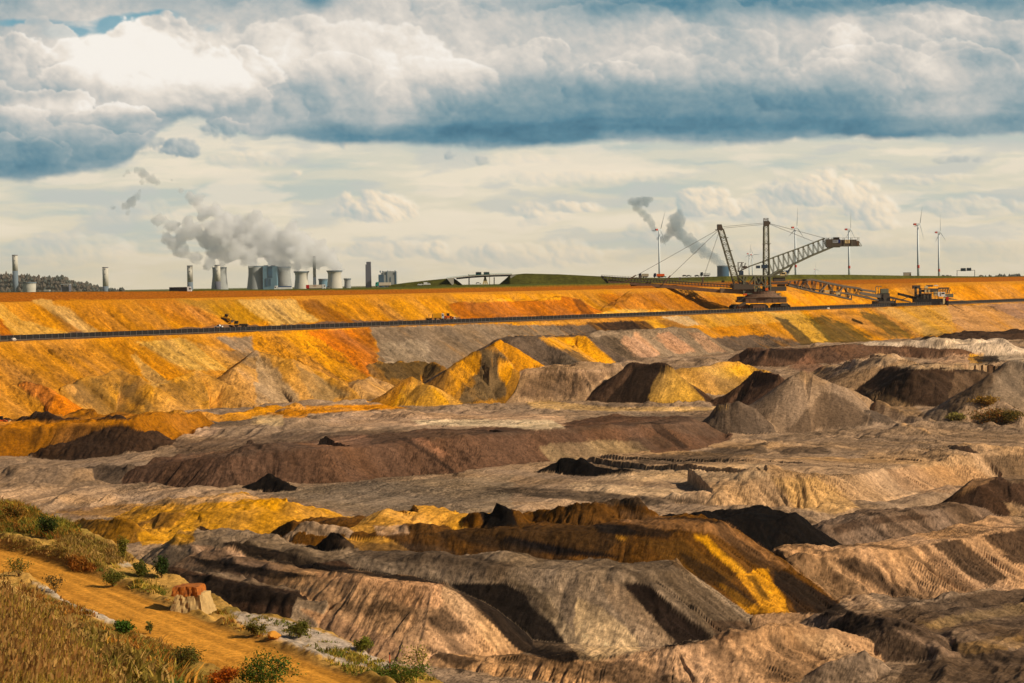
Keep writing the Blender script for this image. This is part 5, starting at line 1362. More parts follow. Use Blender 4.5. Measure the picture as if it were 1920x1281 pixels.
m = MB(); pbox(m, 1570, 449.5, 1574, 456, -4.25, -4.02); m.build("sign_end", material("sign_blue", col=(24, 38, 96), rough=.5), drive)
a = P(1565, 453, -4.28); text_mesh("sign_lettering", "RWE", 2.5, material("sign_ink", col=(22, 26, 44), rough=.6), a, drive, sx=.62)
m = MB(); pbox(m, 1583, 450, 1592, 456.5, -3.8, -3.53); m.build("number_plate", CREAM, drive)
a = P(1587.5, 453.2, -3.84); text_mesh("number_lettering", "762", 2.5, material("number_ink", col=(92, 70, 52), rough=.6), a, drive, sx=.62)
# cabin and machinery on the right of the tower
m = MB(); pbox(m, 1461.5, 510.5, 1473.5, 517.5, -5, -1); cb = m.build("cabin", CREAM, spr)
m = MB(); pbox(m, 1464.5, 511.8, 1470.5, 514.3, -5.08, -4.9); m.build("cabin_window", GLASS, cb)
m = MB(); pbox(m, 1473.5, 507, 1479, 513, -4, 3); m.build("winch_house", BLUEP, spr)
m = MB(); pbox(m, 1446, 517, 1475, 519, -6, 6); pbox(m, 1450, 520, 1471, 528, -5, 5); pbox(m, 1445, 529, 1476, 533, -6, 6); pbox(m, 1444, 537, 1473, 546, -5, 5); pbox(m, 1458, 533, 1471, 537, -4, 4); m.bar(P(1446, 517, -5), P(1462, 508.5, -5), .5); m.build("receiving_deck", STEEL, spr)
m = MB()
for x in range(1446, 1476, 4):
    m.bar(P(x, 529, -6), P(x, 525.5, -6), .2)
m.bar(P(1446, 525.7, -6), P(1475, 525.7, -6), .2); m.build("deck_rail", STEEL_L, spr)
# ---------------------------------------------------------------- conveyor bridge to the right of the spreader
BEND = True
br = thing("conveyor_bridge", "dark lattice conveyor bridge sloping down to the right of the spreader", "conveyor bridge", base)
m = MB(); bt = [(1476, 535), (1533, 549), (1563, 554), (1595, 561.5)]; tp = [(1506, 525.5), (1522, 524.2), (1552, 531), (1580, 536.5), (1610, 541), (1617, 545)]
for y in (-3.5, 3.5): poly(m, bt, y, 1.1); poly(m, tp, y, 1.0, 1.4); poly(m, [(1474, 528), (1508, 525.2)], y, .35); poly(m, [(1563, 547), (1600, 553), (1645, 563)], y, 1.0)
gx = lambda x, pl: float(np.interp(x, [p[0] for p in pl], [p[1] for p in pl]))
for i, x in enumerate(range(1482, 1614, 8)):
    for y in (-3.5, 3.5):
        yt = gx(x, tp) if x > 1504 else 527.6 - (x - 1474) * .07
        yb = gx(x, bt) if x < 1595 else gx(x, [(1595, 553), (1640, 562)])
        m.bar(P(x, yt, y), P(x + (4 if i % 2 else -4), yb, y), .42)
        if i % 2: m.bar(P(x, yt, y), P(x, yb, y), .36)
m.bar(P(1595, 561.5, -3.5), P(1595, 553, -3.5), .9)
m.build("truss", STEEL, br)
for ax, ay, lx, ly, rx, ry in [(1552, 531, 1536, 548, 1564, 553), (1582, 537, 1566, 554, 1592, 556), (1508, 525, 1500, 541, 1520, 545)]:
    for y in (-3.9, 3.9): m = MB(); m.bar(P(ax, ay, y), P(lx, ly, y), .5); m.bar(P(ax, ay, y), P(rx, ry, y), .5); m.build("frame_leg", STEEL_L, br)
m = MB()
for a, b in zip([(1478, 531), (1510, 539), (1550, 545), (1590, 549)], [(1510, 539), (1550, 545), (1590, 549), (1630, 557)]): boom(m, a[0], a[1], b[0], b[1], 2.4, 2.4, 2.5, 2.5)
m.build("belt", BLACK, br)
m = MB()
for a, b in zip(tp[2:5], tp[3:5]): boom(m, a[0], a[1] - .6, b[0], b[1] - .6, 2.6, 2.6, 2, 2)
boom(m, 1610, 541, 1640, 545, 3.5, 4, 2.5, 2.5); boom(m, 1612, 547, 1650, 553, 5, 6, 2.5, 2.5); m.build("cover", STEEL, br)
for a_ in [(1533, 544, 1540, 548.5, -4, -2), (1550, 548, 1556, 552, -4, -2)]: m = MB(); pbox(m, *a_); m.build("junction_box", CREAM, br)
m = MB(); pbox(m, 1612, 563, 1634, 567, -4, 4); m.box(P(1622, 563).x - 1, P(1622, 563).x + 1, -1, 1, P(1622, 563).z, P(1622, 558).z); m.build("support_shoe", STEEL, br)
# ---------------------------------------------------------------- belt wagon and hopper car on the conveyor
BEND = False; SY = 1940.0; q_, m_ = ray(1660, 571); base = Vector((float(q_ * SY), SY, BENCH - .8))
bw = thing("belt_wagon", "dark belt wagon with a bent pipe post where the conveyor bridge ends", "belt wagon", base)
m = MB(); pbox(m, 1636, 564, 1678, 570, -4, 4); pbox(m, 1646, 558, 1668, 565, -3, 3); m.prism([(P(1634, 571).x, P(1634, 571).z), (P(1682, 571).x, P(1682, 571).z), (P(1672, 567).x, P(1672, 567).z), (P(1640, 567).x, P(1640, 567).z)], -5, 5); m.build("chassis", BLACK, bw)
m = MB(); pbox(m, 1651, 541.5, 1665, 551.5, -3, 3); m.build("cabinet", GREENST, bw)
m = MB(); pbox(m, 1645, 550, 1667, 559, -3, 3); pbox(m, 1655, 551, 1662, 560, -3.5, 3.5); m.build("body", STEEL, bw)
m = MB(); m.bar(P(1641.5, 557), P(1641.5, 539), .6, n=6); m.bar(P(1641.5, 539), P(1644, 536.5), .6, n=6); m.bar(P(1644, 536.5), P(1653, 537.6), .6, n=6); m.bar(P(1647, 557), P(1647, 538), .4, n=6); m.build("pipe_post", GREENST, bw)
m = MB(); boom(m, 1662, 554, 1707, 565.5, 4.5, 2, 2, 1.6); m.bar(P(1690, 562, -2), P(1703, 557, -2), .6)
for x in (1674, 1679): m.bar(P(x, 559, -1.5), P(x - 1, 570, -1.5), .7)
m.build("discharge_arm", STEEL, bw)
SY = 2008.0; q_, m_ = ray(1745, 571); base = Vector((float(q_ * SY), SY, BENCH - 1.2))
hc = thing("hopper_car", "cluttered hopper car with a cream cabin and red panel straddling the conveyor", "hopper car", base)
m = MB(); pbox(m, 1712, 560, 1776, 567, -6, 4); pbox(m, 1735, 566, 1756, 573, -7, -2)
for x in (1718, 1730, 1757, 1772): pbox(m, x, 566, x + 3.5, 573, -7, -4); pbox(m, x, 566, x + 3.5, 573, 2, 5)
m.build("chassis", BLACK, hc)
m = MB(); pbox(m, 1714, 538, 1717.5, 556, -4, -1); pbox(m, 1722, 540, 1725, 558, -4, -2); pbox(m, 1711, 535, 1724, 541.5, -4, 3); pbox(m, 1726, 543, 1746, 548, -3, 4); pbox(m, 1728, 551, 1745, 561, -5, 4); pbox(m, 1745, 541, 1758, 548, -3, 4); pbox(m, 1718, 552, 1730, 561, -4, 4); pbox(m, 1760, 539, 1779, 542, -3, 3)
for x in (1762, 1768, 1774, 1778): m.bar(P(x, 541, -3), P(x + 1, 550, -3), .5); m.bar(P(x, 541, 3), P(x + 1, 550, 3), .5); m.bar(P(x, 548, -3), P(x + 4, 541, -3), .4)
for x in (1725, 1731, 1738, 1744, 1751, 1757):
    m.bar(P(x, 560, -5.5), P(x, 541, -5.5), .4)
m.bar(P(1724, 541, -5.5), P(1758, 541.5, -5.5), .5); m.bar(P(1724, 550, -5.5), P(1758, 550, -5.5), .4)
m.build("frame", STEEL, hc)
for a_ in [(1732, 542.5, 1743, 548.5, -5.3, -3), (1749, 547, 1755, 554.5, -5.6, -3)]: m = MB(); pbox(m, *a_); m.build("panel", CREAM, hc)
m = MB(); pbox(m, 1756, 547.5, 1761, 555, -6, -2); pbox(m, 1761.8, 547.8, 1769.5, 555.2, -6.4, -2); pbox(m, 1757, 555.4, 1772, 556.6, -6.8, -1); cb = m.build("cabin", WHITE, hc)
m = MB(); pbox(m, 1763, 549, 1768.5, 551.5, -6.5, -6.3); m.build("cabin_window", GLASS, cb)
m = MB(); pbox(m, 1750, 534.6, 1757.2, 536.2, -4, -1); m.build("roof_plate", WHITE, hc)
m = MB(); pbox(m, 1737, 534.5, 1748, 538, -3, 2); m.build("motor_house", dirty("grey_blue_steel", (70, 74, 78), .6), hc)
m = MB(); c = P(1735, 539, -4.2); m.wheel(c.x, -4.3, c.z, 1.5, .5); m.build("lamp_drum", CREAM, hc)
m = MB(); pbox(m, 1771.5, 556.8, 1776, 563.5, -6.6, -3); m.build("warning_panel", REDP, hc)
m = MB(); pbox(m, 1765.5, 557, 1769, 570, -6.4, -5.6); m.build("ladder", CREAM, hc)
m = MB(); boom(m, 1684, 549, 1718, 557, 4, 5.5, 2.2, 2.4); boom(m, 1684, 549.5, 1694, 551, 4, 4, 3.2, 3.2); m.build("receiving_belt", BLACK, hc)
m = MB(); pbox(m, 1771, 551, 1786, 558, -4, 3); boom(m, 1776, 558.5, 1791, 561, 3, 1.5, 3, 3); boom(m, 1788, 561, 1832, 567.2, .9, .6, 1.5, 1.2)
for x in (1773, 1778, 1784, 1788): m.bar(P(x, 552, -4), P(x, 549, -4), .3)
m.build("tail_section", GREENST, hc)

# ---------------------------------------------------------------- vehicles
def lorry(name, label, loc, rz, cab, box, L=13.5, H=2.9, rear=None, tarp=None, flip=False, letters=None, group=None, stripe=None):
    t = thing(name, label, "lorry", loc, rz + (math.pi if flip else 0), group)
    m = MB(); m.box(-L + .3, 2.2, -.9, .9, .75, 1.05)
    m.build("chassis", BLACK, t)
    m = MB(); m.box(-L, -.35, -1.27, 1.27, 1.1, 1.1 + H); b = m.build("trailer", box, t)
    m = MB()
    for k in range(1, 7): x = -L + k * (L - .35) / 7; m.box(x - .05, x + .05, -1.3, 1.3, 1.15, 1.1 + H - .05)
    m.box(-L - .02, -.3, -1.3, 1.3, 1.05, 1.2); m.build("trailer_frame", tarp or box, b)
    if rear: m = MB(); m.box(-L - .04, -L + 2.3, -1.32, 1.32, 1.08, 1.12 + H); m.build("rear_section", rear, b)
    if stripe: m = MB(); m.box(-L + .1, -.45, -1.34, 1.34, 1.1 + H - .55, 1.12 + H); m.build("roof_band", stripe, b)
    m = MB(); m.prism([(.05, .7), (2.35, .7), (2.4, 1.9), (2.1, 3.3), (1.7, 3.65), (.05, 3.75)], -1.22, 1.22); c = m.build("cab", cab, t)
    m = MB(); m.prism([(2.42, 2.0), (2.14, 3.2), (2.08, 3.2), (2.36, 2.0)], -1.1, 1.1); m.box(1.15, 2.0, -1.25, 1.25, 2.1, 2.95); m.build("windscreen", GLASS, c)
    for x in (1.5, -1.6, -L + 1.6, -L + 2.9, -L + 4.2):
        for y in (-1.05, 1.05): w = MB(); w.wheel(x, y, .52, .52, .35); w.build("wheel", BLACK, t)
    if letters: text_mesh("lettering", letters[0], 1.0, letters[1], (-L * .45, -1.32 if not flip else 1.32, 2.7), b, rot=(math.pi / 2, 0, 0 if not flip else math.pi))
    return t
def car(name, label, loc, rz, paint, van=False, pickup=False, cat=None, group=None):
    t = thing(name, label, cat or ("van" if van else "car"), loc, rz, group)
    m = MB()
    if van: m.prism([(-2.6, .35), (2.5, .35), (2.55, 1.0), (1.7, 1.3), (1.1, 2.2), (-2.6, 2.25)], -.95, .95)
    else:
        m.prism([(-2.25, .35), (2.2, .35), (2.25, .8), (1.3, .98), (-2.3, 1.0)], -.88, .88)
    b = m.build("body", paint, t)
    m = MB()
    if van: m.prism([(1.75, 1.3), (1.2, 2.1), (.2, 2.1), (.2, 1.3)], -.97, .97); m.build("windows", GLASS, b)
    elif pickup: m.prism([(.9, .98), (.35, 1.65), (-.75, 1.68), (-1.0, .98)], -.8, .8); m.build("cab", paint, t); m = MB(); m.prism([(.75, 1.05), (.3, 1.58), (-.7, 1.6), (-.85, 1.05)], -.82, .82); m.build("windows", GLASS, b)
    else: m.prism([(1.2, .98), (.45, 1.48), (-1.3, 1.5), (-2.0, .98)], -.78, .78); m.build("roof", paint, t); m = MB(); m.prism([(1.0, 1.02), (.4, 1.42), (-1.25, 1.43), (-1.75, 1.02)], -.8, .8); m.build("windows", GLASS, b)
    for x in (-1.45, 1.4):
        for y in (-.82, .82): w = MB(); w.wheel(x, y, .33, .33, .24); w.build("wheel", BLACK, t)
    return t
def onfield(px, Y):
    q, _ = ray(px, 530); q = float(q); return Vector((q * Y, Y, float(field_z(np.array(q), np.array(float(Y))))))
def placed(px, py, Y):
    return at(px, py, Y)
TARP = dirty("black_tarp", (30, 30, 32), .7, amount=.2); PALE = dirty("pale_tarp", (214, 196, 172), .6, amount=.12); BEIGE = dirty("beige_tarp", (190, 170, 140), .6, amount=.2)
ORT = dirty("orange_tarp", (236, 92, 18), .5, amount=.35, scale=.25, dirt=(244, 160, 30))
INK = material("lettering_ink", col=(176, 84, 60), rough=.6)
ROADZ = []
lorry("lorry", "black curtain sided lorry with a white cab at the left end of the rim", placed(351.5, 550.2, 1330), 0, WHITE, TARP, L=9.8, H=2.4)
lorry("lorry", "white lorry with a blue roof band driving left beside the cooling towers", placed(521, 545.6, 1700), 0, WHITE, WHITE, L=10.0, H=2.1, flip=True, stripe=BLUEP)
lorry("lorry", "cream lorry with a deep red trailer end in front of the cooling towers", placed(604.5, 543.2, 1720), 0, WHITE, PALE, L=11.5, H=2.4, rear=REDP, letters=("SPED", INK))
lorry("lorry", "pale trailer lorry with a teal cab left of the grass ramp", placed(710, 538.2, 1800), 0, TEAL, PALE, L=9.0, H=2.2, flip=True)
car("car", "white car on the rim right of the black lorry", placed(385, 550, 1480), 0, WHITE)
car("car", "pale grey car half hidden on the motorway right of the cream lorry", placed(617, 541.3, 1750), 0, GREYP)
car("car", "white car just behind the van below the grass ramp", placed(789, 535.6, 1800), 0, WHITE)
car("van", "white van on the motorway below the grass ramp", placed(801, 534.8, 1800), 0, WHITE, van=True)
car("car", "small white car under the motorway bridge", placed(897, 533.0, 1830), 0, WHITE)
# traffic on the embankment behind the spreader
EMB = [("trailer beige", 1208, 519.3)]
lorry("lorry", "beige lorry with a dark blue cab behind the long spreader boom", placed(1202.6, 520.8, 2060), 0, dirty("navy_paint", (36, 48, 64), .4), BEIGE, L=6.2, H=2.2, flip=True)
lorry("lorry", "bright orange lorry with a dark blue cab behind the long spreader boom", placed(1230.5, 520.6, 2060), 0, dirty("navy_paint2", (30, 38, 70), .4), ORT, L=7.0, H=2.0, flip=True)
lorry("lorry", "white lorry with a dark cab on the embankment left of the leaning mast", placed(1318, 518.6, 2080), 0, dirty("dark_paint", (50, 58, 64), .4), WHITE, L=6.4, H=1.8, flip=True)
for px, py, lab, pt in [(1244.5, 520.4, "teal car right behind the orange lorry", TEAL), (1284, 519.0, "dark car leading two on the embankment left of the leaning mast", STEEL), (1292, 519.1, "pale car second of the two left of the leaning mast", GREYP), (1307, 519.0, "black car just ahead of the white lorry left of the leaning mast", BLACK), (1777, 518.6, "grey car by the foot of the rightmost turbine", GREYP), (1840, 518.6, "dark grey car under the right sign gantry", STEEL)]:
    car("car", lab, placed(px, py, 2060 if px < 1500 else 2420), 0, pt)
t = thing("site_hut", "grey brown site container with a ribbed wall on the horizon left of the tall turbine", "container", placed(1701, 517.8, 2330))
m = MB(); m.box(-3.6, 3.6, -1.3, 1.3, .1, 3.3); b = m.build("walls", BEIGE, t)
m = MB()
for k in range(-3, 4): m.box(k - .08, k + .08, -1.36, 1.36, .2, 3.2)
m.build("wall_ribs", GREYP, b); m = MB(); m.box(-3.8, 3.8, -1.45, 1.45, 3.3, 3.55); m.build("roof", GREYP, t); m = MB(); m.box(2.4, 3.4, -1.4, -1.28, .1, 2.3); m.build("door", STEEL, t)
# machines on the bench behind the conveyor
def bench(px, t):
    """a point on the bench seen at photo column px, t metres from the conveyor line"""
    q, _ = ray(px, 600); q = float(q)
    o = CONV0 + t * NRM; s = (q * o[1] - o[0]) / (DIR[0] - q * DIR[1]); p = o + s * DIR
    return Vector((p[0], p[1], BENCH))
WANG = math.atan2(DIR[1], DIR[0])
car("pickup", "white pickup standing on the bench in front of the bulldozer", bench(409.5, -11.5) + Vector((0, 0, .9)), math.pi - .25, WHITE, pickup=True, cat="pickup")
car("car", "white car parked at the foot of the spreader crawlers", bench(1456, -3.5) + Vector((0, 0, -.8)), math.pi, WHITE)
t = thing("tanker_truck", "yellow tank lorry with a dark cab on the bench beside the white pickup", "tank lorry", bench(447.5, -11.5) + Vector((0, 0, .9)), math.pi)
m = MB(); m.box(-5.2, 2.0, -1.0, 1.0, .9, 1.35); m.build("chassis", BLACK, t)
m = MB(); m.box(-4.9, -.3, -1.25, 1.25, 1.8, 3.7, .15, .35); m.build("tank", YELLOW, t)
m = MB(); m.prism([(.3, 1.0), (2.3, 1.0), (2.35, 2.0), (2.1, 3.3), (.3, 3.4)], -1.25, 1.25); c = m.build("cab", BLACK, t)
m = MB(); m.box(.2, 2.45, -1.28, 1.28, 1.35, 1.75); m.box(-.3, .35, -1.2, 1.2, 1.2, 2.4); m.build("cab_band", YELLOW, c)
m = MB(); m.box(.9, 1.8, -1.3, 1.3, 2.2, 2.95); m.build("windows", GLASS, c)
m = MB(); m.box(-4.6, -.4, -1.1, 1.1, 1.35, 1.82); m.build("pump_gear", RUST, t)
for x in (1.3, -2.2, -3.9):
    for y in (-1.05, 1.05): m = MB(); m.wheel(x, y, .7, .7, .5); m.build("wheel", BLACK, t)
def bulldozer(name, label, loc, rz, ry):
    t = thing(name, label, "bulldozer", loc, rz, None, ry)
    for y0_, y1_ in ((-1.5, -.85), (.85, 1.5)): m = MB(); m.prism([(-2.6, .1), (1.9, .1), (2.3, .6), (1.7, 1.15), (-2.4, 1.15), (-3.0, .7)], y0_, y1_); m.build("track", BLACK, t)
    m = MB(); m.prism([(-2.4, .9), (2.0, .9), (2.0, 1.9), (.1, 2.1), (-2.4, 1.8)], -.8, .8); m.build("body", YELLOW, t)
    m = MB(); m.box(-1.9, -.2, -.85, .85, 3.05, 3.3); [m.box(x - .08, x + .08, y - .08, y + .08, 1.8, 3.1) for x in (-1.7, -.4) for y in (-.75, .75)]; m.build("cab_frame", BLACK, t)
    m = MB(); m.box(-1.6, -.5, -.7, .7, 1.9, 3.0); m.build("windows", GLASS, t)
    m = MB(); m.prism([(3.0, 0), (3.25, .1), (3.1, .8), (3.35, 1.5), (3.1, 1.5), (2.85, .8)], -2.0, 2.0); m.build("blade", STEEL, t)
    m = MB(); [m.bar((.5, y, .7), (3.0, y, .5), .22) for y in (-1.65, 1.65)]; m.build("push_arm", YELLOW, t)
    return t
bulldozer("bulldozer", "yellow bulldozer tilted on the orange slope above the tank lorry", bench(425, -20) + Vector((0, 0, 4.3)), -.2, .32)
t = thing("service_truck", "bright yellow box lorry with a white front and flatbed posts on the bench", "service lorry", bench(817, -11.5) + Vector((0, 0, .9)))
m = MB(); m.box(-4.2, 3.0, -1.0, 1.0, .9, 1.25); m.build("flatbed", BLACK, t); m = MB(); [m.box(x - .12, x + .12, y - .1, y + .1, 1.2, 3.5) for x in (-4.0, -1.9) for y in (-1, 1)]; m.box(-4.1, -3.9, -1.0, 1.0, 1.2, 2.0); m.build("stake", RUST, t)
m = MB(); m.box(-1.5, 3.6, -1.3, 1.3, 1.3, 3.9); m.build("box_body", YELLOW, t); m = MB(); m.prism([(3.7, .9), (4.9, .9), (5.0, 2.2), (4.7, 3.8), (3.7, 3.9)], -1.25, 1.25); c = m.build("cab", WHITE, t); m = MB(); m.box(4.0, 4.72, -1.29, 1.29, 2.3, 3.3); m.build("windows", GLASS, c)
for x in (4.2, -.2, -2.8):
    for y in (-1.0, 1.0): m = MB(); m.wheel(x, y, .55, .55, .4); m.build("wheel", BLACK, t)
def loader(name, label, loc, rz, col, bucket, sc=1.0):
    t = thing(name, label, "wheel loader", loc, rz); t.scale = (sc, sc, sc)
    m = MB(); m.prism([(-3.2, .9), (-.2, .9), (-.2, 2.0), (-2.9, 2.1), (-3.3, 1.6)], -.95, .95); m.build("rear_body", col, t)
    m = MB(); m.prism([(-.2, .9), (1.9, .9), (1.9, 1.6), (.8, 1.9), (-.2, 1.7)], -.7, .7); m.build("front_frame", col, t)
    m = MB(); m.box(-1.3, .3, -.8, .8, 3.2, 3.4); m.box(-1.3, .3, -.8, .8, 1.9, 2.2); [m.box(x - .07, x + .07, y - .07, y + .07, 2.1, 3.25) for x in (-1.2, .2) for y in (-.72, .72)]; c = m.build("cab", BLACK, t)
    m = MB(); m.box(-1.15, .15, -.7, .7, 2.2, 3.2); m.build("windows", GLASS, c)
    m = MB(); [m.bar((.6, y, 1.7), (3.2, y, .9), .3) for y in (-.55, .55)]; m.build("lift_arm", col, t)
    m = MB(); m.prism([(2.8, .3), (4.3, .1), (3.3, .4), (3.05, 1.0), (3.4, 1.7), (2.75, 1.5)], -1.5, 1.5); m.build("bucket", bucket, t)
    wh = MB(); wh.wheel(0, 0, 0, .85, .6); w0 = wh.build("wheel", BLACK, t); hb = MB(); hb.wheel(0, 0, 0, .42, .66); hb.build("hub", col, w0)
    for i, (x, y) in enumerate([(-2.1, -1.1), (-2.1, 1.1), (1.4, -1.1), (1.4, 1.1)]):
        o = w0
        if i:
            o = w0.copy(); C.objects.link(o); o.parent = t
            for ch in w0.children: cc = ch.copy(); C.objects.link(cc); cc.parent = o
        o.location = (x, y, .85)
    return t
loader("wheel_loader", "orange wheel loader with a pale bucket right of the yellow box lorry", bench(842, -11.5) + Vector((0, 0, .9)), 0, ORANGE, WHITE, 1.1)
X_, Y_, Z_ = hit(4, 797)
loader("wheel_loader", "small orange wheel loader at the left edge on the ochre block", Vector((X_, Y_, Z_ + .2)), 0, ORANGE, CREAM, 1.0)
def rock(name, label, cat, loc, r, mat, seed, sq=.7, group=None):
    bm = bmesh.new(); bmesh.ops.create_icosphere(bm, subdivisions=3, radius=1.0)
    rr = random.Random(seed); pl = [(Vector((rr.gauss(0, 1), rr.gauss(0, 1), rr.gauss(0, 1))).normalized(), rr.uniform(.6, .9)) for _ in range(14)]
    for v in bm.verts:
        n = v.co.normalized(); k = 1.0
        for d, h in pl:
            c = n.dot(d)
            if c * k > h: k = h / c
        v.co = Vector((n.x * k * r, n.y * k * r, n.z * k * r * sq + r * sq * .6))
    me = bpy.data.meshes.new(name); bm.to_mesh(me); bm.free(); me.materials.append(mat)
    o = bpy.data.objects.new(name, me); C.objects.link(o); o.location = loc
    return tag(o, label, cat, group)
rock("boulder", "pale boulder beside the left end of the conveyor", "boulder", bench(25, 4.0) - Vector((0, 0, 1.2)), 1.6, PALE, 5, .6)
rock("boulder", "pale boulder below the conveyor under the dark bridge", "boulder", bench(1553, 5.0) - Vector((0, 0, 1.2)), 1.5, PALE, 9, .6)
# ---------------------------------------------------------------- embankments, motorway and bridge beyond the rim
def yh(px): return 547 - 30 * px / 1920.0
GRASSY = dirty("rough_grass", (84, 84, 34), .95, amount=.6, scale=.05, dirt=(96, 84, 44))
GREENF = dirty("green_crop", (72, 104, 22), .95, amount=.4, scale=.03, dirt=(90, 100, 30))
def rim_y(q):
    """distance of the rim of the pit along a direction"""
    s0 = (-CONV0[0] + CONV0[1] * q) / (DIR[0] - DIR[1] * q); d = 64 + float(deep_of(s0)); o = CONV0 - d * NRM
    return float((o + (q * o[1] - o[0]) / (DIR[0] - q * DIR[1]) * DIR)[1])
def embankment(name, label, pts, Y, depth=26.0, slope=2.1):
    """grass bank: crest traced left to right in photo pixels at distance Y"""
    px = np.arange(pts[0][0], pts[-1][0] + .1, 2.0); py = np.interp(px, [p[0] for p in pts], [p[1] for p in pts])
    n = len(px); rows = 9
    XX = np.zeros((rows, n)); YY = np.zeros((rows, n)); ZZ = np.zeros((rows, n))
    Y_ = Y
    for i in range(n):
        q, m_ = ray(px[i], py[i]); q = float(q)
        Y = max(Y_, rim_y(q) + 75); zt = float(m_ * Y)
        zb = float(field_z(np.array(q), np.array(Y - 15.0))) - 1.0
        h = max(zt - zb, .05)
        prof = [(-h * slope - 1, zb), (-h * slope * .72, zb + h * .27), (-h * slope * .45, zb + h * .54), (-h * slope * .2, zb + h * .8), (-1.0, zt - .15), (0, zt), (depth * .5, zt + .02), (depth, zt), (depth + h * slope, zb)]
        for k, (dy, z) in enumerate(prof): XX[k, i] = q * (Y + dy); YY[k, i] = Y + dy; ZZ[k, i] = z
    ZZ[1:5] += .25 * fbm(XX[1:5] / 8, YY[1:5] / 5, 311, 3)
    cc = np.broadcast_to(alb((86, 84, 34)), XX.shape + (3,)) * (1 + .3 * fbm(XX / 14, YY / 6, 313, 4) + .2 * fbm(XX / 3, YY / 2, 315, 2))[..., None]
    lowm = smooth(1.6, .4, np.arange(rows))[:, None, None] * .0
    o = grid_object(name, XX, YY, ZZ, cc, np.ones((rows - 1, n - 1), bool), MAT_FIELD)
    return tag(o, label, "embankment", kind="structure")
embankment("embankment", "low grass ramp rising to the left end of the motorway bridge", [(728, 535), (760, 530.5), (800, 526), (836, 522.5), (850, 521.5), (856, 525), (866, 533)], 1990.0, 14)
embankment("embankment", "long grass embankment running right from the motorway bridge", [(936, 533), (948, 523), (956, 515.5), (985, 513), (1050, 514.5), (1120, 518), (1180, 520.5), (1250, 521), (1310, 519.5), (1340, 518.8), (1400, 517), (1500, 515), (1600, 515.3), (1700, 517), (1800, 518), (1925, 519)], 2010.0, 30)
# green crop strips and the motorway
def strip(name, label, cat, px0, px1, y0, y1, Y0, Y1, mat, lift=.25):
    px = np.linspace(px0, px1, 60); v = []; f = []
    for i, x in enumerate(px):
        t = i / 59.0
        for Y in (Y0, (Y0 + Y1) / 2, Y1):
            q, _ = ray(x, 530); q = float(q); v.append((q * Y, Y, float(field_z(np.array(q), np.array(Y))) + lift))
    for i in range(59):
        for k in (0, 1): a = i * 3 + k; f.append((a, a + 3, a + 4, a + 1))
    mb = MB(); mb.add(v, f); o = mb.build(name, mat); return tag(o, label, cat, kind="structure")
strip("motorway", "pale motorway strip between the rim and the cooling towers", "motorway", 500, 935, 0, 0, 1850.0, 1880.0, dirty("asphalt", (150, 140, 122), .9, amount=.3, scale=.05), .35)
# ---- bridge
BY0 = 1985.0
q_, m_ = ray(905, 533); bb = Vector((float(q_ * BY0), BY0, float(m_ * BY0)))
bd = thing("motorway_bridge", "motorway bridge with a dark curved girder and pale centre pier between the grass ramps", "bridge", bb)
def Q(px, py, y=0.0):
    q, m = ray(px, py); return Vector((float(q * BY0) - bb.x, y, float(m * BY0) - bb.z))
deck_pts = [(838, 522.2), (856, 519.8), (880, 517.3), (905, 515.6), (930, 514.6), (960, 514)]
def ribbon(m, pts, t0, t1, y0, y1):
    for a, b in zip(pts, pts[1:]):
        v = [Q(a[0], a[1] + t0, y0), Q(b[0], b[1] + t0, y0), Q(b[0], b[1] + t1, y0), Q(a[0], a[1] + t1, y0), Q(a[0], a[1] + t0, y1), Q(b[0], b[1] + t0, y1), Q(b[0], b[1] + t1, y1), Q(a[0], a[1] + t1, y1)]
        m.add(v, [(0, 1, 2, 3), (7, 6, 5, 4), (0, 4, 5, 1), (1, 5, 6, 2), (2, 6, 7, 3), (3, 7, 4, 0)])
m = MB(); ribbon(m, deck_pts[1:], 1.6, 4.2, -5, 5); m.build("girder", material("girder_dark", col=(36, 36, 40), rough=.7), bd)
m = MB(); ribbon(m, deck_pts, 0, 1.4, -6, 6); m.build("deck", CONC, bd)
m = MB(); ribbon(m, deck_pts, -1.6, -1.2, -6.1, -5.8)
for k in range(40): t = k / 39; x = 838 + 122 * t; y = float(np.interp(x, [p[0] for p in deck_pts], [p[1] for p in deck_pts])); m.bar(Q(x, y, -5.95), Q(x, y - 1.5, -5.95), .12)
m.build("railing", TEAL, bd)
for px in (879.5, 926.5): m = MB(); m.bar(Q(px, 520, 0), Q(px, 534, 0), .75); m.bar(Q(px, 520, 4), Q(px, 534, 4), .75); m.build("pier", STEEL, bd)
m = MB()
for a, b in [((909.5, 519), (906, 533.5)), ((909.5, 519), (914, 533.5)), ((909.5, 521), (910, 533))]:
    for y in (-3, 3): m.bar(Q(*a, y), Q(*b, y), 1.1)
m.build("centre_pier", CREAM, bd)
m = MB(); m.add([Q(838, 522.5, -6.2), Q(851, 521.5, -6.2), Q(851, 533, -6.2), Q(848, 534.5, -6.2), Q(838, 522.5, 6), Q(851, 521.5, 6), Q(851, 533, 6), Q(848, 534.5, 6)], [(0, 1, 2, 3), (7, 6, 5, 4), (0, 4, 5, 1), (1, 5, 6, 2), (2, 6, 7, 3), (3, 7, 4, 0)]); m.build("abutment", CONC, bd)
m = MB(); m.add([Q(957, 517, -6.2), Q(969, 515, -6.2), Q(957.5, 522, -6.2), Q(957, 521, -6.2), Q(957, 517, 6), Q(969, 515, 6), Q(957.5, 522, 6), Q(957, 521, 6)], [(0, 1, 2, 3), (7, 6, 5, 4), (0, 4, 5, 1), (1, 5, 6, 2), (2, 6, 7, 3), (3, 7, 4, 0)]); m.build("abutment", CONC, bd)
SIGN = material("sign_back", col=(38, 52, 58), rough=.5)
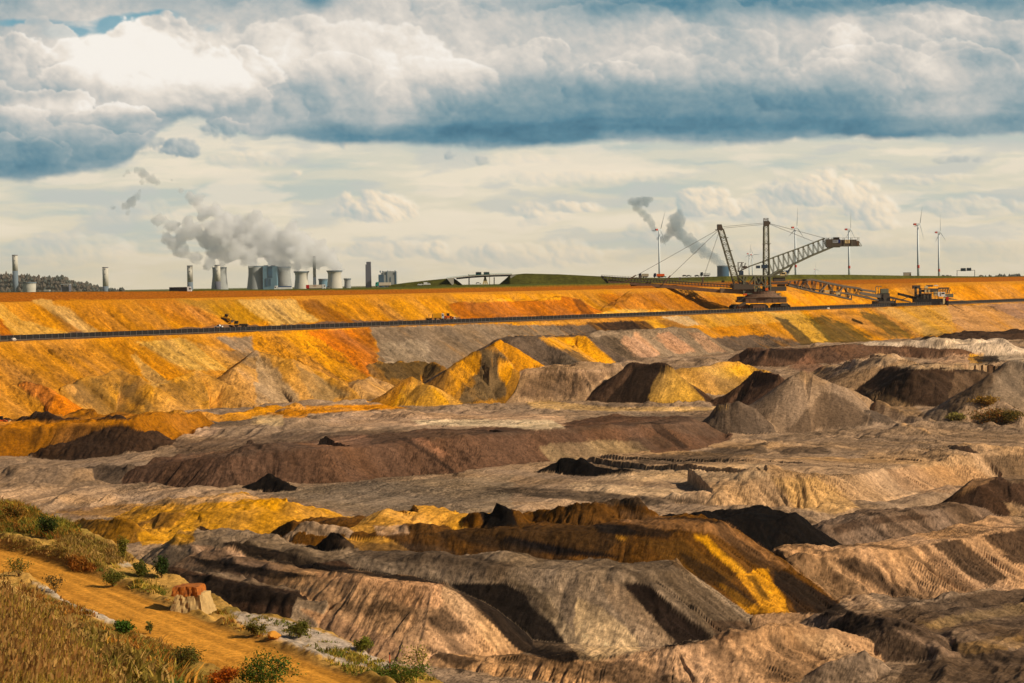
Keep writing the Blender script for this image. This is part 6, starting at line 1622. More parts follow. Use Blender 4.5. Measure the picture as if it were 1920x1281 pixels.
def gantry(name, label, pts, signs, Y, posts):
    q, m_ = ray(pts[0][0], posts[0][2]); b0 = Vector((float(q * Y), Y, float(m_ * Y)))
    g = thing(name, label, "sign gantry", b0)
    def G(px, py, y=0.0):
        q, m = ray(px, py); return Vector((float(q * Y) - b0.x, y, float(m * Y) - b0.z))
    m = MB()
    for a, b in zip(pts, pts[1:]): m.bar(G(*a), G(*b), .4)
    m.build("beam", STEEL, g)
    for px, y0, y1 in posts: m = MB(); m.bar(G(px, y0), G(px, y1), .5); m.build("post", STEEL, g)
    for x0, y0, x1, y1 in signs:
        a = G(x0, y1); b = G(x1, y0); m = MB(); m.box(a.x, b.x, -.5, -.3, a.z, b.z); s = m.build("sign_board", SIGN, g)
        m = MB(); 
        for k in range(6): x = a.x + (b.x - a.x) * (k + .5) / 6; m.box(x - .07, x + .07, -.3, -.1, a.z, b.z + .5)
        m.build("board_stay", STEEL, s)
    return g
gantry("sign_gantry", "sign gantry with two dark boards standing over the motorway bridge", [(878, 516.5), (919, 515)], [(892, 510.3, 902.5, 515.6), (907, 510.3, 917.5, 515.6)], 2020.0, [(879, 514, 534), (918, 514, 534)])
gantry("sign_gantry", "sign gantry with two black boards on posts at the right end of the horizon", [(1794.4, 507.6), (1827.5, 506.8)], [(1801, 503, 1810.6, 508.7), (1812.2, 502.6, 1820.8, 508.2)], 2420.0, [(1794.4, 507, 519), (1827.5, 506.5, 519)])

# ---------------------------------------------------------------- power station nine kilometres away
PY_ = 9000.0
K = PY_ / FPX
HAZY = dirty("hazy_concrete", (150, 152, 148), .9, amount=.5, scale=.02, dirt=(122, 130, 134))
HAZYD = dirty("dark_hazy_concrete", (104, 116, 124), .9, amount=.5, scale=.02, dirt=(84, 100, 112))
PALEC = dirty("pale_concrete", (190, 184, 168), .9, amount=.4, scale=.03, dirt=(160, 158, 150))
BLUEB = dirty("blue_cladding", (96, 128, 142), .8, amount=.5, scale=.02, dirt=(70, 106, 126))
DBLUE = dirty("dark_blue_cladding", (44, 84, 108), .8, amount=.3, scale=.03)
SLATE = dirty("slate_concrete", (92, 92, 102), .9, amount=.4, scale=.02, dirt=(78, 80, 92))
GROUND = -32.0
def far_base(px):
    q, _ = ray(px, 530); return Vector((float(q * PY_), PY_, GROUND))
def ztop(px, py):
    return float(ray(px, py)[1] * PY_) - GROUND
def cooling_tower(label, px, py, top, throat, bottom, mat, Y=0.0, ladder=None, group="cooling towers of the far power station"):
    t = thing("cooling_tower", label, "cooling tower", far_base(px) + Vector((0, Y, 0)), 0, group)
    H = ztop(px, py); m = MB(); prof = []
    vis = ztop(px, yh(px) + 1)
    for k in range(19):
        z = H * k / 18
        u = (z / H)
        r = np.interp(u, [0, vis / H * .98, .45 + .25, .86, 1.0], [bottom * 1.1, bottom, throat * 1.01, throat, top]) / 2 * K
        prof.append((float(r), z))
    m.lathe(prof, 40); s = m.build("shell", mat, t, True)
    m = MB(); m.lathe([(top / 2 * K * 1.02, H - 4), (top / 2 * K * 1.03, H + .5), (top / 2 * K * .96, H + .5)], 40); m.build("rim", HAZYD, s)
    if ladder is not None:
        m = MB()
        for k in range(12):
            z = H * (.52 + .04 * k); r = np.interp(z, [p[1] for p in prof], [p[0] for p in prof]); x = ladder * r
            m.box(x - 1.3, x + 1.3, -math.sqrt(max(r * r - x * x, 0)) - 2, -math.sqrt(max(r * r - x * x, 0)) + 1, z, z + H * .03)
        m.build("ladder", HAZYD, s)
    return t
def chimney(label, px, py, w, split, mat, mat2, spots=True):
    t = thing("chimney", label, "chimney", far_base(px), 0, "tall chimneys of the far power station")
    H = ztop(px, py); zs = ztop(px, split)
    m = MB(); r = w / 2 * K; m.lathe([(r * 1.12, 0), (r * 1.04, zs)], 24); m.build("lower_shaft", mat2, t, True)  # shadow on the lower part is put into a darker concrete
    m = MB(); m.lathe([(r * 1.04, zs), (r, H)], 24); s = m.build("shaft", mat, t, True)
    m = MB(); m.lathe([(r * 1.05, H - 2), (r * 1.05, H + 1), (r * .8, H + 1)], 24); m.build("rim", SLATE, s)
    if spots:
        m = MB()
        for u in (.35, .62, .88): z = zs + (H - zs) * u; m.box(-1.6, 1.6, -r * 1.06, -r * .9, z, z + 3.2)
        m.build("opening", SLATE, s)
    return t
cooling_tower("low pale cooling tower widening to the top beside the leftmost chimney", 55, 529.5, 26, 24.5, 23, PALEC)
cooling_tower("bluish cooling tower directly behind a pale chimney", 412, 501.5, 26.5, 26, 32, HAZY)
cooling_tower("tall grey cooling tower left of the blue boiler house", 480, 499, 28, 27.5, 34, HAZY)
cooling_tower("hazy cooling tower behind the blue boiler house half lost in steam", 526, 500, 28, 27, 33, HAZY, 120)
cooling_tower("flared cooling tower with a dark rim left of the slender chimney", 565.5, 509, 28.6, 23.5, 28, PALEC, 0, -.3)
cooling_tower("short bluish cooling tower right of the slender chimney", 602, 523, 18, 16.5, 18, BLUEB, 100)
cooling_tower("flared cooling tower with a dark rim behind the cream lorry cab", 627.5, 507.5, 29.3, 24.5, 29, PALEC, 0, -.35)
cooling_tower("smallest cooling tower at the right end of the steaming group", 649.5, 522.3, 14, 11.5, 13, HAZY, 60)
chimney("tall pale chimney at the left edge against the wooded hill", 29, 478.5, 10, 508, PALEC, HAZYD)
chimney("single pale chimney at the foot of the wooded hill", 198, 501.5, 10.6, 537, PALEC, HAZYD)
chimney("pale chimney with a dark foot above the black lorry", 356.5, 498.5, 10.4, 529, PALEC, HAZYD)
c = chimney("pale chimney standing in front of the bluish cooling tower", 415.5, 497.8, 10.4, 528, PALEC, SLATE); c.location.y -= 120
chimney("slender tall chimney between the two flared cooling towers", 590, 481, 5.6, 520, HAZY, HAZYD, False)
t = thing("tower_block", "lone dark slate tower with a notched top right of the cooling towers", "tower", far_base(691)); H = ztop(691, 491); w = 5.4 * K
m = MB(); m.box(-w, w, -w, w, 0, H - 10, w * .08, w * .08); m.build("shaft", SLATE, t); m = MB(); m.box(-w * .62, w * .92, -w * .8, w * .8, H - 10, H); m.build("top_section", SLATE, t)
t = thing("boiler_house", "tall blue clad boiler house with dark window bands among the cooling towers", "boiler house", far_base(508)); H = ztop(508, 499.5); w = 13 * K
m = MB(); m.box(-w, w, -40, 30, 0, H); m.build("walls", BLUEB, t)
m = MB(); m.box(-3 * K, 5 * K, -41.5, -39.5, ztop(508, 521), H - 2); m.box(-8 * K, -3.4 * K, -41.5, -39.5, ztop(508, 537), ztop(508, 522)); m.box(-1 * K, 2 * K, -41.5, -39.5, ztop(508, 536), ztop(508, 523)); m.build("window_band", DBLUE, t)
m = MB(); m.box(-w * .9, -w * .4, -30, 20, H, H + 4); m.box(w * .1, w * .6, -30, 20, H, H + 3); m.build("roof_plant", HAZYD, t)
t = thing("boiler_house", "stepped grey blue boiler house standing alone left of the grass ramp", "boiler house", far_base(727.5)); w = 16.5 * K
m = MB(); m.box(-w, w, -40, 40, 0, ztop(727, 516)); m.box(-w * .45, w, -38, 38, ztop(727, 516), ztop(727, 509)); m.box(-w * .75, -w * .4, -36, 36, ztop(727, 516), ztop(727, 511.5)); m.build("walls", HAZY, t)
m = MB(); m.box(-w * 1.01, -w * .4, -41, -39.2, 0, ztop(727, 515)); m.box(w * .85, w * 1.01, -41, -39.2, 0, ztop(727, 510)); m.box(-w * .1, w * .0, -41, -39.2, 0, ztop(727, 509.5)); m.box(w * .3, w * .38, -41, -39.2, 0, ztop(727, 520)); m.build("shaded_bay", DBLUE, t)  # left panel puts the shaded left face into colour; other strips are dark bays
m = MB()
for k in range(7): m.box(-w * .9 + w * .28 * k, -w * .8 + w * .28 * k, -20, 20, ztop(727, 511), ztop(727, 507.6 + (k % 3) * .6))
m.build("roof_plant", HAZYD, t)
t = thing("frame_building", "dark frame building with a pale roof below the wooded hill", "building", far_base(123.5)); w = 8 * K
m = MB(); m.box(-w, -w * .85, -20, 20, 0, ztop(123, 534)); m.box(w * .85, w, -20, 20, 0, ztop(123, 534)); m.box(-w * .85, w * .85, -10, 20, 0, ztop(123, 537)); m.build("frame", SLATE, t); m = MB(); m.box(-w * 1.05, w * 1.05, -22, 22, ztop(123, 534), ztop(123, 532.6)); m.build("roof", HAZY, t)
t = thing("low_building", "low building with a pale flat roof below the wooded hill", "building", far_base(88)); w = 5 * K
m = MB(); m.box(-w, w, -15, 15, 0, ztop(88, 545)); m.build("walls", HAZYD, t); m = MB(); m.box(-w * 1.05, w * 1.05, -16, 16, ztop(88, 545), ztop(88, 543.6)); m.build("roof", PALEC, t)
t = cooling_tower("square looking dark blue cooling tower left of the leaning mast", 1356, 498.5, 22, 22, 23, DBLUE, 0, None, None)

# ---------------------------------------------------------------- steam
def plume(name, label, balls, col, dens, seed, Y=PY_, voxel=5.0, small=12):
    rr = random.Random(seed); bm = bmesh.new(); bmesh.ops.create_icosphere(bm, subdivisions=2, radius=1.0); bm.verts.ensure_lookup_table()
    sv = np.array([v.co[:] for v in bm.verts]); sf = np.array([[v.index for v in f.verts] for f in bm.faces]); bm.free(); CC = []; RR = []
    q0, m0 = ray(balls[0][0], balls[0][1]); b0 = Vector((float(q0 * Y), Y, float(m0 * Y)))
    def ball(c, r):
        CC.append(c[:]); RR.append(r)
    for px, py, r in balls:
        q, m_ = ray(px, py); c = Vector((float(q * Y), Y + rr.uniform(-.5, .5) * r * K, float(m_ * Y))) - b0
        R_ = r * K; ball(c, R_ * .82)
        for k in range(small):
            d = Vector((rr.gauss(0, 1), rr.gauss(0, 1) - .3, rr.gauss(0, 1))).normalized()
            s = rr.uniform(.2, .46); ball(c + d * R_ * rr.uniform(.65, .95), R_ * s)
            if r > 9:
                for j in range(3):
                    e = (d + Vector((rr.gauss(0, 1), rr.gauss(0, 1), rr.gauss(0, 1))) * .5).normalized(); ball(c + d * R_ * .8 + e * R_ * s * .9, R_ * s * rr.uniform(.3, .55))
    me = bpy.data.meshes.new(name); CC = np.array(CC); RR = np.array(RR)
    co = (sv[None] * RR[:, None, None] + CC[:, None]).reshape(-1, 3).astype(np.float32); fc = (sf[None] + (np.arange(len(RR)) * len(sv))[:, None, None]).reshape(-1, 3).astype(np.int32)
    me.vertices.add(len(co)); me.vertices.foreach_set("co", co.ravel()); me.loops.add(fc.size); me.loops.foreach_set("vertex_index", fc.ravel())
    me.polygons.add(len(fc)); me.polygons.foreach_set("loop_start", np.arange(0, fc.size, 3, dtype=np.int32)); me.update(calc_edges=True)
    tmp = bpy.data.objects.new(name, me); C.objects.link(tmp)
    md = tmp.modifiers.new("r", 'REMESH'); md.mode = 'VOXEL'; md.voxel_size = voxel; md.use_smooth_shade = True
    bpy.context.view_layer.update(); dg = bpy.context.evaluated_depsgraph_get()
    me2 = bpy.data.meshes.new_from_object(tmp.evaluated_get(dg)); bpy.data.objects.remove(tmp); bpy.data.meshes.remove(me)
    m = bpy.data.materials.new(name); m.use_nodes = True; nt = m.node_tree; nt.nodes.remove(nt.nodes["Principled BSDF"])
    pv = nt.nodes.new("ShaderNodeVolumePrincipled"); pv.inputs["Color"].default_value = (*col, 1); pv.inputs["Density"].default_value = dens; pv.inputs["Anisotropy"].default_value = .1
    nt.links.new(pv.outputs[0], nt.nodes["Material Output"].inputs["Volume"])
    me2.name = name; me2.materials.clear(); me2.materials.append(m)
    o = bpy.data.objects.new(name, me2); C.objects.link(o); o.location = b0
    return tag(o, label, "steam plume", kind="stuff")
MAIN = [(630, 499, 14), (638, 506, 8), (620, 486, 18), (604, 474, 21), (575, 486, 16), (585, 462, 20), (590, 490, 16), (566, 447, 19), (548, 425, 15), (540, 440, 18), (560, 475, 23), (535, 470, 22), (517, 447, 22), (512, 492, 14), (530, 493, 16), (556, 500, 11), (500, 430, 20), (482, 404, 15), (474, 420, 18), (492, 462, 24), (470, 448, 25), (470, 482, 18), (446, 432, 25), (448, 470, 22), (424, 412, 21), (405, 396, 17), (426, 446, 24), (428, 482, 15), (402, 430, 22), (384, 398, 17), (370, 376, 15), (356, 366, 10), (340, 358, 7), (386, 452, 20), (404, 472, 18), (394, 492, 13), (366, 432, 18), (352, 414, 12), (344, 440, 17), (322, 424, 14), (300, 412, 12), (288, 414, 8), (330, 456, 17), (312, 446, 12), (346, 474, 14), (366, 484, 14), (384, 500, 7), (330, 474, 9), (416, 497, 7), (480, 496, 8)]
plume("steam_plume", "big grey white steam plume drifting left from the cooling towers", MAIN, (.995, .996, .997), .03, 3)
plume("steam_plume", "small torn grey wisps of steam above the left end of the big plume", [(268, 326, 11), (256, 318, 7), (284, 336, 11), (296, 342, 7), (240, 322, 6), (266, 342, 6), (246, 378, 12), (236, 386, 9), (258, 370, 8), (262, 358, 5), (240, 400, 6), (212, 390, 6), (232, 330, 4), (322, 338, 4)], (.66, .73, .77), .022, 5, voxel=4.5)
plume("steam_plume", "dark grey steam plume leaning left from the blue cooling tower", [(1358, 501, 9), (1350, 494, 9), (1341, 486, 10), (1330, 477, 11), (1318, 468, 12), (1304, 460, 13), (1290, 452, 14), (1277, 440, 15), (1268, 424, 16), (1272, 408, 14), (1262, 410, 10), (1258, 436, 11), (1246, 448, 10), (1236, 448, 6), (1300, 470, 8), (1316, 480, 6)], (.50, .60, .66), .030, 7)  # shadow side of the steam given as a dark absorbing volume colour
plume("steam_plume", "small detached grey puff beside the leftmost tall wind turbine", [(1196, 378, 11), (1184, 378, 9), (1210, 377, 11), (1220, 375, 7), (1194, 390, 9), (1204, 400, 9), (1214, 408, 10), (1222, 418, 9), (1226, 430, 7)], (.46, .58, .64), .030, 9)  # puff darkened likewise, its shadow side is in the volume colour

# ---------------------------------------------------------------- wind turbines
TW = dirty("turbine_white", (206, 212, 212), .5, amount=.2, scale=.02, dirt=(180, 186, 188)); TRED = dirty("turbine_red", (188, 70, 56), .5, amount=.2)
def turbine(label, px, hub, Y, R_, ang, alpha, band=None, dark=False):
    q, m_ = ray(px, hub); q = float(q); zb = -9.0; H = float(m_ * Y) - zb
    t = thing("wind_turbine", label, "wind turbine", (q * Y, Y, zb), alpha, "wind turbines on the horizon")
    m = MB(); m.lathe([(2.7, 0), (2.3, H * .4), (1.5, H - 1.5)], 18); tw = m.build("tower", TW, t, True)
    if band: zb2 = float(ray(px, band)[1] * Y) + 9; m = MB(); m.lathe([(2.65, zb2 - 3), (2.62, zb2 + 3)], 18); m.build("red_band", TRED, tw)
    m = MB(); m.prism([(-8.5, H - 1.2), (-8.0, H + 2.0), (3.2, H + 2.2), (3.6, H - 1.6), (-3, H - 1.9)], -1.8, 1.8); n = m.build("nacelle", TW, t)
    m = MB(); m.prism([(-9.0, H - 1.3), (-8.6, H + 2.2), (-3.4, H + 2.3), (-3.4, H - 2.0)], -1.95, 1.95); m.build("red_end", TRED, n)
    hb = MB(); hb.lathe([(1.9, 0), (1.7, 1.6), (.4, 2.6)], 16); h_ = hb.build("hub", TW, t); h_.rotation_euler = (0, math.pi / 2, 0); h_.location = (3.4, 0, H + .4)
    bl = MB(); secs = [(0, 1.0, 1.0), (.08, 1.1, 1.0), (.22, 2.1, .55), (.5, 1.35, .35), (.8, .8, .2), (1.0, .18, .06)]; v = []; f = []
    for s, c_, th in secs:
        for dx, dy in ((-th / 2, -c_ * .4), (th / 2, -c_ * .4), (th / 2, c_ * .6), (-th / 2, c_ * .6)): v.append((dx, dy, s * R_))
    for k in range(len(secs) - 1):
        for i in range(4): j = (i + 1) % 4; f.append((k * 4 + i, k * 4 + j, k * 4 + 4 + j, k * 4 + 4 + i))
    f += [(3, 2, 1, 0), tuple(len(v) - 4 + i for i in range(4))]; bl.add(v, f); b0 = bl.build("blade", TW, t)
    for k in range(3):
        o = b0 if k == 0 else b0.copy()
        if k: C.objects.link(o); o.parent = t
        o.location = (4.6, 0, H + .4); o.rotation_euler = (R(ang + 120 * k), 0, 0)
    return t
turbine("wind turbine standing alone left of the spreader beside the grey puff of steam", 1235.5, 431, 5450, 47, 28, R(25))
turbine("wind turbine right behind the raised boom with one blade pointing down to the right", 1490.8, 427, 5250, 45, 6, R(20), 499)
turbine("wind turbine whose tower passes behind the drive house at the tip of the boom", 1591.3, 430.5, 5300, 44, 4, R(9), 501)
turbine("tallest wind turbine with two blades raised in a narrow V on the right", 1720.8, 421, 4800, 40, 24, R(9), 500)
turbine("rightmost wind turbine with one long blade hanging down", 1759.8, 436, 5700, 45, 0, R(9), 507)
turbine("left one of two small far turbines behind the tower of the spreader", 1404.5, 476, 9300, 44, 10, R(24))
turbine("right one of two small far turbines behind the tower of the spreader", 1410.5, 478, 9300, 44, -30, R(30))
turbine("tiny far wind turbine low on the horizon under the raised boom", 1529, 505, 14500, 46, -12, R(26))

# ---------------------------------------------------------------- wooded hill and far trees
HP = [(-260, 524), (-60, 520), (0, 521), (20, 520), (40, 523), (70, 525), (88, 527), (118, 526), (128, 531), (150, 535), (172, 539), (188, 545), (206, 548.5), (232, 551)]
px = np.arange(-260, 233, 2.0); hy = np.interp(px, [p[0] for p in HP], [p[1] for p in HP]); WY = 10400.0
rows = 12; XX = np.zeros((rows, len(px))); YY = XX.copy(); ZZ = XX.copy()
for i in range(len(px)):
    q, m_ = ray(px[i], hy[i]); zt = float(m_ * WY)
    for k in range(rows):
        u = k / (rows - 1); Yk = WY - 360 + 720 * u; YY[k, i] = Yk; XX[k, i] = float(q) * Yk; ZZ[k, i] = -34 + (zt + 34) * math.sin(math.pi * min(u, 1 - u))
tag(grid_object("hill", XX, YY, ZZ, np.broadcast_to(alb((76, 72, 60)), XX.shape + (3,)), np.ones((rows - 1, len(px) - 1), bool), MAT_FIELD), "wooded hill at the left end of the horizon", "hill", kind="structure")
def tree_mass(name, label, spots, mat, seed):
    rr = random.Random(seed); mb = MB()
    for x, y, z, h in spots:
        w = h * rr.uniform(.22, .42); n = 7; prof = [(.12 * w, 0), (.12 * w, h * .22), (w * .8, h * .34), (w, h * .5), (w * .7, h * .75), (w * .15, h)]
        v = []; f = []
        for r_, zz in prof:
            for i in range(n): a = 2 * math.pi * i / n; k = rr.uniform(.7, 1.25); v.append((x + r_ * k * math.cos(a), y + r_ * k * math.sin(a), z + zz * rr.uniform(.94, 1.06)))
        for k in range(len(prof) - 1):
            for i in range(n): j = (i + 1) % n; f.append((k * n + i, k * n + j, (k + 1) * n + j, (k + 1) * n + i))
        f.append(tuple((len(prof) - 1) * n + i for i in range(n))); mb.add(v, f)
    o = mb.build(name, mat); return tag(o, label, "woods", kind="stuff")
rr = random.Random(4); sa, sb = [], []
for k in range(2600):
    i = rr.randrange(len(px)); kk = rr.randrange(0, 7); h = rr.uniform(9, 20) * (1.5 if rr.random() < .12 else 1); sp_ = (XX[kk, i] + rr.uniform(-3, 3), YY[kk, i] + rr.uniform(-20, 20), ZZ[kk, i] - 1.5, h)
    (sa if rr.random() < .55 else sb).append(sp_)
WA = dirty("autumn_woods", (96, 84, 70), .95, amount=.7, scale=.02, dirt=(72, 74, 68)); WB = dirty("dark_woods", (62, 70, 66), .95, amount=.6, scale=.02, dirt=(88, 82, 66))
tree_mass("woods", "bare brown woods covering the hill on the left horizon", sa, WA, 5)
tree_mass("woods", "dark evergreen woods mixed over the hill on the left horizon", sb, WB, 6)
sp_ = []
for k in range(160):
    x0 = rr.choice([1515, 1530, 1564, 1600, 1640, 1860, 1885, 1905, 1770, 1480, 215, 1120]) + rr.gauss(0, 7); q, m_ = ray(x0, yh(x0) - 3.5); sp_.append((float(q * 6500), 6500 + rr.uniform(-60, 60), -8, rr.uniform(5, 14)))
tree_mass("far_trees", "scattered far bushes and trees along the right horizon", sp_, WB, 8)
# ---------------------------------------------------------------- plants on the near bank
def leaf_material(name, transl=.35):
    m = bpy.data.materials.new(name); m.use_nodes = True; nt = m.node_tree
    b = nt.nodes["Principled BSDF"]; b.inputs["Roughness"].default_value = .75; b.inputs["Specular IOR Level"].default_value = .15
    a = nt.nodes.new("ShaderNodeAttribute"); a.attribute_name = "earth"; t = nt.nodes.new("ShaderNodeBsdfTranslucent"); x = nt.nodes.new("ShaderNodeMixShader"); x.inputs[0].default_value = transl
    nt.links.new(a.outputs["Color"], b.inputs["Base Color"]); nt.links.new(a.outputs["Color"], t.inputs[0])
    nt.links.new(b.outputs[0], x.inputs[1]); nt.links.new(t.outputs[0], x.inputs[2]); nt.links.new(x.outputs[0], nt.nodes["Material Output"].inputs[0])
    return m
LEAF = leaf_material("leaves")
STEM = dirty("stems", (110, 84, 52), .9)

def raw_mesh(name, co, faces4, col, mat, parent=None):
    """quads given as an index array; one colour per vertex"""
    me = bpy.data.meshes.new(name); co = np.asarray(co, np.float32); q = np.asarray(faces4, np.int32)
    me.vertices.add(len(co)); me.vertices.foreach_set("co", co.ravel())
    me.loops.add(q.size); me.loops.foreach_set("vertex_index", q.ravel())
    me.polygons.add(len(q)); me.polygons.foreach_set("loop_start", np.arange(0, q.size, 4, dtype=np.int32))
    me.update(calc_edges=True)
    a = me.color_attributes.new("earth", 'FLOAT_COLOR', 'POINT'); c = np.ones((len(co), 4), np.float32); c[:, :3] = col; a.data.foreach_set("color", c.ravel())
    me.materials.append(mat)
    o = bpy.data.objects.new(name, me); C.objects.link(o)
    if parent is not None: o.parent = parent
    return o

def blades(P, H, W, lean, cols):
    """grass blades: bent strips of two quads. P (n,3) feet, H heights, W widths, lean (n,2), cols (n,3)"""
    n = len(P); a = rng.random(n) * 6.283; dx, dy = np.cos(a) * W / 2, np.sin(a) * W / 2
    co = np.zeros((n, 6, 3)); col = np.zeros((n, 6, 3))
    for k, (u, w) in enumerate(((0, 1), (.55, .8), (1, .08))):
        cx = P[:, 0] + lean[:, 0] * u * u * H; cy = P[:, 1] + lean[:, 1] * u * u * H; cz = P[:, 2] + H * u * (1 - .12 * u)
        co[:, 2 * k] = np.stack([cx - dx * w, cy - dy * w, cz], -1); co[:, 2 * k + 1] = np.stack([cx + dx * w, cy + dy * w, cz], -1)
        col[:, 2 * k] = col[:, 2 * k + 1] = cols
    b = np.arange(n)[:, None] * 6
    f = np.concatenate([b + np.array([0, 1, 3, 2]), b + np.array([2, 3, 5, 4])])
    return co.reshape(-1, 3), f, col.reshape(-1, 3)

def scatter(poly, n, spread=None):
    """points on the bank inside an outline traced on the photo"""
    poly = np.array(poly, float); x0, y0 = poly.min(0); x1, y1 = poly.max(0); out = []
    X = rng.uniform(x0, x1, n * 3); Y = rng.uniform(y0, y1, n * 3)
    ok = inside(X, Y, poly); X, Y = X[ok][:n], Y[ok][:n]
    q, m_ = ray(X, Y)
    for a, b in zip(q, m_):
        c = int(np.clip(np.searchsorted(bq, a), 0, len(bq) - 1)); bl = b * bY < BZ2[:, c]
        if not bl.any(): continue
        i = int(np.argmax(bl)); out.append((BX_[i, c], BY_[i, c] + rng.uniform(-.2, .2), BZ2[i, c]))
    return np.array(out)

def pick(cols, n, var=.25):
    C_ = np.array([alb(c) for c in cols]); k = rng.integers(0, len(cols), n)
    return np.clip(C_[k] * (1 + var * rng.standard_normal((n, 1))), .005, .8)

# --- the tall dry grass in the corner
G = scatter([(-60, 1100), (0, 1122), (60, 1155), (125, 1212), (180, 1272), (205, 1330), (-60, 1330)], 17000)
G = np.concatenate([G + np.stack([rng.normal(0, .18, len(G)), rng.normal(0, .25, len(G)), np.zeros(len(G))], -1) for _ in range(3)])
gn = fbm(G[:, 0] / 2.2, G[:, 1] / 5, 501, 3); gsz = .75 + .45 * gn
Hh = (.16 + .36 * rng.random(len(G)) ** 1.5) * gsz
gc = pick([(176, 142, 52), (196, 156, 58), (150, 128, 44), (212, 166, 66), (130, 112, 40)], len(G), .2)
dg_ = smooth(.0, .5, fbm(G[:, 0] / 3.5, G[:, 1] / 7, 507, 3))[:, None]; gc = gc * (1 - .55 * dg_) + alb((112, 104, 32))[None] * .55 * dg_
rd = smooth(.1, .6, fbm(G[:, 0] / 5, G[:, 1] / 9, 511, 3))[:, None]; gc = (gc * (1 - .45 * rd) + alb((196, 134, 58))[None] * .45 * rd) * 1.3
co, f, col = blades(G, Hh, .012 + .016 * rng.random(len(G)), rng.normal([.12, .02], .22, (len(G), 2)), gc)
ST = G[rng.integers(0, len(G), 2600)]; ST = ST + np.stack([rng.normal(0, .2, len(ST)), rng.normal(0, .3, len(ST)), np.zeros(len(ST))], -1)
co2, f2, col2 = blades(ST, .45 + .45 * rng.random(len(ST)), .010 + .008 * rng.random(len(ST)), rng.normal([.08, 0], .12, (len(ST), 2)), pick([(206, 160, 84), (176, 120, 60), (150, 100, 52), (214, 178, 96)], len(ST), .2))
co3, f3, col3 = blades(ST + np.stack([np.zeros(len(ST)), np.zeros(len(ST)), .40 + .3 * rng.random(len(ST))], -1), .10 + .10 * rng.random(len(ST)), .03 + .03 * rng.random(len(ST)), rng.normal([.2, 0], .3, (len(ST), 2)), pick([(176, 122, 62), (206, 156, 84)], len(ST), .2))
f2 = f2 + len(co); f3 = f3 + len(co) + len(co2); co, f, col = np.concatenate([co, co2, co3]), np.concatenate([f, f2, f3]), np.concatenate([col, col2, col3])
tag(raw_mesh("tall_grass", co, f, col, LEAF), "tall dry olive grass filling the bottom left corner", "grass", kind="stuff")

# --- weeds, tufts and low herbs along the bank
def weeds(name, label, zones, per=9):
    PP, HH, WW, LL, CC = [], [], [], [], []
    for poly, n, h, cols in zones:
        S_ = scatter(poly, n)
        if not len(S_): continue
        k = len(S_); keepn = fbm(S_[:, 0] / 5, S_[:, 1] / 7, 521, 3) + .5 * rng.random(k) > .22; S_ = S_[keepn]; k = len(S_)
        base_h = h * (.22 + .6 * rng.random(k) ** 1.8); base_c = pick(cols, k, .22)
        for j in range(per):
            PP.append(S_ + np.stack([rng.normal(0, .22, k), rng.normal(0, .22, k), np.zeros(k) - .03], -1)); HH.append(base_h * (.5 + .6 * rng.random(k)))
            WW.append(.05 + .09 * rng.random(k)); LL.append(rng.normal(0, .5, (k, 2))); CC.append(np.clip(base_c * (1 + .18 * rng.standard_normal((k, 1))), .004, .8))
    co, f, col = blades(np.concatenate(PP), np.concatenate(HH), np.concatenate(WW), np.concatenate(LL), np.concatenate(CC))
    return tag(raw_mesh(name, co, f, col, LEAF), label, "weeds", kind="stuff")
GRN = [(128, 134, 44), (146, 142, 50), (112, 120, 40)]; OLV = [(170, 144, 58), (148, 128, 48), (186, 152, 64)]; RUS = [(196, 122, 42), (212, 146, 52), (180, 112, 44)]; YGR = [(206, 176, 60), (184, 162, 54), (220, 180, 70)]; DRY = [(212, 168, 92), (196, 150, 78), (180, 136, 68)]
weeds("weeds", "olive and rust coloured weeds growing on the bank beyond the road", [
    ([(-40, 940), (30, 948), (80, 960), (120, 985), (150, 1005), (110, 1015), (40, 1000), (-40, 998)], 1500, 1.7, OLV + RUS + GRN),
    ([(40, 955), (110, 975), (150, 1000), (110, 1010), (50, 985)], 600, 1.6, GRN + YGR), ([(-20, 945), (40, 950), (60, 990), (-20, 995)], 500, 1.7, RUS + YGR),
    ([(100, 1000), (190, 1015), (250, 1055), (190, 1066), (120, 1050)], 1100, 1.2, OLV + DRY), ([(130, 1055), (165, 1050), (180, 1072), (140, 1072)], 350, 1.2, RUS),
    ([(0, 1002), (120, 1030), (130, 1052), (0, 1030)], 350, .6, OLV + DRY), ([(170, 1060), (280, 1070), (310, 1100), (300, 1130), (200, 1090)], 700, .9, YGR + GRN + OLV),
    ([(310, 1125), (400, 1140), (480, 1180), (540, 1200), (480, 1195), (360, 1150)], 500, .8, OLV + YGR + RUS), ([(440, 1150), (560, 1170), (680, 1215), (640, 1225), (520, 1190)], 260, .7, OLV + GRN),
    ([(560, 1210), (700, 1235), (820, 1281), (700, 1281), (600, 1240)], 800, .9, YGR + OLV + GRN)])
weeds("weeds", "brown green weeds covering the verge between the road and the grass corner", [
    ([(30, 1095), (200, 1165), (330, 1222), (430, 1281), (330, 1290), (240, 1235), (130, 1165), (40, 1110)], 2600, .9, OLV + RUS + DRY), ([(240, 1200), (340, 1235), (430, 1290), (320, 1295)], 900, 1.3, OLV + GRN + RUS),
    ([(0, 1080), (70, 1120), (150, 1180), (220, 1250), (200, 1262), (100, 1165), (0, 1100)], 500, .45, DRY + OLV), ([(190, 1220), (300, 1281), (200, 1290)], 350, .8, DRY + OLV)])

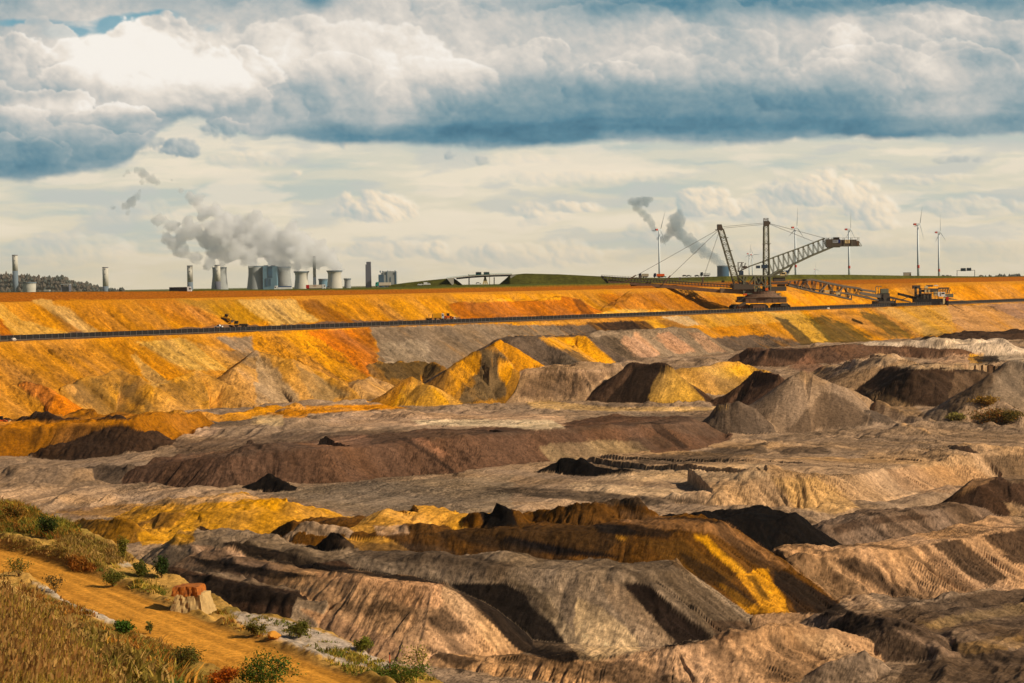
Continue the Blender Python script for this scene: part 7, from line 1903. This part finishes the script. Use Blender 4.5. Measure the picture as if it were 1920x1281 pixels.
def bush(label, px, py, wpx, hpx, cols, seed, leafy=1.0, cat="bush", name="bush", twig=False, foot=None):
    """px, py: the foot of the bush on the photo; wpx, hpx: its size there"""
    rr = np.random.default_rng(seed)
    p = foot or bank_point(px, py); s = p.y / FPX; W = wpx * s / 2; H = hpx * s
    t = thing(name, label, cat, p, 0, "bushes on the near bank")
    mb = MB(); tips = []
    ns = 7 if twig else 9
    for k in range(ns):
        a = rr.uniform(0, 6.283); rad = W * rr.uniform(.25, .9); hh = H * rr.uniform(.6, 1.0) * (1 - .35 * (rad / W) ** 2)
        e = Vector((math.cos(a) * rad, math.sin(a) * rad * .8, hh)); mid = Vector((e.x * .35, e.y * .35, hh * .5))
        mb.bar((0, 0, -.1), mid, .05 + .004 * hpx * s, n=5); mb.bar(mid, e, .03 + .002 * hpx * s, n=5); tips += [mid, (mid + e) / 2, e]
        for j in range(3):
            b = mid.lerp(e, rr.uniform(.1, .9)); g = b + Vector((rr.normal(0, .3) * W, rr.normal(0, .3) * W, abs(rr.normal(.1, .2)) * H)); mb.bar(b, g, .025, n=4); tips += [g, (b + g) / 2]
    mb.build("stems", STEM, t)
    tips = np.array([list(v) for v in tips]); n = int((420 if twig else 1500) * leafy)
    c = tips[rr.integers(0, len(tips), n)] + rr.normal(0, 1, (n, 3)) * np.array([W * .17, W * .17, H * .10])
    c[:, 2] = np.abs(c[:, 2])
    L_ = max(.10, 1.9 * s * 1.0) * rr.uniform(.7, 1.5, n); u = rr.normal(0, 1, (n, 3)); u /= np.linalg.norm(u, axis=1)[:, None]; v = np.cross(u, rr.normal(0, 1, (n, 3))); v /= np.linalg.norm(v, axis=1)[:, None]
    co = np.stack([c - u * L_[:, None], c + v * L_[:, None] * .45, c + u * L_[:, None], c - v * L_[:, None] * .45], 1).reshape(-1, 3)
    f = np.arange(4 * n).reshape(-1, 4); cl = np.array([alb(k) for k in cols])[rr.integers(0, len(cols), n)] * (1 + .25 * rr.standard_normal((n, 1)))
    raw_mesh("foliage", co, f, np.repeat(np.clip(cl, .005, .8), 4, 0), LEAF, t)
    return t
DG = [(58, 76, 26), (70, 88, 30), (48, 64, 22)]
bush("large leafy green bush at the lower edge of the road", 500, 1300, 112, 74, [(88, 112, 34), (108, 126, 40), (70, 94, 30)], 1, 1.6)
bush("bright orange autumn bush beside the large green one", 424, 1292, 62, 38, [(214, 112, 24), (226, 136, 36), (186, 92, 22)], 2)
bush("round dark green bush left of the rust capped rock", 303, 1084, 40, 34, DG, 3)
bush("small bright green bush below the pale strip of the road", 231, 1196, 34, 28, [(96, 128, 38), (80, 110, 34)], 4)
bush("sparse twiggy shrub beside the road at the left edge", 36, 1082, 54, 38, [(120, 116, 44), (150, 132, 52)], 5, 1.0, twig=True)
bush("brown twiggy shrub over the pale strip of the road", 104, 1116, 48, 36, [(140, 110, 56), (120, 100, 48)], 6, .7, twig=True)
bush("wide green bush at the foot of the marker post", 752, 1284, 112, 40, [(100, 116, 36), (128, 134, 44), (84, 100, 32)], 7, 1.4)
bush("airy yellow green bush above the wide green one", 790, 1262, 70, 54, [(176, 158, 52), (150, 142, 46)], 8, .8, twig=True)
bush("slim upright yellow green sapling by the yellow sand", 232, 1052, 20, 42, [(134, 132, 46), (160, 148, 54)], 9, .6)
bush("olive bush growing over the pale erosion gully", 562, 1196, 46, 30, [(110, 112, 40), (130, 124, 48)], 10)
bush("low olive bush on the verge left of the round dark one", 212, 1100, 44, 30, [(112, 116, 42), (140, 132, 50)], 11)
bush("small green bush between the twiggy ones on the far verge", 262, 1088, 32, 26, [(120, 122, 44), (96, 104, 36)], 12)
bush("dark green bush on the weedy knoll at the left edge", 88, 1010, 44, 34, DG + [(96, 100, 36)], 13)
bush("orange tinted bush on the weedy knoll", 28, 985, 48, 32, [(176, 116, 40), (150, 110, 40), (120, 110, 40)], 14)
bush("yellow green weed bush where the pale gully ends", 680, 1226, 40, 26, [(140, 138, 46), (116, 118, 40)], 15)
bush("small olive sapling standing in the road verge", 282, 1190, 16, 20, [(120, 118, 44), (96, 100, 36)], 16, .5, twig=True)
bush("olive bush at the tip of the verge by the orange one", 350, 1262, 80, 44, [(122, 116, 44), (140, 112, 48), (104, 104, 38)], 17, 1.2)
bush("green bush beside the rounded yellow boulder", 480, 1196, 40, 22, [(112, 108, 40), (140, 120, 46)], 18)
# plants on the grey heap at the right
def heap_bush(label, px, py, w, h, cols, seed):
    X_, Y_, Z_ = hit(px, py); return bush(label, px, py, w, h, cols, seed, 1.1, foot=Vector((X_, Y_, Z_ - .3)))
heap_bush("rust and green thicket on the grey heap at the right edge", 1858, 798, 84, 36, [(176, 112, 42), (140, 108, 42), (110, 98, 38)], 21)
heap_bush("olive thicket beside the rust one on the grey heap", 1892, 792, 60, 24, [(128, 110, 44), (150, 116, 46), (104, 100, 38)], 22)
heap_bush("yellow grass clump on top of the grey heap at the right edge", 1852, 760, 46, 18, [(190, 140, 52), (160, 124, 46)], 23)
heap_bush("pale green clump on the left flank of the grey heap", 1792, 790, 40, 14, [(168, 150, 74), (150, 134, 62)], 24)

# --- marker post, rust capped outcrop and boulder
p = bank_point(731, 1264); s = p.y / FPX
t = thing("marker_post", "slim orange red marker post with a dark cap at the edge of the bank", "post", p)
m = MB(); m.lathe([(.045, 0), (.045, 34 * s)], 10); m.build("post", dirty("post_red", (196, 84, 50), .6), t); m = MB(); m.lathe([(.06, 34 * s), (.06, 38 * s), (.03, 38.6 * s)], 10); m.build("cap", BLACK, t)
def blocky(name, cx, cy, c0, sx, sy, sz, mat, seed, taper=.0, parent=None, jag=.22):
    """weathered block of rock: a box cut by joints and grooves"""
    n = 14; v = []; f = []; idx = {}
    def vid(i, j, k):
        key = (i, j, k)
        if key not in idx:
            x, y, z = i / n - .5, j / n - .5, k / n
            r = max(abs(x), abs(y)) * 2
            lim = 1 - .10 * (z ** 3)
            X, Y = x * sx * (1 + taper * (1 - z)), y * sy * (1 + taper * (1 - z)); Z_ = z * sz
            a = float(fbm(np.array(X / (.45 * sx) + seed), np.array(Z_ * .6 + Y * .8), seed, 4)) * jag * sx * .5; g = max(0.0, float(ridged(np.array((X + Y * .7) * 1.6), np.array(Z_ * .12), seed + 3, 2))) * jag * .9
            nx, ny = (x / (r / 2 + 1e-6), y / (r / 2 + 1e-6))
            X += nx * (a - g) * r; Y += ny * (a - g) * r; Z_ += float(fbm(np.array(X * 1.1), np.array(Y * 1.1), seed + 9, 3)) * .16 * sz * z
            idx[key] = len(v); v.append((X, Y, Z_))
        return idx[key]
    for a_ in range(n):
        for b_ in range(n):
            f += [(vid(a_, b_, n), vid(a_ + 1, b_, n), vid(a_ + 1, b_ + 1, n), vid(a_, b_ + 1, n)), (vid(0, a_, b_), vid(0, a_, b_ + 1), vid(0, a_ + 1, b_ + 1), vid(0, a_ + 1, b_)), (vid(n, a_, b_), vid(n, a_ + 1, b_), vid(n, a_ + 1, b_ + 1), vid(n, a_, b_ + 1)), (vid(a_, 0, b_), vid(a_ + 1, 0, b_), vid(a_ + 1, 0, b_ + 1), vid(a_, 0, b_ + 1)), (vid(a_, n, b_), vid(a_, n, b_ + 1), vid(a_ + 1, n, b_ + 1), vid(a_ + 1, n, b_))]
    mb = MB(); mb.add(v, f); o = mb.build(name, mat, parent); o.location = c0
    return o
RUSTROCK = dirty("rust_rock", (170, 96, 28), .95, amount=.9, scale=1.6, dirt=(96, 46, 18)); PALEROCK = dirty("pale_rock", (186, 152, 96), .95, amount=.75, scale=1.2, dirt=(124, 98, 60))
foot_ = bank_point(352, 1147); s = foot_.y / FPX
rk = blocky("rock_outcrop", 0, 0, foot_ + Vector((.15, 2.2, -.5)), 50 * s, 3.6, 38 * s, PALEROCK, 31, .42, None, .24)
rk.rotation_euler[2] = -.15; tag(rk, "pale grooved rock outcrop with a rust orange cap at the edge of the bank", "rock")
cp_ = blocky("rust_cap", 0, 0, Vector((-.35, .1, 36 * s)), 46 * s, 3.2, 17 * s, RUSTROCK, 37, .16, rk, .26)
p = bank_point(514, 1200); o = rock("boulder", "rounded yellow boulder on the far verge of the road", "boulder", p - Vector((0, 0, .1)), .75, dirty("yellow_rock", (206, 138, 44), .9, amount=.4, scale=1.5, dirt=(150, 96, 36)), 12, .6)
# ---------------------------------------------------------------- the air: one even box of thin haze round the whole place
m = MB(); m.box(-13500, 13500, -60, 45500, -92, 470)
hm = bpy.data.materials.new("haze"); hm.use_nodes = True; _nt = hm.node_tree; _nt.nodes.remove(_nt.nodes["Principled BSDF"])
_pv = _nt.nodes.new("ShaderNodeVolumePrincipled"); _pv.inputs["Color"].default_value = (1.0, .96, .86, 1); _pv.inputs["Density"].default_value = 1.1e-5; _pv.inputs["Anisotropy"].default_value = .2
_nt.links.new(_pv.outputs[0], _nt.nodes["Material Output"].inputs["Volume"])
hz = m.build("haze", hm); tag(hz, "thin pale haze lying over the far plain", "haze", kind="stuff")
